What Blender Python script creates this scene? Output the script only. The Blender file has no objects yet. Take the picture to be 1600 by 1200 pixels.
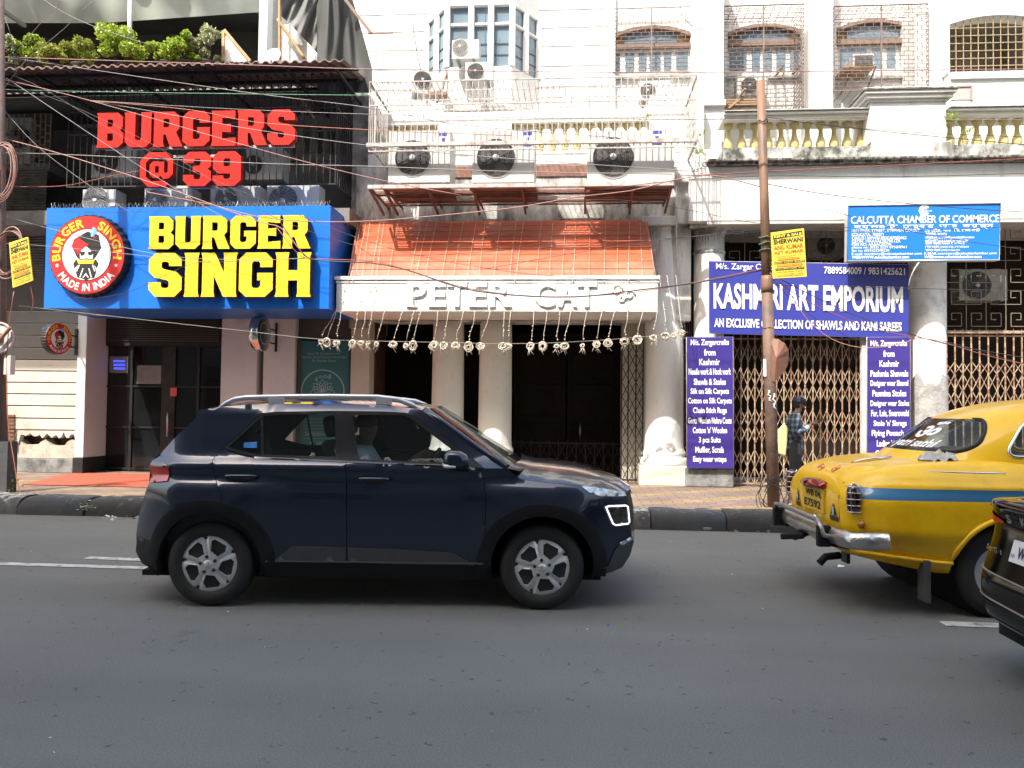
import bpy, bmesh, math, random
from mathutils import Vector, Matrix, Euler
from mathutils.geometry import delaunay_2d_cdt
random.seed(7)
R = math.radians
SC = bpy.context.scene
COL = SC.collection
# ------------------------------------------------------------------ camera
F_PX, CAM_H, YAW, PITCH, ROLL = 1246.0, 1.48, 0.083, 0.032, 0.012
ROT = Matrix.Rotation(YAW, 3, 'Z') @ Matrix.Rotation(math.pi/2 + PITCH, 3, 'X') @ Matrix.Rotation(ROLL, 3, 'Z')
cam_data = bpy.data.cameras.new('camera')
cam = bpy.data.objects.new('camera', cam_data)
COL.objects.link(cam)
cam.matrix_world = Matrix.Translation((0, 0, CAM_H)) @ ROT.to_4x4()
cam_data.sensor_width = 36.0
cam_data.lens = 36.0 * F_PX / 1600.0
cam_data.clip_start = 0.05
cam_data.clip_end = 2000
SC.camera = cam
# ------------------------------------------------------------------ light
SUN_EL, SUN_AZ = 52.0, 29.0        # azimuth: degrees to the left of the street's normal, behind the camera
world = bpy.data.worlds.new('World')
SC.world = world
world.use_nodes = True
nt = world.node_tree
bg = nt.nodes['Background']
sky = nt.nodes.new('ShaderNodeTexSky')
sky.sky_type = 'NISHITA'
sky.sun_disc = False
sky.sun_elevation = R(SUN_EL)
sky.sun_rotation = R(180 + SUN_AZ)
sky.air_density = 1.6
sky.dust_density = 6.0
sky.ozone_density = 1.0
nt.links.new(sky.outputs[0], bg.inputs[0])
bg.inputs[1].default_value = 0.15
sd = bpy.data.lights.new('sun', 'SUN')
sd.energy = 3.2
sd.angle = R(0.6)
sd.color = (1.0, 0.95, 0.88)
sun = bpy.data.objects.new('sun', sd)
COL.objects.link(sun)
to_sun = Vector((-math.sin(R(SUN_AZ))*math.cos(R(SUN_EL)), -math.cos(R(SUN_AZ))*math.cos(R(SUN_EL)), math.sin(R(SUN_EL))))
sun.location = to_sun * 60
sun.rotation_euler = to_sun.to_track_quat('Z', 'Y').to_euler()
SC.view_settings.view_transform = 'Standard'
SC.view_settings.look = 'None'
SC.view_settings.exposure = 1.38
SC.view_settings.gamma = 1.0
SC.cycles.max_bounces = 6
SC.cycles.transparent_max_bounces = 24
SC.cycles.use_denoising = True

# ------------------------------------------------------------------ measuring: a sight line through the photograph (1600 x 1200)
def ray(px, py):
    return ROT @ Vector(((px-800)/F_PX, (600-py)/F_PX, -1.0))
def P(px, py, Y):
    d = ray(px, py); return Vector((0, 0, CAM_H)) + d*(Y/d.y)
def PZ(px, py, z):
    d = ray(px, py); return Vector((0, 0, CAM_H)) + d*((z-CAM_H)/d.z)
def X(px, Y, py=600): return P(px, py, Y).x
def Z(py, Y, px=800): return P(px, py, Y).z

# ------------------------------------------------------------------ materials
MATS = {}
def mat(name, col, rough=0.6, var=0.12, scale=6.0, bump=0.0, metal=0.0, coat=0.0, spec=0.5, stain=None, stain_amt=0.5,
        stain_scale=2.0, bscale=None, alpha=1.0, emit=0.0, stretch=None, ior=1.5):
    """Principled material; colour wanders with noise, optional second colour in patches, optional bump."""
    if name in MATS: return MATS[name]
    m = bpy.data.materials.new(name); m.use_nodes = True
    t = m.node_tree; b = t.nodes['Principled BSDF']
    b.inputs['Roughness'].default_value = rough
    b.inputs['Metallic'].default_value = metal; b.inputs['IOR'].default_value = ior
    b.inputs['Coat Weight'].default_value = coat
    b.inputs['Coat Roughness'].default_value = 0.04
    b.inputs['Specular IOR Level'].default_value = spec
    tc = t.nodes.new('ShaderNodeTexCoord')
    src = tc.outputs['Object']
    if stretch:
        mp = t.nodes.new('ShaderNodeMapping'); mp.inputs['Scale'].default_value = stretch
        t.links.new(src, mp.inputs[0]); src = mp.outputs[0]
    n = t.nodes.new('ShaderNodeTexNoise'); n.inputs['Scale'].default_value = scale
    n.inputs['Detail'].default_value = 6; n.inputs['Roughness'].default_value = 0.6
    t.links.new(src, n.inputs['Vector'])
    mr = t.nodes.new('ShaderNodeMapRange'); mr.inputs[1].default_value = 0.3; mr.inputs[2].default_value = 0.7
    mr.inputs[3].default_value = 1-var; mr.inputs[4].default_value = 1+var
    t.links.new(n.outputs[0], mr.inputs[0])
    mul = t.nodes.new('ShaderNodeVectorMath'); mul.operation = 'SCALE'
    mul.inputs[0].default_value = col[:3]
    t.links.new(mr.outputs[0], mul.inputs['Scale'])
    out = mul.outputs[0]
    if stain:
        n2 = t.nodes.new('ShaderNodeTexNoise'); n2.inputs['Scale'].default_value = stain_scale
        n2.inputs['Detail'].default_value = 9; n2.inputs['Roughness'].default_value = 0.68
        t.links.new(src, n2.inputs['Vector'])
        r2 = t.nodes.new('ShaderNodeMapRange')
        r2.inputs[1].default_value = 0.62 - 0.3*stain_amt; r2.inputs[2].default_value = 0.78 - 0.25*stain_amt
        t.links.new(n2.outputs[0], r2.inputs[0])
        mx = t.nodes.new('ShaderNodeMix'); mx.data_type = 'RGBA'
        t.links.new(r2.outputs[0], mx.inputs[0]); t.links.new(out, mx.inputs[6])
        mx.inputs[7].default_value = (*stain, 1)
        out = mx.outputs[2]
    t.links.new(out, b.inputs['Base Color'])
    if bump:
        n3 = t.nodes.new('ShaderNodeTexNoise'); n3.inputs['Scale'].default_value = bscale or scale*6
        n3.inputs['Detail'].default_value = 5
        t.links.new(src, n3.inputs['Vector'])
        bp = t.nodes.new('ShaderNodeBump'); bp.inputs['Strength'].default_value = bump; bp.inputs['Distance'].default_value = 0.02
        t.links.new(n3.outputs[0], bp.inputs['Height']); t.links.new(bp.outputs[0], b.inputs['Normal'])
    if alpha < 1: b.inputs['Alpha'].default_value = alpha
    if emit:
        b.inputs['Emission Color'].default_value = (*col[:3], 1); b.inputs['Emission Strength'].default_value = emit
    MATS[name] = m
    return m
def glass(name, tint, alpha, rough=0.02):
    """a pane: mirror-like coat over a see-through tint"""
    if name in MATS: return MATS[name]
    m = bpy.data.materials.new(name); m.use_nodes = True
    t = m.node_tree; b = t.nodes['Principled BSDF']
    b.inputs['Base Color'].default_value = (*tint, 1); b.inputs['Roughness'].default_value = rough
    b.inputs['Specular IOR Level'].default_value = 0.6
    tr = t.nodes.new('ShaderNodeBsdfTransparent'); tr.inputs[0].default_value = (*[min(1, .55+.45*c/max(tint)) for c in tint], 1)
    mx = t.nodes.new('ShaderNodeMixShader'); mx.inputs[0].default_value = alpha
    t.links.new(tr.outputs[0], mx.inputs[1]); t.links.new(b.outputs[0], mx.inputs[2])
    t.links.new(mx.outputs[0], t.nodes['Material Output'].inputs[0])
    MATS[name] = m
    return m

# ------------------------------------------------------------------ mesh builder
class MB:
    def __init__(s): s.v = []; s.f = []; s.m = []; s.sm = []
    def add(s, verts, faces, mi=0, smooth=False):
        o = len(s.v); s.v += [tuple(p) for p in verts]
        for f in faces: s.f.append([i+o for i in f]); s.m.append(mi); s.sm.append(smooth)
        return s
    def box(s, x0, x1, y0, y1, z0, z1, mi=0, M=None):
        if x0 > x1: x0, x1 = x1, x0
        if y0 > y1: y0, y1 = y1, y0
        if z0 > z1: z0, z1 = z1, z0
        vs = [Vector((x, y, z)) for z in (z0, z1) for y in (y0, y1) for x in (x0, x1)]
        if M: vs = [M @ v for v in vs]
        return s.add(vs, [(0,2,3,1),(4,5,7,6),(0,1,5,4),(2,6,7,3),(0,4,6,2),(1,3,7,5)], mi)
    def bar(s, a, b, w, h=None, mi=0, up=(0,0,1)):
        a = Vector(a); b = Vector(b); h = h or w
        d = (b-a)
        if d.length < 1e-6: return s
        d.normalize(); u = Vector(up)
        if abs(d.dot(u)) > .95: u = Vector((1,0,0)) if abs(d.x) < .9 else Vector((0,1,0))
        sd_ = d.cross(u).normalized(); u = sd_.cross(d).normalized()
        vs = [p + sd_*(i*w/2) + u*(j*h/2) for p in (a, b) for i, j in ((-1,-1),(1,-1),(1,1),(-1,1))]
        return s.add(vs, [(3,2,1,0),(4,5,6,7),(0,1,5,4),(1,2,6,5),(2,3,7,6),(3,0,4,7)], mi)
    def tube(s, pts, r, n=6, mi=0, cap=True, smooth=True, closed=False):
        pts = [Vector(p) for p in pts]; k = len(pts)
        rs = r if isinstance(r, (list, tuple)) else [r]*k
        vs = []; prev = None
        for i, p in enumerate(pts):
            if closed: d = pts[(i+1) % k] - pts[i-1]
            else: d = pts[min(i+1, k-1)] - pts[max(i-1, 0)]
            if d.length < 1e-9: d = Vector((0,0,1))
            d.normalize()
            if prev is None: u = Vector((0,0,1)) if abs(d.z) < .9 else Vector((0,1,0))
            else: u = prev
            u = (u - d*u.dot(d))
            if u.length < 1e-6: u = Vector((1,0,0)) - d*d.x
            u.normalize(); prev = u; w = d.cross(u)
            vs += [p + (u*math.cos(2*math.pi*j/n) + w*math.sin(2*math.pi*j/n))*rs[i] for j in range(n)]
        fs = []
        for i in range(k if closed else k-1):
            a = i*n; b = ((i+1) % k)*n
            for j in range(n): fs.append((a+j, a+(j+1) % n, b+(j+1) % n, b+j))
        s.add(vs, fs, mi, smooth)
        if cap and not closed:
            o = len(s.v) - k*n
            s.f.append([o+j for j in reversed(range(n))]); s.m.append(mi); s.sm.append(False)
            s.f.append([o+(k-1)*n+j for j in range(n)]); s.m.append(mi); s.sm.append(False)
        return s
    def lathe(s, prof, c=(0,0,0), n=24, mi=0, axis='Z', smooth=True, M=None, a0=0., a1=2*math.pi):
        """prof: list of (radius, height)"""
        full = abs(a1-a0-2*math.pi) < 1e-6
        vs = []; m = n if full else n+1
        for r, h in prof:
            for j in range(m):
                a = a0 + (a1-a0)*j/n
                if axis == 'Z': p = Vector((r*math.cos(a), r*math.sin(a), h))
                elif axis == 'Y': p = Vector((r*math.cos(a), -h, r*math.sin(a)))   # h grows towards the viewer (-Y)
                else: p = Vector((h, r*math.cos(a), r*math.sin(a)))
                p += Vector(c)
                vs.append(M @ p if M else p)
        fs = []
        for i in range(len(prof)-1):
            for j in range(m if full else n):
                a, b = i*m+j, i*m+(j+1) % m
                fs.append((a, b, b+m, a+m))
        s.add(vs, fs, mi, smooth)
        o = len(s.v)-len(vs)
        if full:
            if prof[0][0] > 1e-5 and not (abs(prof[0][1]-prof[1][1]) < 1e-6 and prof[1][0] < prof[0][0]): s.f.append([o+j for j in reversed(range(m))]); s.m.append(mi); s.sm.append(False)
            if prof[-1][0] > 1e-5 and abs(prof[-1][1]-prof[-2][1]) > 1e-6: s.f.append([o+(len(prof)-1)*m+j for j in range(m)]); s.m.append(mi); s.sm.append(False)
        return s
    def prism(s, poly, y0, y1, mi=0, M=None):
        """poly in (x, z), thickness along y"""
        if sum(poly[i-1][0]*poly[i][1]-poly[i][0]*poly[i-1][1] for i in range(len(poly))) < 0: poly = poly[::-1]
        if y0 > y1: y0, y1 = y1, y0
        n = len(poly)
        vs = [Vector((x, y, z)) for y in (y0, y1) for x, z in poly]
        if M: vs = [M @ v for v in vs]
        fs = [list(range(n)), list(reversed(range(n, 2*n)))] + [(i, i+n, (i+1) % n + n, (i+1) % n) for i in range(n)]
        return s.add(vs, fs, mi)
    def mesh(s, me, M=None, mi=0, smooth=False):
        vs = [(M @ v.co) if M else v.co.copy() for v in me.vertices]
        return s.add(vs, [list(p.vertices) for p in me.polygons], mi, smooth)
    def build(s, name, mats, parent=None, loc=None, bevel=0.0, seg=2, autosmooth=None, fixn=False):
        me = bpy.data.meshes.new(name)
        off = Vector(loc) if loc is not None else None
        if parent is not None and parent.name in ORG: off = ORG[parent.name]
        vs = [tuple(Vector(v)-off) for v in s.v] if off is not None else s.v
        me.from_pydata(vs, [], s.f)
        mats = mats if isinstance(mats, (list, tuple)) else [mats]
        for m in mats: me.materials.append(m)
        me.polygons.foreach_set('material_index', s.m)
        me.polygons.foreach_set('use_smooth', s.sm)
        if bevel or fixn:
            bm = bmesh.new(); bm.from_mesh(me)
            if fixn: bmesh.ops.recalc_face_normals(bm, faces=bm.faces)
            if bevel:
                es = [e for e in bm.edges if len(e.link_faces) == 2 and e.calc_face_angle(0) > 0.6]
                bmesh.ops.bevel(bm, geom=es, offset=bevel, segments=seg, profile=0.5, affect='EDGES', clamp_overlap=True)
            bm.to_mesh(me); bm.free()
        me.update()
        o = bpy.data.objects.new(name, me); COL.objects.link(o)
        if loc is not None: o.location = loc
        if parent is not None:
            o.parent = parent
            if parent.name in ORG: ORG[o.name] = ORG[parent.name]
        return o
ORG = {}
def wthing(name, label, cat, loc, group=None):
    """a thing whose parts are given in world coordinates"""
    o = thing(name, label, cat, loc, 0.0, group); ORG[o.name] = Vector(loc); return o
def empty(name, loc=(0,0,0), rz=0.0):
    o = bpy.data.objects.new(name, None); o.empty_display_size = .2
    o.location = loc; o.rotation_euler = (0, 0, rz); COL.objects.link(o)
    return o
def tag(o, label, cat, group=None, kind=None):
    if label: o['label'] = label
    if cat: o['category'] = cat
    if group: o['group'] = group
    if kind: o['kind'] = kind
    return o
def thing(name, label, cat, loc=(0,0,0), rz=0.0, group=None):
    return tag(empty(name, loc, rz), label, cat, group)
def kids(o): return [c for c in bpy.data.objects if c.parent == o]
def copy_tree(o, parent=None):
    c = o.copy(); COL.objects.link(c)
    if parent is not None: c.parent = parent
    for ch in kids(o): copy_tree(ch, c)
    return c
def jit(a): return (random.random()*2-1)*a

# ------------------------------------------------------------------ lettering
TXT = {}
def text_mesh(s, bold=0.0, ext=0.0, res=3, bevel=0.0):
    key = (s, bold, ext, res, bevel)
    if key in TXT: return TXT[key]
    cu = bpy.data.curves.new('text', 'FONT'); cu.body = s; cu.size = 1.0
    cu.offset = bold; cu.extrude = ext; cu.resolution_u = res; cu.bevel_depth = bevel
    o = bpy.data.objects.new('text', cu); COL.objects.link(o)
    bpy.context.view_layer.update()
    me = bpy.data.meshes.new_from_object(o.evaluated_get(bpy.context.evaluated_depsgraph_get()))
    bpy.data.objects.remove(o); bpy.data.curves.remove(cu)
    TXT[key] = me
    return me
def text_fit(mb, s, x0, x1, z0, z1, y, bold=0.02, ext=0.0, mi=0, shear=0.0, keep=None, bevel=0.0):
    """lay the words s in the rectangle x0..x1, z0..z1 of a plane facing -Y at depth y"""
    me = text_mesh(s, bold, ext, bevel=bevel)
    if not len(me.vertices): return
    xs = [v.co.x for v in me.vertices]; ys = [v.co.y for v in me.vertices]
    a, b, c, d = min(xs), max(xs), min(ys), max(ys)
    sx = (x1-x0)/(b-a); sz = (z1-z0)/(d-c) if z1 is not None else sx
    if keep == 'l': sx = min(sx, sz*1.15); 
    vs = []
    for v in me.vertices:
        px = x0+(v.co.x-a)*sx; pz = z0+(v.co.y-c)*sz
        vs.append((px+shear*(pz-z0), y - v.co.z, pz))
    mb.add(vs, [list(p.vertices) for p in me.polygons], mi)
def poly_mesh(polys, ext=0.5, bevel=0.0):
    """flat shapes with holes, extruded: list of closed outlines"""
    cu = bpy.data.curves.new('shape', 'CURVE'); cu.dimensions = '2D'; cu.fill_mode = 'BOTH'; cu.extrude = ext; cu.bevel_depth = bevel
    for pl in polys:
        sp = cu.splines.new('POLY'); sp.points.add(len(pl)-1)
        for p, q in zip(sp.points, pl): p.co = (q[0], q[1], 0, 1)
        sp.use_cyclic_u = True
    o = bpy.data.objects.new('shape', cu); COL.objects.link(o)
    bpy.context.view_layer.update()
    me = bpy.data.meshes.new_from_object(o.evaluated_get(bpy.context.evaluated_depsgraph_get()))
    bpy.data.objects.remove(o); bpy.data.curves.remove(cu)
    return me
GLY = {
 'B': (.80, [[(0,0),(.64,0),(.80,.14),(.80,.40),(.70,.5),(.78,.6),(.78,.86),(.63,1),(0,1),(.03,.9),(.03,.1)], [(.32,.19),(.32,.41),(.47,.41),(.50,.37),(.50,.23),(.47,.19)], [(.32,.60),(.32,.81),(.46,.81),(.49,.78),(.49,.63),(.46,.60)]]),
 'U': (.80, [[(-.02,1),(.01,.9),(.01,.15),(.17,0),(.63,0),(.79,.15),(.79,.9),(.82,1),(.48,1),(.5,.92),(.5,.25),(.46,.2),(.34,.2),(.31,.25),(.31,.92),(.33,1)]]),
 'R': (.84, [[(0,0),(.34,0),(.31,.1),(.31,.35),(.38,.35),(.52,0),(.88,0),(.69,.41),(.78,.52),(.78,.86),(.63,1),(0,1),(.03,.9),(.03,.1)], [(.31,.55),(.31,.8),(.45,.8),(.49,.76),(.49,.59),(.45,.55)]]),
 'G': (.80, [[(.16,0),(.62,0),(.80,.16),(.80,.54),(.43,.54),(.43,.37),(.51,.37),(.51,.25),(.46,.2),(.34,.2),(.30,.25),(.30,.75),(.34,.8),(.46,.8),(.50,.75),(.50,.67),(.79,.67),(.79,.85),(.63,1),(.16,1),(0,.85),(0,.15)]]),
 'E': (.72, [[(0,0),(.72,0),(.72,.23),(.32,.2),(.32,.4),(.58,.38),(.58,.62),(.32,.6),(.32,.8),(.70,.77),(.70,1),(0,1),(.03,.9),(.03,.1)]]),
 'S': (.80, [[(0,.17),(.16,0),(.63,0),(.80,.16),(.80,.44),(.66,.57),(.36,.63),(.31,.67),(.31,.77),(.34,.8),(.45,.8),(.49,.76),(.49,.70),(.79,.70),(.79,.85),(.63,1),(.16,1),(0,.85),(0,.57),(.14,.44),(.43,.38),(.49,.34),(.49,.24),(.45,.2),(.34,.2),(.30,.24),(.30,.33),(0,.33)]]),
 'I': (.36, [[(0,0),(.37,0),(.34,.1),(.34,.9),(.37,1),(0,1),(.03,.9),(.03,.1)]]),
 'N': (.86, [[(0,0),(.33,0),(.31,.1),(.31,.47),(.54,0),(.86,0),(.84,.1),(.84,.9),(.87,1),(.53,1),(.55,.9),(.55,.55),(.33,1),(0,1),(.03,.9),(.03,.1)]]),
 'H': (.84, [[(0,0),(.33,0),(.31,.1),(.31,.37),(.53,.37),(.53,.1),(.51,0),(.85,0),(.82,.1),(.82,.9),(.85,1),(.51,1),(.53,.9),(.53,.6),(.31,.6),(.31,.9),(.33,1),(0,1),(.03,.9),(.03,.1)]]),
 '@': (.98, [[(.24,0),(.74,0),(.84,.08),(.7,.17),(.32,.15),(.17,.29),(.17,.71),(.32,.85),(.68,.85),(.81,.71),(.81,.42),(.74,.38),(.70,.42),(.70,.72),(.38,.74),(.28,.64),(.28,.36),(.38,.26),(.54,.26),(.60,.32),(.68,.22),(.84,.24),(.96,.36),(.96,.76),(.74,1),(.24,1),(0,.76),(0,.24)], [(.44,.40),(.44,.60),(.55,.60),(.55,.40)]]),
 '3': (.80, [[(0,.17),(.16,0),(.63,0),(.80,.16),(.80,.42),(.70,.5),(.80,.58),(.80,.84),(.63,1),(.16,1),(0,.85),(.0,.68),(.30,.68),(.30,.76),(.34,.8),(.46,.8),(.50,.76),(.50,.64),(.45,.59),(.28,.59),(.28,.41),(.45,.41),(.50,.36),(.50,.24),(.46,.2),(.34,.2),(.30,.24),(.30,.33),(0,.33)]]),
 '9': (.80, [[(.14,0),(.62,0),(.80,.16),(.80,.85),(.63,1),(.16,1),(0,.85),(0,.50),(.16,.36),(.50,.36),(.50,.25),(.45,.2),(.34,.2),(.30,.25),(.30,.30),(0,.30),(0,.15)], [(.30,.60),(.30,.76),(.34,.8),(.46,.8),(.50,.76),(.50,.58),(.34,.56)]]),
}
def block_word(word, gap=0.05, space=0.4):
    """chunky slab letters; returns [(mesh, x offset)], total width (unit height)"""
    x = 0; out = []
    for ch in word:
        if ch == ' ': x += space; continue
        w, pl = GLY[ch]
        out.append((ch, x, w)); x += w+gap
    return out, x-gap
GM = {}
def glyph_mesh(ch):
    if ch not in GM: GM[ch] = poly_mesh(GLY[ch][1], 0.5)
    return GM[ch]
# ================================================================== materials of the place
WHITE = mat('white limewash', (.68,.68,.66), .8, .06, 3, .15, stain=(.47,.46,.43), stain_amt=.3, stain_scale=1.6, stretch=(1.6,1.6,.4))
WHITE_D = mat('weathered white plaster', (.66,.66,.64), .85, .15, 2.5, .3, stain=(.16,.155,.14), stain_amt=.62, stain_scale=2.2, stretch=(1,1,.35))
CREAM = mat('cream column paint', (.72,.71,.66), .6, .05, 3, .05, stain=(.52,.5,.45), stain_amt=.2, stain_scale=1.5)
BEIGE = mat('beige pillar paint', (.46,.42,.36), .7, .08, 3, .08)
GRIME = mat('black moss on ledge', (.34,.33,.30), .9, .4, 7, .4, stain=(.05,.05,.045), stain_amt=.85, stain_scale=4, stretch=(3,3,.6))
YEL = mat('yellow ochre baluster', (.52,.43,.20), .8, .12, 8, .2, stain=(.3,.25,.15), stain_amt=.3, stain_scale=6)
DARK = mat('dark interior', (.016,.015,.014), .8, .3, 3, spec=.1)
DARKW = mat('dark upper wall', (.23,.225,.22), .85, .35, 2, .2, stain=(.12,.11,.1), stain_amt=.35)
GREYW = mat('grey shopfront cladding', (.07,.068,.066), .8, .1, 3, .05)
TILE = mat('pale wall siding', (.50,.47,.42), .65, .06, 2.5, .05, stain=(.38,.34,.29), stain_amt=.3, stain_scale=1.5)
PINKW = mat('pinkish white pillar paint', (.52,.555,.565), .7, .07, 2, .06, stain=(.4,.36,.36), stain_amt=.2)
STONE = mat('grey plinth stone', (.20,.20,.195), .85, .25, 5, .4, stain=(.06,.06,.055), stain_amt=.55, stain_scale=4)
PLINTH = mat('cream tile plinth', (.62,.57,.49), .5, .06, 4, .04, stain=(.48,.43,.36), stain_amt=.3, stain_scale=3)
BLACKM = mat('black painted iron', (.02,.02,.021), .6, .3, 9, .1, spec=.25)
WHITEM = mat('white painted iron', (.43,.40,.385), .5, .1, 9, stain=(.22,.13,.09), stain_amt=.4, stain_scale=7)
RUSTM = mat('red oxide steel', (.19,.075,.05), .7, .25, 9, .15, stain=(.10,.05,.035), stain_amt=.5, stain_scale=6)
RUSTB = mat('rusted gate steel', (.43,.33,.225), .75, .25, 14, .1, stain=(.15,.065,.035), stain_amt=.7, stain_scale=9)
BROWN = mat('brown beam paint', (.075,.034,.024), .8, .2, 5, spec=.1)
TAN = mat('tan wood panel', (.42,.27,.14), .7, .25, 6, .1)
BROWNW = mat('dark brown window frame', (.20,.135,.105), .7, .2, 6)
PANE = mat('blue grey window pane', (.16,.22,.27), .08, .15, 1.5, spec=.7)
PANED = mat('dark window pane', (.03,.035,.04), .06, .1, 2, spec=.7)
ASPH = None
def asphalt():
    m = bpy.data.materials.new('asphalt'); m.use_nodes = True; t = m.node_tree; b = t.nodes['Principled BSDF']
    tc = t.nodes.new('ShaderNodeTexCoord')
    def noise(sc, det=6, rough=.6):
        n = t.nodes.new('ShaderNodeTexNoise'); n.inputs['Scale'].default_value = sc; n.inputs['Detail'].default_value = det
        n.inputs['Roughness'].default_value = rough; t.links.new(tc.outputs['Object'], n.inputs['Vector']); return n.outputs[0]
    def rng(x, a, b_, c, d):
        r = t.nodes.new('ShaderNodeMapRange'); r.inputs[1].default_value = a; r.inputs[2].default_value = b_
        r.inputs[3].default_value = c; r.inputs[4].default_value = d; t.links.new(x, r.inputs[0]); return r.outputs[0]
    def math_(op, a, b_):
        r = t.nodes.new('ShaderNodeMath'); r.operation = op
        for i, q in enumerate((a, b_)):
            if isinstance(q, (int, float)): r.inputs[i].default_value = q
            else: t.links.new(q, r.inputs[i])
        return r.outputs[0]
    big = rng(noise(.35, 4), .3, .7, .90, 1.12)
    # wheel-worn lanes run along the street (stretched noise)
    mp = t.nodes.new('ShaderNodeMapping'); mp.inputs['Scale'].default_value = (.05, 1.1, 1)
    t.links.new(tc.outputs['Object'], mp.inputs[0])
    nl = t.nodes.new('ShaderNodeTexNoise'); nl.inputs['Scale'].default_value = 1.3; nl.inputs['Detail'].default_value = 3
    t.links.new(mp.outputs[0], nl.inputs['Vector'])
    lane = rng(nl.outputs[0], .3, .7, .92, 1.10)
    fine = rng(noise(110, 4, .75), .3, .7, .60, 1.40)
    # pits: small dark hollows scattered
    vo = t.nodes.new('ShaderNodeTexVoronoi'); vo.inputs['Scale'].default_value = 8.5; vo.feature = 'F1'
    wob = t.nodes.new('ShaderNodeTexNoise'); wob.inputs['Scale'].default_value = 22; t.links.new(tc.outputs['Object'], wob.inputs['Vector'])
    mxv = t.nodes.new('ShaderNodeVectorMath'); mxv.operation = 'MULTIPLY_ADD'; mxv.inputs[1].default_value = (.13,.13,.13)
    t.links.new(wob.outputs[1], mxv.inputs[0]); t.links.new(tc.outputs['Object'], mxv.inputs[2]); t.links.new(mxv.outputs[0], vo.inputs['Vector'])
    few = rng(vo.outputs['Color'], .46, .53, 0, 1)
    pit = math_('MULTIPLY', rng(vo.outputs['Distance'], .07, .17, 1, 0), few)
    pitc = rng(pit, 0, 1, 1, .42)
    val = math_('MULTIPLY', math_('MULTIPLY', big, lane), math_('MULTIPLY', fine, pitc))
    sc = t.nodes.new('ShaderNodeVectorMath'); sc.operation = 'SCALE'; sc.inputs[0].default_value = (.142,.147,.139)
    t.links.new(val, sc.inputs['Scale'])
    # oil drips and pale dust
    st = rng(noise(1.7, 8, .7), .62, .74, 0, .55)
    mx = t.nodes.new('ShaderNodeMix'); mx.data_type = 'RGBA'; mx.inputs[7].default_value = (.05,.05,.05,1)
    t.links.new(st, mx.inputs[0]); t.links.new(sc.outputs[0], mx.inputs[6])
    # gutter dust next to the kerb
    sx = t.nodes.new('ShaderNodeSeparateXYZ'); t.links.new(tc.outputs['Object'], sx.inputs[0])
    gut = math_('MULTIPLY', rng(sx.outputs[1], 9.3, 10.1, 0, .5), rng(noise(3, 6), .35, .65, 0.1, 1))
    mx2 = t.nodes.new('ShaderNodeMix'); mx2.data_type = 'RGBA'; mx2.inputs[7].default_value = (.12,.11,.10,1)
    t.links.new(gut, mx2.inputs[0]); t.links.new(mx.outputs[2], mx2.inputs[6])
    t.links.new(mx2.outputs[2], b.inputs['Base Color'])
    b.inputs['Roughness'].default_value = .78; b.inputs['Specular IOR Level'].default_value = .35
    bp = t.nodes.new('ShaderNodeBump'); bp.inputs['Strength'].default_value = .45; bp.inputs['Distance'].default_value = .012
    h = math_('SUBTRACT', noise(120, 3, .7), math_('MULTIPLY', pit, 1.6))
    t.links.new(h, bp.inputs['Height']); t.links.new(bp.outputs[0], b.inputs['Normal'])
    return m
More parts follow.
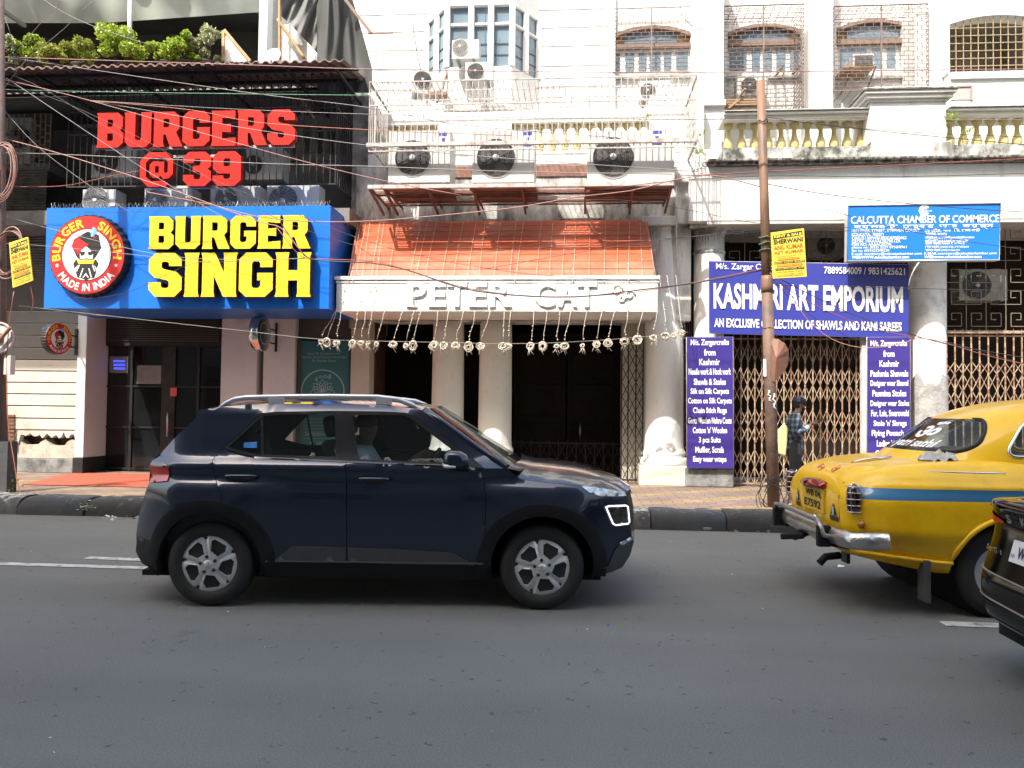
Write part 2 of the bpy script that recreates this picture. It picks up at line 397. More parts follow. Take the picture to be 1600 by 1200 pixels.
def paving():
    m = bpy.data.materials.new('interlocking pavers'); m.use_nodes = True; t = m.node_tree; b = t.nodes['Principled BSDF']
    tc = t.nodes.new('ShaderNodeTexCoord')
    wv = t.nodes.new('ShaderNodeTexNoise'); wv.inputs['Scale'].default_value = 5.5; wv.inputs['Detail'].default_value = 1
    t.links.new(tc.outputs['Object'], wv.inputs['Vector'])
    ma = t.nodes.new('ShaderNodeVectorMath'); ma.operation = 'MULTIPLY_ADD'; ma.inputs[1].default_value = (.06,.06,0)
    t.links.new(wv.outputs[1], ma.inputs[0]); t.links.new(tc.outputs['Object'], ma.inputs[2])
    br = t.nodes.new('ShaderNodeTexBrick'); br.inputs['Scale'].default_value = 1.0
    br.inputs['Brick Width'].default_value = .30; br.inputs['Row Height'].default_value = .17; br.inputs['Mortar Size'].default_value = .010
    br.inputs['Color1'].default_value = (.215,.150,.125,1); br.inputs['Color2'].default_value = (.175,.125,.105,1); br.inputs['Mortar'].default_value = (.09,.07,.06,1)
    t.links.new(ma.outputs[0], br.inputs['Vector'])
    # yellow pavers laid in diagonal bands
    mp = t.nodes.new('ShaderNodeMapping'); mp.inputs['Rotation'].default_value = (0,0,R(38)); mp.inputs['Scale'].default_value = (.55,1.1,1)
    t.links.new(ma.outputs[0], mp.inputs[0])
    wa = t.nodes.new('ShaderNodeTexWave'); wa.inputs['Scale'].default_value = .42; wa.inputs['Distortion'].default_value = 2.2; wa.inputs['Detail'].default_value = 3
    t.links.new(mp.outputs[0], wa.inputs['Vector'])
    r = t.nodes.new('ShaderNodeMapRange'); r.inputs[1].default_value = .70; r.inputs[2].default_value = .80; r.inputs[4].default_value = .75
    t.links.new(wa.outputs[1], r.inputs[0])
    br2 = t.nodes.new('ShaderNodeTexBrick'); br2.inputs['Scale'].default_value = 1.0
    br2.inputs['Brick Width'].default_value = .30; br2.inputs['Row Height'].default_value = .17; br2.inputs['Mortar Size'].default_value = .010
    br2.inputs['Color1'].default_value = (.31,.225,.095,1); br2.inputs['Color2'].default_value = (.25,.185,.08,1); br2.inputs['Mortar'].default_value = (.09,.07,.06,1)
    t.links.new(ma.outputs[0], br2.inputs['Vector'])
    mx = t.nodes.new('ShaderNodeMix'); mx.data_type = 'RGBA'
    t.links.new(r.outputs[0], mx.inputs[0]); t.links.new(br.outputs[0], mx.inputs[6]); t.links.new(br2.outputs[0], mx.inputs[7])
    n = t.nodes.new('ShaderNodeTexNoise'); n.inputs['Scale'].default_value = 1.6; n.inputs['Detail'].default_value = 8
    t.links.new(tc.outputs['Object'], n.inputs['Vector'])
    r2 = t.nodes.new('ShaderNodeMapRange'); r2.inputs[1].default_value = .3; r2.inputs[2].default_value = .7; r2.inputs[3].default_value = .7; r2.inputs[4].default_value = 1.2
    t.links.new(n.outputs[0], r2.inputs[0])
    s = t.nodes.new('ShaderNodeVectorMath'); s.operation = 'SCALE'
    t.links.new(mx.outputs[2], s.inputs[0]); t.links.new(r2.outputs[0], s.inputs['Scale'])
    t.links.new(s.outputs[0], b.inputs['Base Color']); b.inputs['Roughness'].default_value = .85
    bp = t.nodes.new('ShaderNodeBump'); bp.inputs['Strength'].default_value = .5; bp.inputs['Distance'].default_value = .02
    t.links.new(br.outputs[1], bp.inputs['Height']); bp.invert = True; t.links.new(bp.outputs[0], b.inputs['Normal'])
    return m
ASPH = asphalt(); PAVE = paving()
SOIL = mat('city ground', (.10,.095,.09), .9, .2, 1)
ROADPAINT = mat('worn white road paint', (.50,.50,.48), .7, .15, 8, .1, stain=(.12,.12,.115), stain_amt=.42, stain_scale=9)

# ================================================================== ground, road, kerb, pavement
def struct(name, mb, mats, **k): return tag(mb.build(name, mats, **k), None, None, None, 'structure')
struct('ground', MB().box(-600, 600, -600, 600, -.5, -.02), SOIL)
struct('road', MB().add([(-160,-4.6,0),(160,-4.6,0),(160,10.3,0),(-160,10.3,0)], [(0,1,2,3)]), ASPH)
rm = MB()
def stripe(mb, pts): mb.add([(p.x, p.y, .005) for p in pts], [list(range(len(pts)))])
a0 = PZ(250, 887, 0); 
rm.add([(-60, 6.93, .005), (-3.55, 6.93, .005), (-3.55, 7.05, .005), (-60, 7.05, .005)], [(0,1,2,3)])
p0, p1 = PZ(135, 872, 0), PZ(260, 880, 0)
rm.add([(p0.x, p0.y-.05, .005), (p1.x+.3, p0.y-.12, .005), (p1.x+.3, p0.y+.02, .005), (p0.x, p0.y+.06, .005)], [(0,1,2,3)])
p0 = PZ(1474, 976, 0)
rm.add([(p0.x, p0.y-.05, .005), (p0.x+3.2, p0.y-.05, .005), (p0.x+3.2, p0.y+.08, .005), (p0.x, p0.y+.08, .005)], [(0,1,2,3)])
struct('lane_marking', rm, ROADPAINT)

KB1 = mat('kerb grimy black', (.013,.0135,.0135), .85, .3, 4, .5, stain=(.26,.26,.25), stain_amt=.12, stain_scale=6, bscale=14)
KB2 = mat('kerb faded blue', (.013,.018,.025), .85, .35, 4, .5, stain=(.025,.025,.025), stain_amt=.75, stain_scale=3, bscale=14)
KB3 = mat('kerb worn white', (.07,.07,.069), .85, .3, 5, .5, stain=(.03,.03,.03), stain_amt=1.0, stain_scale=3.2, bscale=14)
def flaky(m, c, amt):
    """old paint surviving in flakes on the upper edge of the kerb stones"""
    t = m.node_tree; b = t.nodes['Principled BSDF']; src = b.inputs['Base Color'].links[0].from_socket
    tc = t.nodes.new('ShaderNodeTexCoord'); sp = t.nodes.new('ShaderNodeSeparateXYZ'); t.links.new(tc.outputs['Object'], sp.inputs[0])
    h = t.nodes.new('ShaderNodeMapRange'); h.inputs[1].default_value = .10; h.inputs[2].default_value = .225; t.links.new(sp.outputs[2], h.inputs[0])
    n = t.nodes.new('ShaderNodeTexNoise'); n.inputs['Scale'].default_value = 9; n.inputs['Detail'].default_value = 10; n.inputs['Roughness'].default_value = .75; t.links.new(tc.outputs['Object'], n.inputs['Vector'])
    ad = t.nodes.new('ShaderNodeMath'); ad.operation = 'MULTIPLY_ADD'; ad.inputs[1].default_value = amt; t.links.new(h.outputs[0], ad.inputs[0]); t.links.new(n.outputs[0], ad.inputs[2])
    r = t.nodes.new('ShaderNodeMapRange'); r.inputs[1].default_value = .66; r.inputs[2].default_value = .72; t.links.new(ad.outputs[0], r.inputs[0])
    mx = t.nodes.new('ShaderNodeMix'); mx.data_type = 'RGBA'; mx.inputs[7].default_value = (*c, 1); t.links.new(r.outputs[0], mx.inputs[0]); t.links.new(src, mx.inputs[6]); t.links.new(mx.outputs[2], b.inputs['Base Color'])
flaky(KB1, (.16,.16,.155), .08); flaky(KB2, (.05,.075,.10), .12); flaky(KB3, (.22,.22,.21), .18)
kb = MB(); x = -40.0; i = 0
prof = [(10.11, -.02), (10.125, .10), (10.17, .175), (10.26, .215), (10.36, .228), (10.62, .228)]
while x < 40:
    w = .93; dy = jit(.015); dz = jit(.008); tl = jit(.006)
    n = len(prof); ns = 9 if -12 < x < 8 else 1; vs = []
    for k in range(ns+1):
        xx = x+.008+(w-.016)*k/ns; chip = .02*random.random() if k in (0, ns) else 0
        vs += [(xx, y+dy+(jit(.010) if 0 < z < .21 else 0)+chip*(z > .15), (z+dz+tl*(2*k/ns-1)+jit(.006)-chip*(z > .15)*.8) if z > 0 else z) for y, z in prof]
    mi = (0, 2, 1)[i % 3]
    for k in range(ns): kb.add(vs[k*n:(k+2)*n], [(j, j+n, j+n+1, j+1) for j in range(n-1)], mi, True)
    kb.add(vs[:n] + [(x, 10.62, -.02)], [list(range(n+1))], mi)
    kb.add(vs[-n:] + [(x+w, 10.62, -.02)], [list(reversed(range(n+1)))], mi)
    x += w; i += 1
struct('kerb', kb, [KB1, KB2, KB3])
struct('pavement', MB().box(-160, 160, 10.52, 14.9, -.02, .222), PAVE)

# red carpet at the left doorway
c0, c1 = PZ(115, 738.5, .23), PZ(33, 757, .23)
cp = MB(); nx, ny = 24, 10
vs = []
for j in range(ny+1):
    for k in range(nx+1):
        a = c1.lerp(c0, j/ny); b = Vector((a.x+5.0, a.y, 0)); q = a.lerp(b, k/nx)
        vs.append((q.x, q.y, .226+.006+.004*math.sin(k*1.7)*math.sin(j*2.1)+jit(.002)))
cp.add(vs, [(j*(nx+1)+k, j*(nx+1)+k+1, (j+1)*(nx+1)+k+1, (j+1)*(nx+1)+k) for j in range(ny) for k in range(nx)], 0, True)
tag(cp.build('carpet', mat('orange red carpet', (.36,.072,.038), .95, .1, 30, .3)), 'orange red carpet laid on the pavement before the dark glass doorway', 'carpet')
def RB(mb, px0, py0, px1, py1, Y, d=.1, mi=0):
    """box whose front face at depth Y fills a rectangle of the photograph"""
    ym, xm = (py0+py1)/2, (px0+px1)/2
    return mb.box(X(px0, Y, ym), X(px1, Y, ym), Y, Y+d, Z(py1, Y, xm), Z(py0, Y, xm), mi)
def BX(px0, py0, px1, py1, Y, d=.1): return RB(MB(), px0, py0, px1, py1, Y, d)
G = .222
# ================================================================== LEFT BUILDING (burger shop)
LB = wthing('shop_building', 'dark grey building on the left with a glass doorway under a caged balcony', 'building', (-6.5, 14.2, G))
xl = -22.0
def Xw(px, Y, py=600): return X(px, Y, py)
# siding wall: stacked panels with shadow gaps, upper rows painted darker to deepen the cast shade, pale below
zb = Z(705, 13.95, 60); zt = Z(520, 13.95, 60); x1 = X(119, 13.95, 620)
s = MB()
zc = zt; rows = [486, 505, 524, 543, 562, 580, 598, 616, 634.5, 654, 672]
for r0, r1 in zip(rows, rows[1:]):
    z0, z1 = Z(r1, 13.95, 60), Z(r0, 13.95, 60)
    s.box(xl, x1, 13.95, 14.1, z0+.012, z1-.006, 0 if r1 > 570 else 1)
s.build('siding', [TILE, mat('siding paint darkened for shade', (.15,.143,.135), .7, .1, 3, .05)], LB, bevel=.006, seg=1)
# broken strip of plaster under the siding with a recess behind
s = MB()
s.box(xl, x1, 14.25, 14.4, G, Z(486, 13.95, 60), 1)
pts = []
random.seed(3)
zr = Z(672, 13.95, 60); zl = Z(704, 13.95, 60)
xa = X(20, 13.95, 680)
n = 26; up = [(xa + (x1-xa)*i/n, zr - (.02 + .09*abs(math.sin(i*.9)) + random.random()*.05) - (.12 if i < 3 else 0)) for i in range(n+1)]
s.prism([(xa, zr+.01)] + up + [(x1, zr+.01)], 13.97, 14.08, 0)
dn = [(xa + (x1-xa)*i/n, Z(697, 13.95, 60) + .10*max(0, math.sin(i*.55+1)) + random.random()*.03) for i in range(n+1)]
s.prism([(xa, zl-.14)] + dn + [(x1, zl-.14)], 14.0, 14.2, 2)
s.box(xl, xa, 13.96, 14.2, G, zr, 0)
s.build('broken_plaster', [TILE, mat('brown mud recess', (.10,.07,.05), .95, .3, 6, .5), mat('crumbled plaster', (.42,.37,.31), .95, .2, 8, .6, stain=(.25,.12,.08), stain_amt=.3, stain_scale=5)], LB)
# rusty vent at the far left edge
s = MB()
for k in range(9): RB(s, 6, 648+k*6, 22, 651+k*6, 13.92, .03, 0)
s.build('vent_slats', RUSTM, LB)
MB().box(xl, X(116, 13.9, 720), 13.88, 14.2, G, Z(717, 13.88, 60)).build('plinth', STONE, LB, bevel=.015)
# pillars
s = MB(); xp0, xp1 = X(118, 13.82, 640), X(132, 13.82, 640)
zt_ = Z(470, 13.82, 120)
s.box(xp0, xp1, 13.82, 14.55, Z(715, 13.82, 120), zt_)
s.build('pillar', PINKW, LB, bevel=.01)
MB().box(xp0-.02, xp1+.01, 13.80, 14.5, G, Z(715, 13.82, 120)).build('pillar_foot', BLACKM, LB, bevel=.01)
xd0 = X(150, 14.5, 620)
MB().box(xp1+.001, xd0+.14, 14.46, 14.7, G, zt_).build('door_jamb', PINKW, LB, bevel=.01)
s = MB(); xq0, xq1 = X(345, 13.95, 580), X(401, 13.95, 580)
s.box(xq0, xq1, 13.95, 14.6, G, zt_)
s.build('pillar', PINKW, LB, bevel=.01)
s = MB(); s.box(X(411, 13.95, 580), X(460, 13.95, 580), 13.95, 14.6, G, zt_)
s.build('pillar', PINKW, LB, bevel=.01)
# the shop door: glazed front with black mullions
D = empty('shop_door', (0,0,0)); D.parent = LB; ORG[D.name] = Vector((-6.5, 14.2, G)); 
Yd = 14.5
s = MB()
xm = [xd0+.14, X(206, Yd, 620), X(256, Yd, 620), X(272, Yd, 620), X(310, Yd, 620), xq0+.12]
zd1 = Z(541, Yd, 250); 
for xx in xm: s.box(xx-.025, xx+.025, Yd-.03, Yd+.04, G, zd1)
for py in (541, 604, 668, 733): s.box(xm[0]-.024, xm[-1]+.024, Yd-.025, Yd+.035, Z(py, Yd, 250)-.016, Z(py, Yd, 250)+.016)
s.box(xm[2]-.03, xm[3]+.03, Yd-.035, Yd+.03, G, zd1)
s.build('door_frame', BLACKM, D)
MB().box(xm[0], xm[-1], Yd, Yd+.012, G+.02, zd1).build('door_glass', glass('tinted shop glass', (.012,.013,.014), .72), D)
s = MB(); s.tube([(X(264, Yd-.08), Yd-.1, Z(650, Yd)), (X(264, Yd-.08), Yd-.1, Z(690, Yd))], .016, 8); 
for zz in (Z(655, Yd), Z(686, Yd)): s.tube([(X(264, Yd-.08), Yd-.1, zz), (X(264, Yd-.08), Yd-.03, zz)], .012, 6)
s.build('handle', mat('brushed steel', (.5,.5,.5), .3, .05, 9, metal=1.0), D)
# papers, stickers on the glass
s = MB(); RB(s, 171, 557, 200, 583, Yd-.008, .003, 0); RB(s, 214, 571, 252, 600, Yd-.008, .003, 0); RB(s, 266, 606, 276, 619, Yd-.045, .003, 1)
s.build('notice', [mat('paper notice', (.16,.16,.16), .7, .2, 12), mat('red sticker', (.45,.06,.05), .5)], D)
s = MB()
for k, zz in enumerate((562.5, 568.5, 574)): RB(s, 177+k*.3, zz, 195+k*.3, zz+3.4, Yd-.016, .006, 0)
s.build('lit_sign', mat('blue lit letters', (.06,.09,.9), .4, .3, 60, emit=.55), D)
# interior behind the glass: floor, back wall, red menu stand
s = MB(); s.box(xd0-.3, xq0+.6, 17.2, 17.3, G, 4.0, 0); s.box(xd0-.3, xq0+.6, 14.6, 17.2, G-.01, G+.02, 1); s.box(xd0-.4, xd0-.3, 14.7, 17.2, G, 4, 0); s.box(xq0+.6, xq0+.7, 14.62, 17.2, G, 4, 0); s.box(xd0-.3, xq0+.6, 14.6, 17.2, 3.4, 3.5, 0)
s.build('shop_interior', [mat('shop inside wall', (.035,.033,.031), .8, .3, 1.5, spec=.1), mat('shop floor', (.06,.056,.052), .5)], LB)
s = MB(); RB(s, 236, 628, 254, 688, Yd+.5, .05, 0)
for k in range(3): text_fit(s, ('FREE', 'FRIES', '1+1')[k], X(238, Yd+.5, 650), X(252, Yd+.5, 650), Z(652+k*10, Yd+.5), Z(645+k*10, Yd+.5), Yd+.494, .02, 0, 1)
tag(s.build('menu_stand', [mat('dark red board', (.20,.02,.02), .6), mat('menu letters', (.45,.4,.38), .6)], loc=(X(245, Yd+.5), Yd+.5, G)), 'dark red menu board standing inside the glass doorway', 'menu board')
# band above the door: dark, louvred, with small soffit lamps
s = MB(); s.box(xp1, xq0, 14.42, 14.6, zd1, zt_+.0, 0)
for k in range(12): RB(s, 160, 494+k*3.4, 342, 495.6+k*3.4, 14.40, .03, 1)
s.build('transom_louvre', [BLACKM, mat('dark louvre', (.045,.043,.04), .5)], LB)
s = MB()
for px in (148, 262, 370, 471): RB(s, px-8, 484.5, px+8, 491, 13.2, .22, 0)
for k, c in enumerate(()): pass
s.build('soffit_lamp', mat('unlit lamp white', (.62,.6,.58), .5), LB)
# dark shop front to the right with teal poster frame
s = MB(); s.box(X(460, 14.1, 560), X(548, 14.1, 560), 14.12, 14.6, G, zt_)
s.box(X(401, 14.1, 560), X(411, 14.1, 560), 14.3, 14.6, G, zt_)
s.build('dark_shopfront', GREYW, LB)
# upper-left: rolling shutter, dark panel, window grille
s = MB()
n = 40; za, zb_ = Z(433, 14.0, 40), Z(266, 14.0, 40)
for k in range(n):
    z0 = za+(zb_-za)*k/n; z1 = za+(zb_-za)*(k+1)/n; xx0, xx1 = -16.0, X(72, 14.0, 350)
    s.add([(xx0,14.0,z0),(xx1,14.0,z0),(xx1,13.965,(z0+z1)/2),(xx0,13.965,(z0+z1)/2),(xx1,14.0,z1),(xx0,14.0,z1)], [(0,1,2,3),(3,2,4,5)])
s.build('rolling_shutter', mat('dusty steel shutter', (.17,.155,.14), .7, .2, 4, .1, stain=(.07,.06,.055), stain_amt=.5, stain_scale=3), LB)
s = MB(); s.box(xl, X(120, 14.0, 480), 13.98, 14.2, Z(520, 14, 60)+.002, za-.002); s.build('dark_cladding', GREYW, LB, bevel=.004)
s = MB(); s.box(xl, X(560, 15.2, 240), 15.3, 15.5, 2.9, 8.0); s.box(xl, X(80, 14.1, 240), 14.05, 15.3, zb_, Z(255, 14.05, 40)); s.build('upper_wall', DARKW, LB)
s = MB(); RB(s, -60, 178, 78, 262, 14.15, .1, 0); s.build('upper_window_recess', mat('dim window recess', (.10,.095,.09), .8, .3, 3), LB)
s = MB()
xx = [4, 12, 20, 28, 36, 53, 62, 70, 78]
for px in xx: RB(s, px-.6, 178, px+.6, 262, 13.9, .02, 0)
for k, px in enumerate(xx[:-1]):
    for q in range(7):
        py = 190+q*12 + (6 if k % 2 else 0)
        if py < 260: RB(s, px, py-.5, xx[k+1], py+.5, 13.9, .02, 0)
s.build('window_grille', mat('tan iron grille', (.33,.25,.16), .7, .2, 9), LB)
# balcony slab (behind the blue sign) with dark edge, balusters, inner wall
zs = Z(327, 13.1, 300)
s = MB(); s.box(-15, X(562, 13.7, 300), 13.1, 15.4, zs-.25, zs); s.build('balcony_slab', mat('stained concrete', (.16,.15,.14), .9, .3, 3, .3), LB)
s = MB(); s.box(X(440, 14.6, 220), X(562, 14.0, 220), 14.55, 14.7, Z(252, 14.6, 500), Z(242, 14.6, 500)); s.box(X(440, 14.6, 200), X(562, 14.0, 200), 14.5, 14.75, Z(200, 14.6, 500), Z(182, 14.6, 500))
s.box(X(440, 14.6, 250), X(562, 14.0, 250), 14.6, 14.7, zs, Z(252, 14.6, 500)); s.build('balcony_parapet', mat('grey dusty plaster', (.24,.235,.225), .85, .25, 3, .2), LB)
def baluster_profile(h, r): return [(r*.95,0),(r*.95,h*.07),(r*.6,h*.1),(r*.75,h*.16),(r*1.0,h*.3),(r*.85,h*.42),(r*.5,h*.56),(r*.42,h*.75),(r*.55,h*.84),(r*.75,h*.86),(r*.95,h*.93),(r*.95,h)]
h = Z(200, 14.6, 500)-Z(242, 14.6, 500)
b0 = MB().lathe(baluster_profile(h, .085), (0,0,0), 14).build('baluster', mat('grey dusty baluster', (.3,.29,.275), .85, .2, 5), LB)
b0.location = Vector((X(452, 14.6, 220), 14.62, Z(242, 14.6, 500)))
for k in range(1, 7):
    c = b0.copy(); COL.objects.link(c); c.parent = LB; c.location = b0.location + Vector((k*.235, 0, 0))
s = MB(); RB(s, 398, 146, 486, 172, 14.3, .08); RB(s, 398, 176, 460, 181, 14.25, .1); s.build('pale_shutter_box', mat('pale box paint', (.55,.55,.53), .7, .1, 4), LB)
s = MB(); RB(s, 120, 190, 560, 196, 14.6, .05); RB(s, 230, 200, 236, 300, 14.4, .06); RB(s, 330, 150, 337, 300, 14.5, .06); RB(s, 470, 120, 478, 185, 14.2, .05); s.build('balcony_posts', mat('grey dusty plaster', (.24,.235,.225), .85, .25, 3, .2), LB)
# black iron cage in front of the balcony
s = MB(); Yc = 13.05
xa, xb = X(106, Yc, 220), X(525, Yc, 220); zc0, zc1 = Z(290, Yc, 300), Z(118, Yc, 300)
k = 0
while xa + k*.117 < xb: s.box(xa+k*.117-.007, xa+k*.117+.007, Yc, Yc+.014, zc0, zc1); k += 1
for py in (290, 208, 172, 120): s.box(xa, xb, Yc-.008, Yc+.022, Z(py, Yc, 300)-.011, Z(py, Yc, 300)+.011)
k = 0
while Yc + k*.12 < 14.4: s.box(xb-.007, xb+.007, Yc+k*.12-.007, Yc+k*.12+.007, zc0, zc1); k += 1
for zz in (zc0, Z(172, Yc, 300), zc1): s.box(xb-.011, xb+.011, Yc+.03, 14.4, zz-.011, zz+.011)
s.build('balcony_cage', mat('dusty dark iron', (.05,.048,.046), .7, .3, 9, .1, spec=.2), LB)
# corrugated canopy over the balcony
def corr(name, par, Mt, xa, xb, ya, yb, za_, zb_, pitch=.16, amp=.018, t=.006):
    n = int((xb-xa)/pitch*4); vs = []
    for j, (y, z) in enumerate(((ya, za_), (yb, zb_))):
        for k in range(n+1):
            xx = xa+(xb-xa)*k/n; dz = amp*(1 if (k % 4) in (1, 2) else -1)
            vs.append((xx, y, z+dz))
    m = MB(); m.add(vs, [(k, k+1, n+2+k, n+1+k) for k in range(n)])
    m.add([(a, b, c-t) for a, b, c in vs], [(n+1+k, n+2+k, k+1, k) for k in range(n)])
    m.add([vs[k] for k in range(n+1)] + [(vs[k][0], vs[k][1], vs[k][2]-.02) for k in range(n+1)], [(k, n+1+k, n+2+k, k+1) for k in range(n)])
    return m.build(name, Mt, par)
ya, yb = 12.2, 13.9
CANO = mat('brown corrugated sheet', (.15,.095,.08), .6, .25, 3, .1, stain=(.06,.045,.04), stain_amt=.4, stain_scale=2)
cz0, cz1 = Z(99, ya, 300), Z(138, yb, 575)
corr('canopy', LB, CANO, -16, X(536, ya, 95), ya, yb, cz0, cz1+.06)
s = MB()
for yy, f in ((ya+.35, .2), (ya+1.0, .6), (yb-.2, .9)):
    s.box(-16, X(560, yy, 120), yy-.025, yy+.025, cz0+(cz1-cz0)*f-.075, cz0+(cz1-cz0)*f-.03)
for px in (60, 200, 330, 450, 525): s.bar((X(px, ya+.2, 110), ya+.15, cz0-.06), (X(px, ya+.2, 110), 14.6, cz0-.05), .04)
s.build('canopy_frame', BLACKM, LB)
# terrace storey above: slab, dark interior, post, side pillar
s = MB(); s.box(-20, X(560, 14.4, 110), 13.92, 20, cz1-.15, cz1-.02, 0); s.box(-20, X(440, 17, 60), 17.0, 17.2, cz1, cz1+4.0, 1)
s.box(-20, X(410, 16.5, 60), 14.2, 17, Z(-60, 14.2, 300), Z(-60, 14.2, 300)+.1, 1)
s.build('terrace', [mat('terrace slab', (.12,.11,.1), .9), mat('terrace dark wall', (.055,.052,.048), .85, .25, 2)], LB)
s = MB(); s.tube([(X(203.5, 13.6, 60), 13.6, cz1-.1), (X(204, 13.6, -40), 13.6, Z(-40, 13.6, 204))], .04, 10); s.build('terrace_post', mat('pale grey post paint', (.55,.55,.54), .5), LB)
RB(MB(), 405, -60, 418, 95, 13.9, .25).build('terrace_pillar', WHITE, LB)
RB(MB(), 418, -60, 437, 95, 14.3, .5).build('terrace_side_panel', mat('pale panel', (.45,.46,.44), .7), LB)
# fabric blind hanging under the terrace roof
vs = []; nx, ny = 60, 8
for j in range(ny+1):
    for k in range(nx+1):
        px = -150+555*k/nx; pyb = 36 - 17*max(0, (px-160)/245)
        py = pyb + (-75-pyb)*j/ny; Yy = 14.4 - .8*j/ny + .035*math.sin(k*.9) + .05*math.sin(j*.8+k*.21)
        vs.append(tuple(P(px, py, Yy)))
m = MB().add(vs, [(j*(nx+1)+k, j*(nx+1)+k+1, (j+1)*(nx+1)+k+1, (j+1)*(nx+1)+k) for j in range(ny) for k in range(nx)], 0, True)
FAB = mat('pale grey green canvas', (.62,.66,.60), .9, .08, 2, .05)
_t = FAB.node_tree; _b = _t.nodes['Principled BSDF']; _tr = _t.nodes.new('ShaderNodeBsdfTranslucent'); _tr.inputs[0].default_value = (.62,.67,.60,1)
_mx = _t.nodes.new('ShaderNodeMixShader'); _mx.inputs[0].default_value = .45; _t.links.new(_b.outputs[0], _mx.inputs[1]); _t.links.new(_tr.outputs[0], _mx.inputs[2]); _t.links.new(_mx.outputs[0], _t.nodes['Material Output'].inputs[0])
tag(m.build('canvas_awning', FAB, loc=(-8, 13.5, cz1+.8)), 'pale grey green canvas awning stretched over the rooftop terrace plants', 'awning')
# unseen sheet and arms added beyond the left edge to shade the siding
xh = X(134, 13.82, 562)-.55*2.57
s = MB(); s.box(-17, xh, 11.2, 11.3, 6.15, 8.75); s.box(-17, xh, 11.2, 12.2, 8.70, 8.75)
for xx in (-16.5, -13.5, xh-.1): s.bar((xx, 11.3, 6.4), (xx, 14.0, 6.4), .06); s.bar((xx, 11.3, 8.6), (xx, 14.0, 8.6), .06)
s.build('side_shade_caster', mat('grey shade caster sheet', (.25,.24,.23), .7, .15, 3), LB)
# side wall between left and middle building
s = MB(); s.box(X(548, 13.85, 300), X(575, 13.85, 300), 13.9, 15.5, 2.9, Z(150, 13.9, 560)); s.build('party_wall', mat('stained grey party wall', (.30,.29,.275), .9, .3, 3, .3, stain=(.10,.09,.085), stain_amt=.6, stain_scale=2.5), LB)
# ================================================================== MIDDLE BUILDING (restaurant)
MBG = wthing('restaurant_building', 'white building in the middle with an orange awning and bay window above', 'building', (-1.5, 14.2, G))
Yw = 13.85
# entrance: dark recess, doors, low folding gate
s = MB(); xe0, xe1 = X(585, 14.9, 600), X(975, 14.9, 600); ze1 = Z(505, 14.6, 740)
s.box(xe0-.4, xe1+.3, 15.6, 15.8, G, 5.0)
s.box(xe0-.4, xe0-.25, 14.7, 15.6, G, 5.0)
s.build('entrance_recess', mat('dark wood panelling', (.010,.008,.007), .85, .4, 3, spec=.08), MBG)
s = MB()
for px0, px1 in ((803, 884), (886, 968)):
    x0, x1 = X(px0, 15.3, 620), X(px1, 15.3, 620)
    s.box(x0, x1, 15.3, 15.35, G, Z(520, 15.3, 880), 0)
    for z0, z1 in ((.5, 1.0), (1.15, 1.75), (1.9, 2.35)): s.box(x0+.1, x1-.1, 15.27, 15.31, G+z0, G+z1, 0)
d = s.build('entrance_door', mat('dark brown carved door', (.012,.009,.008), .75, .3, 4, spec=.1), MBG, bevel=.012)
s = MB(); s.tube([(X(907, 15.2), 15.22, Z(660, 15.2)), (X(907, 15.2), 15.18, Z(672, 15.2)), (X(907, 15.2), 15.22, Z(684, 15.2))], .015, 8); s.build('door_handle', mat('steel handle', (.5,.48,.45), .3, metal=1.0), d)
s = MB(); zl0 = Z(516, 14.6, 740); s.box(X(578, 14.6, 500), X(1003, 14.6, 500), 14.55, 14.8, Z(506, 14.6, 740), Z(480, 14.6, 740)); s.build('door_lintel', BROWN, MBG)
# pilaster beside the poster and dark jamb
s = MB(); s.box(X(548, 13.95, 560), X(577, 13.95, 560), 13.95, 15.0, G, Z(486, 13.95, 560)); s.build('pilaster', BEIGE, MBG, bevel=.01)
s = MB(); s.box(X(577, 14.3, 560), X(588, 14.3, 560), 14.3, 15.0, G, Z(494, 14.3, 560)); s.build('door_jamb', BROWN, MBG)
# round columns
def column(px0, px1, Yf, top_py, name='column', par=MBG, m=CREAM, base_py=None, torus=True, plinth=True, taper=.9):
    pyc = 600; Yax = Yf + .3
    for _ in range(3):
        r = (X(px1, Yax, pyc)-X(px0, Yax, pyc))/2; Yax = Yf + r
    cx = (X(px1, Yax, pyc)+X(px0, Yax, pyc))/2
    zt = Z(top_py, Yax, (px0+px1)/2); H_ = zt-G
    zb = G + (.33 if plinth else 0)
    prof = [(r*1.02, zb), (r*1.0, zb+.4), (r*.99, zb+1.2), (r*.965, zb+2.2), (r*taper, zt)]
    pr = []
    if torus: pr = [(r*1.22, zb), (r*1.24, zb+.03), (r*1.24, zb+.09), (r*1.16, zb+.13), (r*1.08, zb+.14), (r*1.12, zb+.18), (r*1.12, zb+.22), (r*1.04, zb+.26)]; prof[0] = (r*1.02, zb+.30)
    m_ = MB().lathe(pr+prof, (cx, Yax, 0), 40)
    o = m_.build(name, m, par)
    if plinth:
        w = r*1.3; q = MB().box(cx-w, cx+w, Yax-w, Yax+w, G, zb); q.build('column_plinth', PLINTH, o, bevel=.012)
    return o, cx, Yax, r, zt
column(675, 725, 13.95, 470, torus=True)
column(748, 800, 13.95, 470, torus=True)
# larger column at the right end
colR, cxR, cyR, rR, ztR = column(1006, 1068, 13.78, 352, m=WHITE, torus=True, taper=.82)
s = MB(); s.box(cxR-.42, cxR+.36, cyR-.36, cyR+.4, Z(352, 13.8, 1035), Z(338, 13.8, 1035)); s.lathe([(.27, ztR-.16), (.29, ztR-.13), (.29, ztR-.1), (.25, ztR-.07), (.33, ztR)], (cxR, cyR, 0), 32); s.build('column_capital', WHITE, colR, bevel=.01)
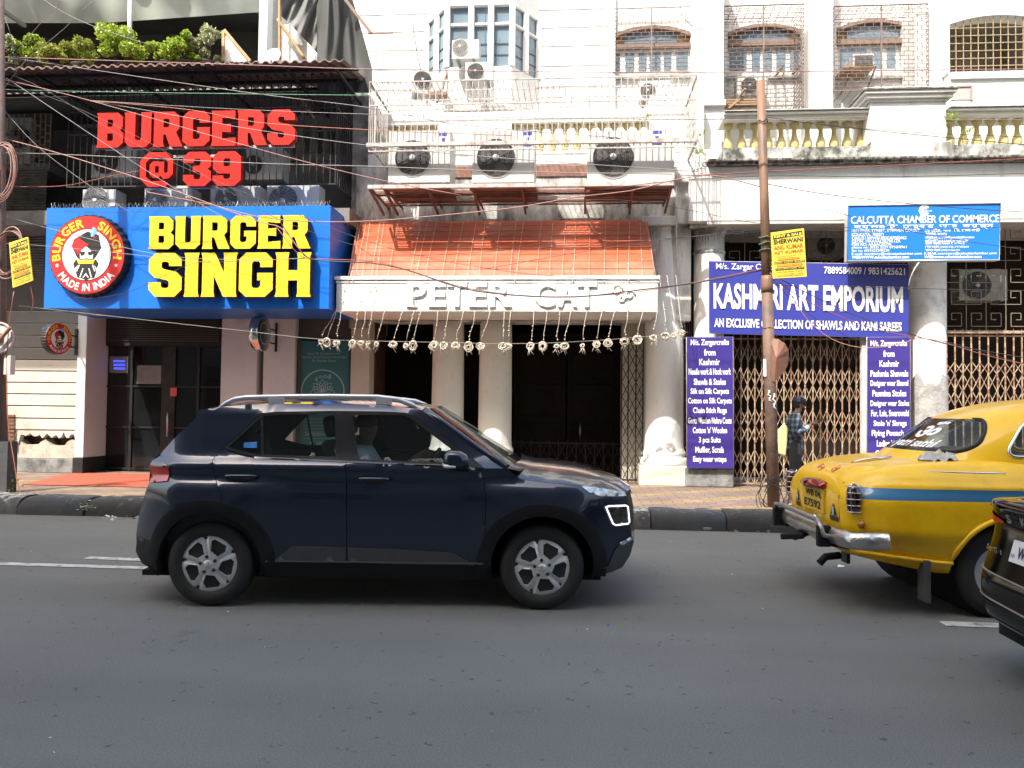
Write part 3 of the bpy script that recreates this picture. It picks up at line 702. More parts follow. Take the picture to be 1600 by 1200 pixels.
# folding lattice gate leaf pushed to the side, and low lattice in the doorway
def lattice(name, par, x0, x1, z0, z1, Y, pitch, dia_h, m, wb=.018, verticals=True, bands=None, spikes=0, stuff=False):
    s = MB(); n = max(2, int(round((x1-x0)/pitch))); p = (x1-x0)/n
    for k in range(n+1):
        xx = x0+k*p+jit(.008)
        if verticals:
            s.box(xx-wb*.62, xx+wb*.62, Y, Y+.012, z0, z1)
            if spikes: s.prism([(xx-.012, z1), (xx+.012, z1), (xx, z1+spikes)], Y, Y+.012)
    for a, b in (bands or [(z0, z1)]):
        nz = max(1, int(round((b-a)/dia_h))); dh = (b-a)/nz
        for k in range(n):
            xx = x0+k*p+jit(.012)
            for q in range(nz):
                zz = a+q*dh+jit(.012)
                s.bar((xx, Y-.006, zz), (xx+p, Y-.006, zz+dh), .006, wb*.72)
                s.bar((xx+p, Y+.020, zz), (xx, Y+.020, zz+dh), .006, wb*.72)
    for zz in (z0+.03, z1-.03): s.box(x0, x1, Y-.002, Y+.014, zz-.014, zz+.014)
    return s.build(name, m, par)
g = lattice('folding_gate', None, X(971, 14.0, 620), X(1004, 14.0, 620), G+.03, Z(530, 14.0, 985), 14.0, .11, .25, BLACKM)
tag(g, 'narrow black iron lattice gate folded beside the big white round column', 'gate')
g = lattice('folding_gate', None, X(801, 14.75, 700), X(972, 14.75, 700), G+.03, Z(690, 14.75, 880), 14.75, .17, .38, mat('dull iron lattice', (.020,.016,.013), .7, .3, 8, spec=.2), spikes=.05)
tag(g, 'low dark iron lattice gate across the dark wooden entrance doors', 'gate')
s = MB(); s.box(X(972, 14.35, 620), X(1010, 14.35, 620), 14.4, 14.9, G, ze1+1.2); s.build('gate_reveal', BEIGE, MBG)
# fascia with raised letters
Yf = 12.65
zf0, zf1 = Z(487, Yf, 776), Z(431.5, Yf, 776); xf0, xf1 = X(525.5, Yf, 460), X(1028, Yf, 460)
s = MB(); s.box(xf0, xf1, Yf, 13.95, zf0, zf1-.11, 0)
for a, b, o in ((zf1-.11, zf1-.075, .012), (zf1-.075, zf1-.06, -.006), (zf1-.06, zf1, .03)): s.box(xf0-o, xf1+o, Yf-o, 13.95, a, b, 0)
fa = s.build('fascia', WHITE, MBG, bevel=.008)
chars = [('P', 637, 666), ('E', 671, 697), ('T', 699, 730), ('E', 734, 761), ('R', 765, 800), ('C', 835, 868), ('A', 872, 902), ('T', 902, 932)]
for c, a, b in chars:
    s = MB(); z0, z1 = Z(480, Yf, 780), Z(440.5, Yf, 780)
    text_fit(s, c, X(a, Yf, 460), X(b, Yf, 460), z0, z1, Yf-.016, .03, .02, 0)
    for px in ((a+7,) if c in 'PE' else (a+7, b-7) if c == 'RA' else ()): s.box(X(px-8, Yf, 460), X(px+8, Yf, 460), Yf-.03, Yf-.001, z0-.006, z0+.03, 0)
    s.build('raised_letter', WHITE, fa)
for cx_, cz_, r_ in ((964, 453, 9), (984, 461, 8), (972, 468, 6)):   # curling carved ornament
    c = P(cx_, cz_, Yf)
    MB().tube([(c.x+math.cos(t*.55)*r_*.0102*(1-t*.05), Yf-.01, c.z+math.sin(t*.55)*r_*.0102*(1-t*.05)) for t in range(15)], .020, 6).build('carved_scroll', WHITE, fa)
# awning of overlapping orange boards, concave
ORANGE = mat('orange red awning board', (.42,.075,.024), .55, .1, 4, .08, stain=(.46,.14,.075), stain_amt=.45, stain_scale=2.2, stretch=(.7,2,1))
s = MB(); n = 9
za0, za1 = zf1, Z(344.5, 13.8, 780)
prof = []
for k in range(n+1):
    t = k/n; prof.append((12.78 + 1.05*t**1.35, za0+(za1-za0)*(t**.92)))
xa0, xa1 = X(548, 12.8, 430), X(1022, 12.8, 430); xb0, xb1 = X(561, 13.8, 345), X(1012, 13.8, 345)
for k in range(n):
    (y0, z0), (y1, z1) = prof[k], prof[k+1]; t0, t1 = k/n, (k+1)/n
    l0, r0 = xa0+(xb0-xa0)*t0, xa1+(xb1-xa1)*t0; l1, r1 = xa0+(xb0-xa0)*t1, xa1+(xb1-xa1)*t1
    s.add([(l0,y0-.013,z0-.006),(r0,y0-.013,z0-.006),(r1,y1,z1),(l1,y1,z1),(l0,y0,z0-.006),(r0,y0,z0-.006)], [(0,1,2,3),(4,5,1,0)])
s.add([(xa0,12.78,za0)]+[(xa0+(xb0-xa0)*k/n, prof[k][0], prof[k][1]) for k in range(n+1)]+[(xb0,13.85,za0)], [list(range(n+3))])
s.add([(xa1,12.78,za0)]+[(xa1+(xb1-xa1)*k/n, prof[k][0], prof[k][1]) for k in range(n+1)]+[(xb1,13.85,za0)], [list(reversed(range(n+3)))])
s.build('awning', ORANGE, MBG)
# wall above the awning
zw1 = Z(258, Yw, 800)
s = MB(); s.box(X(556, Yw, 330), X(1080, Yw, 330), Yw, 14.6, zf0, zw1); s.build('front_wall', WHITE_D, MBG)
s = MB(); s.box(X(690, 13.84, 262), X(1010, 13.84, 262), 13.825, 13.9, Z(276, 13.82, 800), Z(259, 13.82, 800)); s.build('brown_band', mat('brown dusty band', (.21,.11,.085), .85, .25, 6, .2), MBG)
# first floor terrace: slab, balusters, parapet rail
zt0, zt1 = Z(238, 13.9, 900), Z(192, 13.9, 900)
s = MB(); s.box(X(575, 13.85, 245), X(1120, 13.85, 245), 13.84, 14.6, zw1, zt0); s.box(X(590, 13.85, 185), X(1018, 13.85, 185), 13.86, 14.2, zt1, Z(172, 13.86, 900)); 
s.box(X(1015, 13.85, 185), X(1100, 13.85, 185), 13.84, 14.3, zt0, Z(150, 13.84, 1050)); s.box(X(684, 13.85, 185), X(800, 13.85, 185), 13.85, 14.25, zt0, zt1+.001)
s.build('terrace_parapet', WHITE, MBG, bevel=.01)
h = zt1-zt0
b0 = MB().lathe(baluster_profile(h, .075), (0,0,0), 14).build('baluster', YEL, MBG)
cnt = 0
for px in [602+k*18.6 for k in range(5)] + [806+k*19.2 for k in range(11)]:
    o = b0 if cnt == 0 else b0.copy()
    if cnt: COL.objects.link(o); o.parent = MBG
    o.location = Vector((X(px, 14.0, 215), 14.0, zt0)); cnt += 1
s = MB(); s.box(-4.5, 3.0, 14.6, 22, zw1-.1, zt0-.05); s.build('terrace_floor', mat('terrace concrete', (.3,.29,.27), .9, .2, 2), MBG)
# set back upper wall with drawn grooves
Yu = 15.6
xu0, xu1 = X(548, Yu, 60), X(958, Yu, 60)
s = MB(); zz = [Z(py, Yu, 900) for py in (240, 135, 103, 72, 43, 15, -15, -45, -90)]
for z0, z1 in zip(zz, zz[1:]): s.box(xu0, xu1, Yu, Yu+.2, z0+.011, z1-.011)
s.box(xu0, xu1, Yu+.05, Yu+.3, zz[0], zz[-1])
s.build('upper_wall', WHITE, MBG, bevel=.006, seg=1)
# bay window
bw = empty('bay_window'); bw.parent = MBG; ORG[bw.name] = ORG[MBG.name]
Yb = 14.9
A, B, C_, E_ = X(667, Yu, 70), X(698, Yb, 70), X(800, Yb, 70), X(842, Yu, 70)
z0, z1 = Z(128, Yb, 750), Z(4, Yb, 750); zi0, zi1 = Z(104, Yb, 750), Z(8, Yb, 750)
s = MB()
s.prism([(A, z0-.6), (A, z0), (E_, z0), (E_, z0-.6)], Yu-.05, Yu+.05)
pl = [(A, Yu), (B, Yb), (C_, Yb), (E_, Yu)]
def slab(m, pl, z0, z1, mi=0):
    n = len(pl); m.add([(x, y, z0) for x, y in pl]+[(x, y, z1) for x, y in pl], [list(reversed(range(n))), list(range(n, 2*n))]+[(i, (i+1) % n, (i+1) % n+n, i+n) for i in range(n)], mi)
slab(s, pl, z0-.55, zi0); slab(s, pl, zi1, z1+.9)
cx_ = (A+E_)/2; cy_ = Yu+.1
def lerp2(p, q, t): return (p[0]+(q[0]-p[0])*t, p[1]+(q[1]-p[1])*t)
posts = [pl[0], lerp2(pl[0], pl[1], .5), pl[1], (X(736, Yb, 50), Yb), (X(767, Yb, 50), Yb), pl[2], lerp2(pl[2], pl[3], .5), pl[3]]
for x, y in posts: s.box(x-.055, x+.055, y-.025, y+.12, zi0, zi1)
for zz_ in (zi0+.82*(zi1-zi0)*.86,):
    for a, b in zip(posts, posts[1:]): s.bar((a[0], a[1]+.06, zz_), (b[0], b[1]+.06, zz_), .07, .05)
s.build('frame', WHITE, bw, bevel=.006, seg=1)
s = MB()
for a, b in zip(posts, posts[1:]): s.add([(a[0],a[1]+.09,zi0),(b[0],b[1]+.09,zi0),(b[0],b[1]+.09,zi1),(a[0],a[1]+.09,zi1)], [(0,1,2,3)])
s.build('pane', PANE, bw)
s = MB()
for a, b in zip(posts, posts[1:]):
    for t in (.3, .55): 
        zz_ = zi0+(zi1-zi0)*t*.72; s.bar((a[0], a[1]+.075, zz_), (b[0], b[1]+.075, zz_), .012, .012)
s.build('glazing_bar', mat('dark glazing bar', (.06,.06,.06), .6), bw)
# metal cage in front: lower frame carrying the outdoor units, white grille above
cage = empty('balcony_grille'); cage.parent = MBG; ORG[cage.name] = ORG[MBG.name]
Yg = 12.5
xg0, xg1 = X(577, Yg, 180), X(1089, Yg, 180)
zr0, zr1 = Z(223, Yg, 830), Z(123, Yg, 830); zlow = Z(290, Yg, 810)
s = MB(); k = 0
zmid = Z(235, Yg, 830)
while xg0+k*.0985 < xg1:
    xx = xg0+k*.0985; s.box(xx-.006, xx+.006, Yg, Yg+.012, zr0-.1, zr1)
    s.bar((xx, Yg, zr1), (xx, 13.8, zr1+.02), .009)      # roof bars of the cage
    k += 1
for zz_ in (zr1, Z(160, Yg, 830), zr0-.1): s.box(xg0, xg1, Yg-.006, Yg+.016, zz_-.009, zz_+.009)
for yy in (12.9, 13.3, 13.75): s.box(xg0, xg1, yy-.006, yy+.006, zr1-.004, zr1+.016)
for xx in (xg0, xg1):
    k = 0
    while Yg+k*.11 < 13.8: s.bar((xx, Yg+k*.11, zr0), (xx, Yg+k*.11, zr1), .011); k += 1
    s.bar((xx, Yg, zr0), (xx, 13.8, zr0), .03); s.bar((xx, Yg, zr1), (xx, 13.8, zr1), .03)
s.build('bar_panel', WHITEM, cage)
s = MB(); s.box(X(573, Yg, 223), xg1, Yg-.03, Yg+.03, zr0-.03, zr0+.03); s.build('rail', WHITEM, cage)
s = MB(); s.box(X(575, Yg, 290), X(1052, Yg, 290), Yg-.035, Yg+.02, zlow-.03, zlow+.03)
s.build('rail', WHITEM, cage)
s = MB()
xl0, xl1 = X(577, Yg, 290), X(1050, Yg, 290)
for px0, px1 in ((608, 705), (735, 838), (915, 1052)):
    s.box(X(px0, 12.7, 290), X(px1, 12.7, 290), 12.56, 12.72, zlow-.02, zlow+.03); s.box(X(px0, 12.7, 290), X(px1, 12.7, 290), 13.1, 13.3, zlow-.02, zlow+.03)
for px in (577, 600, 668, 738, 815, 915, 990, 1050):
    xx = X(px, Yg, 290); s.bar((xx, Yg+.02, zlow-.02), (xx, Yw-.35, zlow-.20), .032, .045); s.bar((xx, Yg+.02, zlow), (xx, Yw, zlow), .03)
for yy in (12.85, 13.0, 13.45, 13.65): s.bar((xl0, yy, zlow), (xl1, yy, zlow), .03)
s.build('bracket', RUSTM, cage)
s = MB()
for k in range(12):
    s.box(xl0, xl1, 12.55+k*.1, 12.58+k*.1, zlow+.032, zlow+.05)
s.build('slatted_shelf', WHITEM, cage)
# ================================================================== RIGHT BUILDING (colonnade)
RBG = wthing('colonnade_building', 'white building on the right with columns, yellow balusters and arched grilled windows', 'building', (6.0, 14.2, G))
XR = 26.0
Yc1 = 13.8
# ledge, entablature
ze0, ze1 = Z(344, 13.45, 1300), Z(258, 13.45, 1300)
xs = X(1076, 13.5, 300)
s = MB(); s.box(xs, XR, 13.45, 14.9, ze0, ze1); s.build('entablature', WHITE, RBG, bevel=.012)
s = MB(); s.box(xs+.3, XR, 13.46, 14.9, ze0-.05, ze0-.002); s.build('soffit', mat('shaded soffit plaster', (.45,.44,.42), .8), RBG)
zg0, zg1 = ze1, Z(249, 13.2, 1300)
s = MB(); s.box(X(1110, 13.2, 255), XR, 13.33, 14.9, zg0+.002, Z(250, 13.33, 1300))
s.box(X(1107, 13.26, 247), XR, 13.26, 14.9, Z(250, 13.26, 1300)+.012, Z(247, 13.26, 1300)+.02)
s.build('cornice', GRIME, RBG, bevel=.008)
zb0 = Z(231, 13.4, 1300)
s = MB(); s.box(X(1130, 13.35, 240), X(1362, 13.35, 240), 13.33, 14.2, Z(247, 13.33, 1300), zb0, 0); s.box(X(1487, 13.35, 240), XR, 13.33, 14.2, Z(247, 13.33, 1300), zb0, 0)
s.build('balustrade_base', mat('mossy white base', (.5,.5,.48), .9, .25, 4, .3, stain=(.06,.065,.05), stain_amt=.75, stain_scale=3.5, stretch=(1,1,.7)), RBG)
s = MB(); s.box(X(1362, 13.3, 200), X(1487, 13.3, 200), 13.3, 14.2, Z(247, 13.3, 1420), zb0+.05, 1)
s.box(X(1360, 13.3, 200), X(1479, 13.3, 200), 13.31, 14.2, zb0+.05, Z(159, 13.31, 1420), 0)
for a, b, o in ((159, 155, .03), (155, 149, .08), (149, 144, .12), (144, 141, .15)):
    s.box(X(1360, 13.3, 200)-o, X(1479, 13.3, 200)+o, 13.31-o, 14.2, Z(a, 13.31, 1420), Z(b, 13.31, 1420), 0 if a > 145 else 2)
s.build('pedestal', [WHITE, WHITE_D, GRIME], RBG, bevel=.006, seg=1)
# balustrade rails + balusters
zt0, zt1 = zb0, Z(186, 13.5, 1250)
s = MB()
for (a, b) in ((1130, 1361), (1480, 1900)):
    x0, x1 = X(a, 13.45, 180), X(b, 13.45, 180)
    s.box(x0, x1, 13.42, 14.0, zt1, Z(179, 13.42, 1250), 0); s.box(x0, x1, 13.36, 14.0, Z(179, 13.42, 1250)+.002, Z(173, 13.36, 1250), 0); s.box(x0, x1, 13.33, 14.0, Z(173, 13.36, 1250)+.002, Z(170, 13.33, 1250), 1)
s.build('balustrade_rail', [WHITE, GRIME], RBG, bevel=.006, seg=1)
h = zt1-zt0; b0 = None
for px in [1138+k*20.6 for k in range(11)] + [1484+k*21 for k in range(10)]:
    if b0 is None: b0 = o = MB().lathe(baluster_profile(h-.001, .082), (0,0,0), 16).build('baluster', YEL, RBG)
    else: o = b0.copy(); COL.objects.link(o); o.parent = RBG
    o.location = Vector((X(px, 13.7, 208), 13.7, zt0))
# grey wall behind the far right balusters
s = MB(); RB(s, 1483, 183, 1720, 236, 14.4, .1); s.build('inner_parapet', mat('grey inner wall', (.28,.25,.23), .85, .15, 3), RBG)
s = MB(); s.box(X(1100, 13.9, 240), XR, 14.0, 20, zg0-.1, zt0-.12); s.build('terrace_floor', mat('terrace concrete', (.3,.29,.27), .9, .2, 2), RBG)
# upper wall: pilasters, recessed window walls
Yp, Yn = 14.55, 15.15
zu0, zu1 = zt0-.2, Z(-90, Yp, 1300)
s = MB()
for a, b, y in ((1103, 1131, 14.2), (1266, 1302, Yp), (1430, 1484, Yp)):
    s.box(X(a, y, 90), X(b, y, 90), y, 15.5, zu0, zu1)
s.box(X(1090, 14.1, 150), X(1134, 14.1, 150), 14.08, 15.4, Z(165, 14.1, 1110), Z(156, 14.1, 1110)); s.box(X(1095, 14.1, 150), X(1132, 14.1, 150), 14.13, 15.4, Z(156, 14.1, 1110)+.002, Z(147, 14.1, 1110))
s.box(X(1092, 14.15, 200), X(1132, 14.15, 200), 14.16, 15.4, zt0-.1, Z(165, 14.1, 1110)-.002)
s.box(X(952, 15.0, 60), X(962, 15.0, 60), 15.05, 15.6, zu0, zu1)
s.build('pilaster', WHITE, RBG, bevel=.008)
s = MB(); s.box(X(955, Yn, 60), X(1484, Yn, 60), Yn, 15.7, zu0, Z(112, Yn, 1200)); s.box(X(955, Yn, 60), X(1484, Yn, 60), Yn, 15.7, Z(38, Yn, 1200)+.25, zu1)
for a, b in ((955, 957), (1079, 1137), (1254, 1307), (1427, 1484)): s.box(X(a, Yn, 60), X(b, Yn, 60), Yn, 15.7, Z(112, Yn, 1200)+.001, Z(38, Yn, 1200)+.249)
s.build('upper_wall', WHITE, RBG)
def arch_window(px0, px1, py_top, py_mid, py_bot, panes):
    """arched window: tan spandrels + grey fanlight over a band, white casements below"""
    w = empty('window'); w.parent = RBG; ORG[w.name] = ORG[RBG.name]
    pxm = (px0+px1)/2; x0, x1 = X(px0, Yn, 80), X(px1, Yn, 80); zt, zm, zb = Z(py_top, Yn, pxm), Z(py_mid, Yn, pxm), Z(py_bot, Yn, pxm)
    W = x1-x0; rise = .16
    def arc(z, inset=0, n=14): return [(x0+inset+(W-2*inset)*k/n, z+rise*(1-(2*k/n-1)**2)-rise) for k in range(n+1)]
    # wall round the arch
    q = MB(); top = arc(zt); q.prism(top+[(x1, zt+.6), (x0, zt+.6)], Yn-.003, Yn+.3); q.build('arch_surround', WHITE, w)
    q = MB(); q.prism(arc(zt-.003)+list(reversed(arc(zt-.07))), Yn-.03, Yn+.12); q.box(x0, x1, Yn-.035, Yn+.12, zm-.045, zm+.045); q.build('arch_frame', BROWNW, w)
    q = MB(); q.prism([(x0, zm+.046)]+arc(zt-.075)+[(x1, zm+.046)], Yn+.09, Yn+.11); q.build('fanlight', TAN, w)
    a, b = x0+W*.15, x1-W*.17
    q = MB(); q.prism([(a, zm+.05), (a, zt-.15), (a+(b-a)*.3, zt-.095), (a+(b-a)*.7, zt-.095), (b, zt-.15), (b, zm+.05)], Yn+.06, Yn+.085); q.build('fanlight_pane', PANE, w)
    q = MB(); q.box(x0, x1, Yn+.06, Yn+.12, zb, zm-.046)
    q.build('casement', WHITE, w)
    q = MB()
    for a, b in panes: q.box(x0+W*a, x0+W*b, Yn+.045, Yn+.058, zb+.06, zm-.1)
    q.build('pane', PANE, w)
    q = MB(); q.box(x0-.03, x1+.03, Yn-.07, Yn+.1, zb-.14, zb-.08); q.build('sill', mat('grimy sill', (.45,.44,.42), .85, .3, 5, stain=(.15,.14,.13), stain_amt=.5), w)
    return w
def grille_cage(px0, px1, py0, py1, Y, row=.075, colw=.15, mt=None, top=True, grid=False):
    q = MB(); pxm = (px0+px1)/2; x0, x1 = X(px0, Y, 90), X(px1, Y, 90); z0, z1 = Z(py1, Y, pxm), Z(py0, Y, pxm); w = .008
    n = int((z1-z0)/row)
    for k in range(n+1):
        zz_ = z0+k*(z1-z0)/n; q.box(x0, x1, Y, Y+w, zz_-w/2, zz_+w/2)
        if k < n:
            xx = x0 + (colw/2 if (k % 2 and not grid) else 0)
            while xx < x1: q.box(xx-w/2, xx+w/2, Y, Y+w, zz_, zz_+(z1-z0)/n); xx += colw
    if top:
        for xx in (x0, x1):
            for k in range(0, n+1): q.bar((xx, Y, z0+k*(z1-z0)/n), (xx, Yn, z0+k*(z1-z0)/n), w)
            yy = Y
            while yy < Yn: q.bar((xx, yy, z0), (xx, yy, z1), w); yy += .13
        xx = x0
        while xx < x1: q.bar((xx, Y, z1), (xx, Yn, z1), w); q.bar((xx, Y, z0), (xx, Yn, z0), w); xx += colw
        yy = Y
        while yy < Yn: q.bar((x0, yy, z1), (x1, yy, z1), w); yy += .1
    xm = (x0+x1)/2; q.box(xm-.012, xm+.012, Y-.004, Y+.012, z0, z1); 
    for zz_ in (z0, z1): q.box(x0, x1, Y-.004, Y+.012, zz_-.01, zz_+.01)
    return q.build('window_grille', mt or mat('thin brown iron mesh', (.17,.12,.105), .6, .3, 9), RBG)
arch_window(957, 1079, 40, 72, 113, [(0,.10),(.17,.28),(.34,.44),(.48,.62),(.66,.76),(.82,.97)])
arch_window(1137, 1254, 37, 68, 113, [(.03,.26),(.33,.44),(.5,.6),(.66,.78),(.84,.96)])
arch_window(1307, 1427, 30, 65, 113, [(.06,.40),(.49,.59),(.67,.78),(.84,.95)])
grille_cage(958, 1078, 12, 113, 15.0, top=False)
grille_cage(1131, 1256, 8, 166, 14.45)
grille_cage(1304, 1451, 8, 140, 14.45)
# far right: wide dark opening with a square grille, small vent
Yo = 14.35
x0, x1 = X(1484, Yo, 70), X(1640, Yo, 70); z0, z1 = Z(113, Yo, 1540), Z(36, Yo, 1540); rise = .14
s = MB()
s.box(x0-.02, XR, Yo, Yo+.3, zu0, z0-.0)
n = 12; arc = [(x0+(x1-x0)*k/n, z1+rise*(1-(2*k/n-1)**2)) for k in range(n+1)]
s.prism(arc+[(x1, zu1), (x0, zu1)], Yo, Yo+.3); s.box(x1, XR, Yo, Yo+.3, z0, zu1)
s.box(x0-.05, x0, Yo, Yo+.3, z0, zu1)
s.box(x0, XR, Yo-.05, Yo+.02, z0-.12, z0-.001)
s.build('corner_wall', WHITE, RBG)
s = MB(); s.box(x0-.3, x1+.3, Yo+1.6, Yo+1.7, z0-.2, z1+1.6, 0); s.box(x0-.3, x1+.3, Yo+.3, Yo+1.7, z1+.45, z1+.5, 0); s.box(x0-.3, x0, Yo+.3, Yo+1.6, z0, z1+1, 0); s.box(x0, x1, Yo+.3, Yo+1.6, z0-.1, z0, 0); s.box(x1, x1+.2, Yo+.3, Yo+1.6, z0, z1+.3, 0)
s.build('loggia_inside', mat('shaded loggia wall', (.40,.36,.29), .8, .25, 2), RBG)
s = MB(); wx = x0
while wx < x1: s.box(wx-.0055, wx+.0055, Yo+.04, Yo+.055, z0, z1+rise*(1-(2*(wx-x0)/(x1-x0)-1)**2)); wx += .125
wz = z0
while wz < z1: s.box(x0, x1, Yo+.036, Yo+.05, wz-.0055, wz+.0055); wz += .135
s.build('window_grille', mat('tan iron grille', (.33,.25,.16), .7, .2, 9), RBG)
s = MB(); RB(s, 1486, 134, 1519, 156, Yo-.012, .05, 1); 
for a, b, c, d in ((1485, 133, 1520, 135.5), (1517, 135.6, 1520, 156)): RB(s, a, b, c, d, Yo-.03, .04, 0)
s.build('vent_opening', [mat('reddish vent edge', (.3,.24,.22), .8), mat('grey vent', (.32,.33,.31), .8)], RBG)
# ground floor columns
c1, cx1, cy1, r1, z1_ = column(1083, 1131, 13.75, 362, 'column', RBG, WHITE, torus=False, plinth=False, taper=1.0)
def capital(cx, cy, r, zt, par):
    q = MB().lathe([(r*1.0, zt-.42), (r*1.06, zt-.40), (r*1.06, zt-.37), (r*.99, zt-.35), (r*1.0, zt-.1), (r*1.2, zt)], (cx, cy, 0), 32)
    q.box(cx-r*1.45, cx+r*1.45, cy-r*1.45, cy+r*1.45, zt, zt+.07); q.box(cx-r*1.5, cx+r*1.5, cy-r*1.5, cy+r*1.5, zt+.071, ze0-.001+.2)
    q.build('column_capital', WHITE_D, par, bevel=.008)
capital(cx1, cy1, r1, z1_, c1)
c2, cx2, cy2, r2, z2_ = column(1421, 1478, 13.75, 362, 'column', RBG, mat('peeling white column', (.80,.80,.78), .8, .06, 3, .2, stain=(.35,.34,.32), stain_amt=.2, stain_scale=1.6), torus=False, plinth=False, taper=1.0)
capital(cx2, cy2, r2, z2_, c2)
random.seed(17); q = MB(); n = 48; ztop = Z(594, 13.75, 1450)
tops = [ztop+.10*math.sin(k*.5)+.07*math.sin(k*1.3+1)+jit(.04) for k in range(n)]
vs = [(cx2+(r2*1.02+.006)*math.cos(2*math.pi*k/n), cy2+(r2*1.02+.006)*math.sin(2*math.pi*k/n), z) for z_ in (0, 1) for k in range(n) for z in ((G if z_ == 0 else tops[k]),)]
q.add(vs, [(k, (k+1) % n, (k+1) % n+n, k+n) for k in range(n)], 0, True)
q.build('bare_plaster', mat('bare rough plaster', (.34,.33,.32), .95, .25, 5, .5, stain=(.62,.62,.6), stain_amt=.3, stain_scale=6), c2)
c3, cx3, cy3, r3, z3_ = column(1780, 1840, 13.75, 362, 'column', RBG, WHITE, torus=False, plinth=False, taper=1.0)
capital(cx3, cy3, r3, z3_, c3)
s = MB(); s.box(X(1072, 13.55, 745), X(1147, 13.55, 745), 13.58, 14.4, G, Z(732, 13.55, 1108)); s.build('plinth', STONE, RBG, bevel=.02)
s = MB(); s.box(X(1415, 13.6, 745), X(1484, 13.6, 745), 13.6, 14.4, G, Z(720, 13.6, 1450)); s.build('plinth', STONE, RBG, bevel=.02)
# weathered corner above the left column
s = MB(); s.box(X(1058, 13.6, 300), X(1112, 13.6, 300), 13.62, 14.4, ze0, Z(280, 13.6, 1085)); s.box(X(1052, 13.55, 275), X(1120, 13.55, 275), 13.55, 14.4, Z(280, 13.6, 1085)+.002, Z(258, 13.55, 1085)); s.build('corner_block', WHITE_D, RBG, bevel=.02)
# dark inside of the arcade
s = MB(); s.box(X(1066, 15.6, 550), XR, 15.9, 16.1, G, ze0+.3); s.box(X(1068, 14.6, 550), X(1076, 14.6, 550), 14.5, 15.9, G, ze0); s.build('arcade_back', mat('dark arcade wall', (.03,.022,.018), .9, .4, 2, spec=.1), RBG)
s = MB(); RB(s, 1068, 360, 1080, 735, 14.2, .05, 0)
for k in range(5): RB(s, 1067+k*3.2, 362, 1068+k*3.2, 735, 14.12, .02, 1)
for k in range(9): RB(s, 1066, 410+k*36, 1081, 412+k*36, 14.1, .02, 1)
s.build('gap_pipes', [DARK, mat('old pipe brown', (.12,.085,.06), .7)], RBG)
s = MB(); RB(s, 1347, 525, 1357, 720, 13.62, .1, 0); s.build('gate_post', mat('whitewashed post', (.62,.6,.57), .8), RBG)
# grey-key iron grilles above the gates
def key_grille(px0, px1, py0, py1, Y, cell, name='key_grille'):
    q = MB(); pxm = (px0+px1)/2; x0, x1 = X(px0, Y, 450), X(px1, Y, 450); z0, z1 = Z(py1, Y, pxm), Z(py0, Y, pxm); w = .010
    nx, nz = max(1, int((x1-x0)/cell)), max(1, int((z1-z0)/cell)); cx_, cz_ = (x1-x0)/nx, (z1-z0)/nz
    key = [((0,.2),(.75,.2)),((.75,.2),(.75,.8)),((.75,.8),(.25,.8)),((.25,.8),(.25,.5)),((.25,.5),(.5,.5))]
    for i in range(nx):
        for j in range(nz):
            for (a, b), (c, d) in key:
                fl = (i+j) % 2
                if fl: a, c = 1-a, 1-c
                q.bar((x0+(i+a)*cx_, Y, z0+(j+b)*cz_), (x0+(i+c)*cx_, Y, z0+(j+d)*cz_), w, w, up=(0,1,0))
        q.box(x0+i*cx_-w/2, x0+i*cx_+w/2, Y, Y+w, z0, z1)
    for j in (0, nz): q.box(x0, x1, Y, Y+w, z0+j*cz_-w/2, z0+j*cz_+w/2)
    return q.build(name, mat('grey tan iron key grille', (.22,.18,.13), .75, .2, 9), RBG)
key_grille(1132, 1421, 350, 420, 14.0, .34)
key_grille(1479, 1760, 345, 517, 14.0, .31)
# the folding gates
g = tag(lattice('folding_gate', None, X(1146, 13.9, 640), X(1350, 13.9, 640), G+.02, Z(527, 13.9, 1250), 13.9, .118, .30, RUSTB, wb=.017, bands=[(G+.05, G+.62), (G+.75, G+1.32), (G+1.45, G+2.03), (G+2.12, Z(535, 13.9, 1250))], spikes=.05), 'tall rusty tan folding lattice gate behind the man, under the wide banner', 'gate')
g = tag(lattice('folding_gate', None, X(1479, 13.9, 600), X(1760, 13.9, 600), G+.02, Z(522, 13.9, 1560), 13.9, .135, .34, RUSTB, wb=.018, bands=[(G+.1, G+.7), (G+1.4, G+1.95), (G+1.95, G+2.15)], spikes=.09), 'rusty tan folding lattice gate behind the taxi roof at the far right', 'gate')
s = MB(); s.box(X(1479, 13.88, 518), X(1760, 13.88, 518), 13.86, 13.94, Z(521, 13.88, 1560), Z(517, 13.88, 1560)); s.build('gate_head_rail', RUSTB, RBG)

# ================================================================== building across the street, behind the camera (throws the street's shade)
OB = wthing('opposite_building', 'tall grey plastered building across the street, reflected in the dark car', 'building', (0, -6, 0))
s = MB(); s.box(-21, 9, -16, -4.6, 0, 21.5); s.box(-21, 9, -4.75, -4.3, 21.0, 21.55); s.build('wall', mat('grey beige plaster', (.22,.21,.20), .9, .15, 1), OB)
s = MB()
for fl in range(5):
    for k in range(-6, 3): s.box(k*3.1-.7, k*3.1+.7, -4.61, -4.55, 1.2+fl*3.4, 3.2+fl*3.4)
s.build('window', PANED, OB)
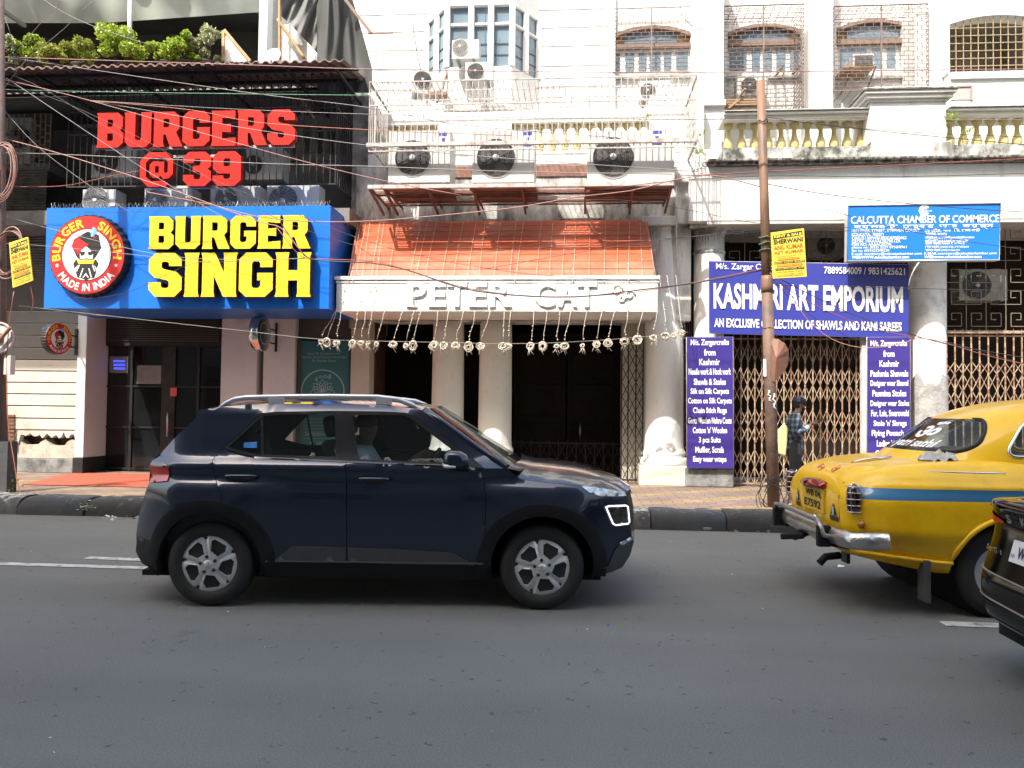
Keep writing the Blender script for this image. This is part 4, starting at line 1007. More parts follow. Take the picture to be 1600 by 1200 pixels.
# ================================================================== SIGNS
BLUE = mat('glossy blue sign face', (.010,.15,.66), .35, .04, 2, spec=.4)
BLUE2 = mat('blue sign side', (.02,.13,.52), .4, .05, 2)
YELL = mat('yellow letter face', (.86,.56,.02), .45, .04, 4)
LSIDE = mat('dark letter side', (.055,.025,.012), .7, .2, 5)
REDL = mat('red acrylic letter', (.60,.016,.010), .5, .05, 4, spec=.2)
REDS = mat('dark red letter side', (.30,.018,.012), .5, .1, 4)
BLK = mat('black sign paint', (.012,.011,.012), .5, .1, 5)
RED = mat('red badge face', (.62,.018,.02), .4, .04, 4)
WHT = mat('white sign paint', (.80,.80,.80), .5, .03, 5)
SKYB = mat('light blue sign paint', (.10,.42,.85), .5, .05, 5)
INDIGO = mat('indigo vinyl banner', (.034,.042,.27), .45, .05, 1.5, .05, spec=.35)
INDIGO2 = mat('violet blue vinyl banner', (.042,.027,.205), .45, .05, 1.5, .05, spec=.35)
CHB = mat('bright blue board', (.012,.155,.56), .45, .08, 1.2, spec=.3)
POSTER = mat('yellow poster paper', (.80,.62,.05), .7, .06, 6)
TEAL = mat('dark teal poster', (.022,.125,.135), .5, .1, 1.5)
TEALTX = mat('pale teal print', (.26,.42,.45), .6, .05, 5)
def quad_text(mb, s, quad, u0, u1, v0, v1, off=.004, bold=.02, mi=0, rot=None, nrm=None):
    """print words on a four-cornered board: quad = (top left, top right, bottom right, bottom left); v runs downwards"""
    me = text_mesh(s, bold, 0.0)
    if not len(me.vertices): return
    xs = [v.co.x for v in me.vertices]; ys = [v.co.y for v in me.vertices]
    a, b, c, d = min(xs), max(xs), min(ys), max(ys)
    tl, tr, br, bl = quad; n = nrm or (tr-tl).cross(bl-tl).normalized()*-1
    if n.y > 0: n = -n
    vs = []
    for p in me.vertices:
        u = u0+(p.co.x-a)/(b-a)*(u1-u0); v = v1-(p.co.y-c)/(d-c)*(v1-v0)
        q = (tl*(1-u)+tr*u)*(1-v)+(bl*(1-u)+br*u)*v
        vs.append(q+n*off)
    mb.add(vs, [list(p.vertices) for p in me.polygons], mi)
def quad_poly(mb, pts, quad, off=.004, mi=0):
    tl, tr, br, bl = quad; n = (tr-tl).cross(bl-tl).normalized()*-1
    if n.y > 0: n = -n
    vs = [(tl*(1-u)+tr*u)*(1-v)+(bl*(1-u)+br*u)*v + n*off for u, v in pts]
    mb.add(vs, [list(range(len(vs)))], mi)
def board(mb, quad, d, mi=0, mis=None):
    tl, tr, br, bl = quad; n = Vector((0, 1, 0))
    vs = [tl, tr, br, bl]+[p+n*d for p in (tl, tr, br, bl)]
    mb.add(vs, [(3,2,1,0)], mi); mb.add(vs, [(4,5,6,7),(0,1,5,4),(1,2,6,5),(2,3,7,6),(3,0,4,7)], mi if mis is None else mis)
def uvq(quadpx, px, py):
    (ax, ay), (bx, by), (cx, cy), (dx, dy) = quadpx
    u = v = .5
    for _ in range(8):
        tx = (ax*(1-u)+bx*u)*(1-v)+(dx*(1-u)+cx*u)*v; ty = (ay*(1-u)+by*u)*(1-v)+(dy*(1-u)+cy*u)*v
        u += (px-tx)/((bx-ax)*(1-v)+(cx-dx)*v); v += (py-ty)/((dy-ay)*(1-u)+(cy-by)*u)
    return u, v
def line_on(mb, s, qpx, quad, x0, x1, y0, y1, bold=.02, mi=0, off=.004):
    u0, v0 = uvq(qpx, x0, y0); u1, v1 = uvq(qpx, x1, y1)
    quad_text(mb, s, quad, u0, u1, v0, v1, off, bold, mi)

# ---- big blue burger sign
Ys = 12.4
zs0, zs1 = Z(482, Ys, 290), Z(323, Ys, 290); xs0, xs1 = X(71, Ys, 400), X(515, Ys, 400)
BSG = wthing('shop_sign', 'large glossy blue box sign with yellow BURGER SINGH letters and a round red badge', 'sign', ((xs0+xs1)/2, 13.0, zs0))
s = MB(); s.add([(xs0,Ys,zs0),(xs1,Ys,zs0),(xs1,Ys,zs1),(xs0,Ys,zs1)], [(0,1,2,3)], 0)
s.add([(xs0,Ys,zs0),(xs1,Ys,zs0),(xs1,Ys,zs1),(xs0,Ys,zs1),(xs0,13.86,zs0),(xs1,13.86,zs0),(xs1,13.86,zs1),(xs0,13.86,zs1)], [(1,5,6,2),(4,0,3,7),(3,2,6,7),(4,5,1,0)], 1)
for px in (182, 293, 404): s.box(X(px, Ys, 400)-.003, X(px, Ys, 400)+.003, Ys-.002, Ys, zs0, zs1, 1)
s.build('sign_box', [BLUE, BLUE2], BSG)
def block_letters(word, px0, px1, py0, py1, Y, depth, mats, par, name='letter', gap=.05, space=.4):
    pl, w = block_word(word, gap, space)
    pm = (px0+px1)/2; x0, x1 = X(px0, Y, (py0+py1)/2), X(px1, Y, (py0+py1)/2); z0, z1 = Z(py1, Y, pm), Z(py0, Y, pm); sx = (x1-x0)/w
    for ch, gx, gw in pl:
        me = glyph_mesh(ch); s = MB()
        vs = [(x0+(gx+v.co.x)*sx, Y-depth*(.5+v.co.z), z0+v.co.y*(z1-z0)) for v in me.vertices]
        o = len(s.v); s.v += vs
        for p in me.polygons:
            s.f.append(list(p.vertices)); s.sm.append(False); s.m.append(0 if p.normal.z > .5 else 1)
        s.build(name, mats, par)
block_letters('BURGER', 241, 489, 341, 392, Ys-.02, .17, [YELL, LSIDE], BSG)
block_letters('SINGH', 241, 491, 398, 466, Ys-.02, .17, [YELL, LSIDE], BSG)
s = MB(); random.seed(5); xx = xs0+.05
while xx < xs1:
    for a in (-.03, .03): s.bar((xx, Ys+.06, zs1), (xx+a+jit(.01), Ys+.06+jit(.03), zs1+.09+jit(.02)), .004)
    xx += .07
s.build('bird_spikes', mat('thin steel spikes', (.5,.5,.48), .4, metal=.8), BSG)
# badge emblem: flat geometric shapes in a frame (u right, v up, w out)
def arc_text(mb, M, word, rad, a0, a1, h, bold, mi, w, inward=False):
    """words set along an arc, each letter given room by its own width"""
    it = []; tot = 0
    for c in word:
        if c == ' ': it.append((None, .35)); tot += .35; continue
        me = text_mesh(c, bold); xs_ = [v.co.x for v in me.vertices]; ww = max(xs_)-min(xs_)
        it.append(((me, (min(xs_)+max(xs_))/2), ww+.10)); tot += ww+.10
    k = h/.73; kx = abs(a1-a0)*rad/tot; sg = 1 if a1 > a0 else -1; pos = 0
    for g, ww in it:
        ang = a0+sg*(pos+ww/2)*kx/rad; pos += ww
        if g is None: continue
        me, cx = g; vs = []
        for v in me.vertices:
            x, y = (v.co.x-cx)*kx, v.co.y*k
            r, t = (rad+y, ang-x/rad) if not inward else (rad+h-y, ang+x/rad)
            vs.append(M @ Vector((r*math.cos(t), r*math.sin(t), w)))
        mb.add(vs, [list(p.vertices) for p in me.polygons], mi)
def emblem(par, M, Rr, thick, name='badge', low=False):
    """crown-cap badge: scalloped rim, red ring, white disc with a turbaned emblem"""
    b = MB(); n = 160
    o1 = [Vector((Rr*1.05*(1+.018*math.cos(34*2*math.pi*k/n))*math.cos(2*math.pi*k/n), Rr*1.05*(1+.018*math.cos(34*2*math.pi*k/n))*math.sin(2*math.pi*k/n), 0)) for k in range(n)]
    o2 = [p*.985+Vector((0,0,thick*.75)) for p in o1]; o3 = [Vector((Rr*math.cos(2*math.pi*k/n), Rr*math.sin(2*math.pi*k/n), thick)) for k in range(n)]
    b.add([M @ p for p in o1+o2+o3], [(k, (k+1) % n, (k+1) % n+n, k+n) for k in range(n)]+[(k+n, (k+1) % n+n, (k+1) % n+2*n, k+2*n) for k in range(n)]+[list(range(2*n, 3*n)), list(reversed(range(n)))], 0)
    base = b.build(name, BLK, par)
    def disc(r, w, mi): q.add([M @ Vector((r*math.cos(2*math.pi*k/72), r*math.sin(2*math.pi*k/72), thick+w)) for k in range(72)], [list(range(72))], mi)
    def pg(pts, w, mi): q.add([M @ Vector(((x-567)/400*Rr, (600-y)/400*Rr, thick+w)) for x, y in pts], [list(range(len(pts)))], mi)
    e = .0025
    q = MB(); disc(Rr*.985, e, 0); q.build('badge_ring', RED, base)
    q = MB(); disc(Rr*.665, 2*e, 1); disc(Rr*.645, 3*e, 0)
    q.build('badge_disc', [WHT, BLK], base)
    q = MB()
    pg([(405,510),(430,440),(570,362),(690,400),(722,530),(665,625),(640,650),(495,650),(465,625)], 4*e, 0)
    pg([(414,513),(432,446),(478,424),(590,495),(520,540),(478,598)], 5*e, 1)
    pg([(500,440),(516,434),(580,478),(572,490)], 6*e, 0)
    pg([(640,420),(690,412),(640,432)], 5*e, 1)
    pg([(500,640),(497,590),(520,545),(560,515),(605,548),(638,598),(634,640),(590,642),(567,632),(545,642)], 5*e, 2)
    pg([(495,572),(552,566),(549,600),(512,614)], 6*e, 0); pg([(580,572),(638,566),(630,602),(592,610)], 6*e, 0)
    pg([(455,648),(428,690),(442,740),(490,690),(478,650)], 4*e, 0); pg([(668,648),(700,690),(680,740),(640,690),(650,650)], 4*e, 0)
    pg([(488,692),(645,692),(678,770),(655,836),(612,838),(567,860),(523,838),(478,833),(455,765)], 5*e, 0)
    for a in ([(492,700),(462,768),(472,772),(502,704)], [(640,700),(668,768),(658,772),(630,704)], [(532,735),(500,830),(511,832),(541,742)], [(602,735),(632,830),(621,832),(593,742)], [(567,785),(602,832),(592,836),(567,805),(542,836),(532,832)]): pg(a, 6*e, 2)
    pg([(466,650),(530,660),(567,645),(603,660),(662,650),(640,692),(484,692)], 6*e, 3)
    pg([(612,418),(604,380),(632,312),(668,345),(665,385),(640,416)], 6*e, 4); pg([(618,412),(634,330),(640,332),(626,414)], 7*e, 2)
    q.build('emblem', [BLK, RED, WHT, YELL, SKYB], base)
    q = MB()
    arc_text(q, M, 'BURGER', Rr*.715, R(192), R(96), Rr*.22, .03, 0, thick+2*e)
    arc_text(q, M, 'SINGH', Rr*.715, R(70), R(-9), Rr*.22, .03, 0, thick+2*e)
    arc_text(q, M, 'MADE IN INDIA', Rr*.73, R(214), R(326), Rr*.19, .025, 1, thick+2*e, True)
    for a in (R(199), R(-19)):
        c = Vector((Rr*.83*math.cos(a), Rr*.83*math.sin(a), thick+2*e))
        q.add([M @ (c+Vector((Rr*.06*(1 if k % 2 == 0 else .42)*math.sin(k*math.pi/5), Rr*.06*(1 if k % 2 == 0 else .42)*math.cos(k*math.pi/5), 0))) for k in range(10)], [list(reversed(range(10)))], 1)
    q.build('badge_lettering', [YELL, WHT], base)
    return base
def frame_mat(c, u, v):
    u = Vector(u); v = Vector(v); w = u.cross(v)
    m = Matrix.Identity(4)
    for i in range(3): m[i][0] = u[i]; m[i][1] = v[i]; m[i][2] = w[i]; m[i][3] = c[i]
    return m
cB = P(144.5, 401, Ys); Rb = (X(204, Ys, 400)-X(86, Ys, 400))/2
emblem(BSG, frame_mat((cB.x, Ys, cB.z), (1,0,0), (0,0,1)), Rb*.985, .15)

# ---- red letters above
YR = 12.5
RL = wthing('letter_sign', 'red freestanding block letters reading BURGERS @ 39 on white rails', 'sign', (X(310, YR, 230), YR, Z(295, YR, 310)))
block_letters('BURGERS', 158, 465, 178, 232, YR, .12, [REDL, REDS], RL, gap=.045)
block_letters('@ 39', 225, 381, 241, 294, YR, .12, [REDL, REDS], RL, gap=.06, space=.22)
s = MB()
for a, b, y in ((165, 460, 230), (272, 348, 244), (240, 380, 292)): s.box(X(a, YR, y), X(b, YR, y), YR-.02, YR+.03, Z(y+2.5, YR, 310), Z(y-1.5, YR, 310))
s.build('rail', WHITEM, RL)

# ---- round signs on brackets
def bracket(par, c, y1, z=.12, mt=BLACKM):
    q = MB()
    for dz in (z, -z): q.bar((c.x, c.y, c.z+dz), (c.x, y1, c.z+dz), .022)
    q.box(c.x-.02, c.x+.02, y1-.02, y1+.0, c.z-.26, c.z+.26); q.build('bracket', mt, par)
cR = P(85, 529.5, 13.15)
HS = wthing('hanging_sign', 'small round crown cap sign with red ring on a black bracket beside the pink pillar', 'sign', (cR.x, cR.y, cR.z-.3))
Rh = .262
a = R(-14)
emblem(HS, frame_mat((cR.x, cR.y, cR.z), (math.sin(-a), math.cos(a), 0), (0,0,1)), Rh, .11)
q = MB(); 
for dz in (.1, -.1): q.bar((cR.x+.05, cR.y+.24, cR.z+dz), (X(118, 13.82, 530)+.02, 13.83, cR.z+dz-.0), .02)
q.box(X(118, 13.82, 530), X(118, 13.82, 530)+.05, 13.79, 13.82, cR.z-.24, cR.z+.24); q.build('bracket', BLACKM, HS)
q = MB(); p = P(65.5, 513.5, 13.0); q.add([p, p+Vector((.05,-.01,.04)), p+Vector((.09,0,.05)), p+Vector((.07,0,-.01))], [(0,1,2,3)]); q.build('feather_flag', SKYB, HS)
cT = P(406, 521, 13.2)
TS = wthing('hanging_sign', 'round teal sign with a chrome rim hanging on a bracket near the teal poster', 'sign', (cT.x, cT.y, cT.z-.3))
MB().lathe([(.30,-.07),(.305,.0),(.305,.075),(.292,.08)], (cT.x, cT.y, cT.z), 48, axis='X').build('rim', mat('chrome band', (.6,.6,.6), .18, .05, 4, metal=1.0), TS)
MB().lathe([(.291,.079),(.0,.079)], (cT.x, cT.y, cT.z), 48, axis='X', smooth=False).build('face', mat('teal sign face', (.02,.12,.115), .4), TS)
MB().lathe([(.291,-.069),(.0,-.069)], (cT.x, cT.y, cT.z), 48, axis='X', smooth=False).build('face', mat('teal sign face', (.02,.12,.115), .4), TS)
q = MB(); q.lathe([(.19,.0815),(.175,.0815)], (cT.x, cT.y, cT.z), 40, axis='X', smooth=False); q.build('ring_print', TEALTX, TS)
bracket(TS, cT+Vector((0,.28,0)), 13.95)

# ---- teal poster beside the entrance
qpx = [(467, 533), (546, 533), (546, 742), (467, 742)]; Yt = 14.06
quad = [P(*p, Yt) for p in qpx]
TP = wthing('poster', 'tall dark teal poster with a pale lotus in a ring beside the restaurant entrance', 'poster', (quad[3].x, Yt, G))
s = MB(); board(s, quad, .03, 0); s.build('board', TEAL, TP)
s = MB()
line_on(s, 'Enjoy LIFE Consulted on the', qpx, quad, 481, 531, 551, 555, .0)
line_on(s, 'American Dental Dietitian Psychologist', qpx, quad, 470.5, 542, 556.5, 560.5, .0)
line_on(s, 'Dr. Sharjeet Bhatia', qpx, quad, 488, 525, 562, 566.5, .0)
line_on(s, 'www.mygoodsmile.in', qpx, quad, 478, 536, 676, 680.5, .01); line_on(s, '91 1007300000', qpx, quad, 484, 530, 690, 695, .01)
for k in range(7): line_on(s, '-', qpx, quad, 474, 540, 655+k*5, 655.5+k*5, .0)
cc = uvq(qpx, 504.5, 611.5); ru = 34/79; rv = 34/209
def ring(mb, c, r0, r1, f=1.0, off=.004, n=64):
    pts = []
    for k in range(n):
        t0, t1 = 2*math.pi*k/n, 2*math.pi*(k+1)/n
        quad_poly(mb, [(c[0]+r0*ru*math.cos(t0), c[1]+r0*rv*math.sin(t0)), (c[0]+r1*ru*math.cos(t0), c[1]+r1*rv*math.sin(t0)), (c[0]+r1*ru*math.cos(t1), c[1]+r1*rv*math.sin(t1)), (c[0]+r0*ru*math.cos(t1), c[1]+r0*rv*math.sin(t1))], quad, off)
ring(s, cc, .95, 1.0)
for k, ch in enumerate('good'):
    line_on(s, ch, qpx, quad, 492.5+k*6.5, 497.5+k*6.5, (590, 587, 586.3, 584.5)[k], (595.5, 591.5, 591, 592)[k], .0)
def petal(a, ln, wd):
    ca = uvq(qpx, 504, 613)
    pts = []
    for k in range(13):
        t = k/12; w = wd*math.sin(math.pi*t)**.8; pts.append((t*ln, w))
    for sgn in (1, -1):
        for (l0, w0), (l1, w1) in zip(pts, pts[1:]):
            def tr(l, w): return (ca[0]+(l*math.cos(a)-sgn*w*math.sin(a))*ru, ca[1]-(l*math.sin(a)+sgn*w*math.cos(a))*rv)
            quad_poly(s, [tr(l0, w0), tr(l1, w1), tr(l1, w1-.025), tr(l0, w0-.025)], quad, .004)
for k in range(9): petal(R(k*22.5), .58 if k % 2 == 0 else .52, .15)
s.build('print', TEALTX, TP)
RB(MB(), 464, 528, 468, 742, Yt-.02, .05).build('frame', GREYW, TP)

# ---- the wide indigo banner
qpx = [(1108, 408), (1420, 413.5), (1420, 527.5), (1108.5, 520)]; Yk = 13.52
quad = [P(*p, Yk) for p in qpx]
KB = wthing('banner', 'wide indigo banner reading KASHMIRI ART EMPORIUM between two white columns', 'banner', ((quad[2]+quad[3])/2))
s = MB(); nx, ny = 48, 14; vs = []
tl, tr, br, bl = quad
def rip(u, v): return .010*math.sin(u*9+v*3)*math.sin(math.pi*min(1, max(0, v))) + .012*math.sin(u*23+1)*(v**2)*.5
for j in range(ny+1):
    for k in range(nx+1):
        u, v = k/nx, j/ny; q_ = (tl*(1-u)+tr*u)*(1-v)+(bl*(1-u)+br*u)*v
        vs.append((q_.x, q_.y+.008+.3*rip(u, v), q_.z-(.012*abs(math.sin(u*11)) if j == ny else 0)))
s.add(vs, [(j*(nx+1)+k, (j+1)*(nx+1)+k, (j+1)*(nx+1)+k+1, j*(nx+1)+k+1) for j in range(ny) for k in range(nx)], 0, True)
s.build('sheet', INDIGO, KB)
s = MB(); s.tube([p+Vector((0,.03,0)) for p in (tl, tr, br, bl)], .012, 6, closed=True); s.build('frame', WHITEM, KB)
s = MB()
for (t, x0, x1, y0, y1, b) in (('M/s. Zargar Crafts', 1119, 1213, 411, 425, .005), ('7889584009 / 9831425621', 1289, 1414, 416.5, 430, .015), ('KASHMIRI ART EMPORIUM', 1115, 1411, 442, 489, .032), ('AN EXCLUSIVE COLLECTION OF SHAWLS AND KANI SAREES', 1116, 1409, 497, 518, .028)):
    line_on(s, t, qpx, quad, x0, x1, y0, y1, b, 0, .004)
s.build('lettering', WHT, KB)
# ---- two tall violet banners
def list_banner(qpx, Y, lines, label, ys):
    quad = [P(*p, Y) for p in qpx]
    b = wthing('banner', label, 'banner', ((quad[2]+quad[3])/2))
    s = MB(); board(s, quad, .02, 0); s.build('sheet', INDIGO2, b)
    s = MB(); s.tube([p+Vector((0,.01,0)) for p in quad], .009, 6, closed=True); s.build('frame', WHITEM, b)
    s = MB()
    for t, x0, x1, y in lines: line_on(s, t, qpx, quad, x0, x1, y-5.2, y+(6.4 if any(c in t for c in 'gpy,') else 4.8), .024, 0)
    s.build('lettering', WHT, b)
x0 = 1073
list_banner([(1073, 527), (1145, 526.5), (1146, 731.5), (1073.5, 731)], 13.5, [
 ('M/s. Zargarcrafts', 1079, 1139, 535.5), ('from', 1100, 1118, 551), ('Kashmir', 1092.5, 1125, 566), ('Needle work & Hook work', 1076, 1142, 581), ('Shawls & Stoles', 1084, 1134, 597), ('Silk on Silk Carpets', 1079, 1139, 612), ('Cotton on Silk Carpets', 1075, 1143.5, 627), ('Chain Stich Rugs', 1083, 1135.5, 642), ('Gents Woolen Nehru Coats', 1075, 1143, 657.5), ("Cotton 'n' Woolen", 1082.5, 1136, 672.5), ('3 pcs Suits', 1092, 1126, 688), ('Muffler, Scrafs', 1086.5, 1131, 703), ('Easy waer wtaps', 1083, 1135, 718)],
 'tall violet banner listing shawls and carpets beside the big white round column', None)
list_banner([(1355, 527), (1422, 526.5), (1422.5, 733), (1355, 733)], 13.48, [
 ('M/s. Zargarcrafts', 1360, 1417, 537), ('from', 1380, 1397.5, 553), ('Kashmir', 1374, 1405, 568.5), ('Pashmia Shawals', 1360, 1419, 584), ('Designer wear Shawal', 1360, 1419, 599.5), ('Pasmina Stoles', 1363, 1416, 615), ('Designer wear Stoles', 1360, 1420.5, 631), ('Fur, Lais, Swarowski', 1361, 1420, 646), ("Stole 'n' Shrugs", 1365, 1416.5, 662), ('Flying Pounch', 1362, 1412, 677.5), ('Ladies Wear', 1370, 1412, 693), ('Coats', 1367, 1392, 709)],
 'tall violet banner listing stoles and shrugs, partly hidden behind the taxi', None)
# ---- chamber board
qpx = [(1324.5, 321), (1563, 318), (1561, 406.5), (1323.5, 408)]; Yk = 13.15
quad = [P(*p, Yk) for p in qpx]
CB = wthing('office_sign', 'bright blue framed board reading CALCUTTA CHAMBER OF COMMERCE under the ledge', 'sign', ((quad[2]+quad[3])/2))
s = MB(); board(s, quad, .14, 0, 1); s.build('board', [CHB, mat('grey board edge', (.45,.46,.47), .5)], CB)
s = MB(); n_ = Vector((0,-.006,0)); s.tube([p+n_ for p in quad], .014, 6, closed=True); s.build('frame', mat('grey aluminium frame', (.5,.51,.52), .4, metal=.6), CB)
s = MB()
L = [('CALCUTTA CHAMBER OF COMMERCE', 1329.5, 1561, 338, 347.5, .015), ('ক্যালকাটা  েচম্বার  অফ  কমার্স', 1334, 1552, 350, 357.5, .012),
 ('18/H PARK STREET, STEPHEN COURT', 1331, 1437, 358.5, 362.8, .005), ('KOLKATA- 700071', 1331, 1381, 364.5, 369, .005), ('CIN:U51109WB1883GAP000462', 1331, 1417, 369.8, 374, .005), ('GSTIN: 19AAAAC0579K1ZK', 1331, 1408, 374.8, 379, .005), ('PAN NO: AAAAC0579K', 1331, 1394, 379.8, 384, .005), ('phone no: (033) 2229 0758/8961', 1331, 1417, 384.6, 389.2, .005), ('fax no: (033)22298230', 1331, 1390, 389.8, 394.2, .005), ('E-mail: secretary@calcuttachamber.com', 1331, 1441, 394.6, 399.2, .005), ('WEB:WWW.calcuttachamber.com', 1331, 1421, 399.8, 403.8, .02),
 ('১৮ এইচ, পাক  ি ট, েফন কাট', 1446, 1531, 357, 362.5, .01), ('কলকাতা- ৭০০০৭১', 1447, 1480, 363.5, 367.5, .01), ('সিআইএন ১১০৯WB১৮৮৩GAP০০০৪৬২', 1446, 1523, 368.5, 373, .01), ('জিএসটি ১৯AAAAC০৫৭৯K১ZK', 1446, 1514, 373.8, 378.2, .01), ('প্যান নম্বর AAAA C ০৫৭৯ K', 1446, 1508, 378.8, 383.2, .01), ('েফান নম্বর (০৩৩)২২২৯ ০৭৫৮/৮৯৬১', 1446, 1514, 384, 388.5, .01), ('ফ্যাক্স নম্বর (০৩৩)২২২৯৮২৩০', 1446, 1500, 389.2, 393.6, .01), ('E-MAIL:secretary@calcuttachamber.com', 1445, 1557, 394, 398.6, .005), ('WEB:www.calcuttachamber.com', 1445, 1534, 399.2, 403.2, .02)]
for t, a, b, c, d, w in L: line_on(s, t, qpx, quad, a, b, c, d, w, 0, .005)
cu, cv = uvq(qpx, 1445, 329); du, dv = 1/238.5, 1/87.5
for r0, r1, a0 in ((8.6, 6.6, 30), (5.3, 3.6, 30), (2.3, 1.0, 30)):
    for k in range(26):
        t0, t1 = R(a0+(360-2*a0)*k/26), R(a0+(360-2*a0)*(k+1)/26)
        quad_poly(s, [(cu+r*math.cos(t)*du, cv-r*math.sin(t)*dv) for r, t in ((r0, t0), (r0, t1), (r1, t1), (r1, t0))], quad, .005)
line_on(s, 'calcutta', qpx, quad, 1447, 1457, 328, 330.5, .01, 0, .006)
s.build('lettering', WHT, CB)
# ---- yellow rent posters
PBLK = mat('black poster ink', (.02,.02,.02), .7); PRED = mat('red poster ink', (.62,.10,.02), .7)
def rent(qpx, Y, label, par_th=.02):
    quad = [P(*p, Y) for p in qpx]
    b = wthing('poster', label, 'poster', ((quad[2]+quad[3])/2))
    s = MB(); board(s, quad, par_th, 0); s.build('sheet', POSTER, b)
    s = MB()
    quad_poly(s, [(.05,.07),(.95,.04),(.95,.135),(.05,.16)], quad, .003, 0)
    quad_text(s, 'RENT & SALE', quad, .08, .92, .075, .13, .005, .03, 2)
    quad_text(s, 'SHERWANI', quad, .06, .95, .17, .27, .004, .04, 0)
    quad_text(s, 'ANIL KUMAR', quad, .06, .95, .30, .395, .004, .04, 1); quad_text(s, 'AJIT KUMAR', quad, .06, .95, .42, .51, .004, .04, 1)
    quad_text(s, 'DESIGNER WEAR PVT. LTD.', quad, .12, .9, .53, .555, .004, .02, 0)
    for k, (t, a, c) in enumerate((('DESIGNER SUIT', .18, .80), ('BANDI  KURTA  BLAZER', .06, .95), ('SHERWANI  INDO', .15, .88), ('WESTERN SAFA  JUTI', .10, .93))):
        v = .575+k*.07; quad_poly(s, [(a-.02,v),(c+.02,v),(c+.02,v+.052),(a-.02,v+.052)], quad, .003, 0 if k % 2 else 1)
        quad_text(s, t, quad, a, c, v+.01, v+.042, .005, .01, 2)
    quad_text(s, '23-A, KALAKAR STREET', quad, .10, .92, .86, .89, .004, .03, 0); quad_text(s, '5 LITTLE RUSSEL STREET', quad, .10, .95, .905, .935, .004, .02, 1); quad_text(s, 'CHOWRANGHEE CROSSING', quad, .12, .92, .948, .972, .004, .03, 0)
    s.build('lettering', [PBLK, PRED, POSTER], b)
rent([(1204.5, 363.5), (1256, 356.5), (1260.5, 432), (1208, 435)], 10.75, 'yellow rent and sale poster tied to the rust brown pole over the wide banner')
rent([(14, 379.5), (43.5, 370), (51, 438), (20, 449.5)], 10.45, 'yellow poster hanging tilted from the cable coils at the left edge')
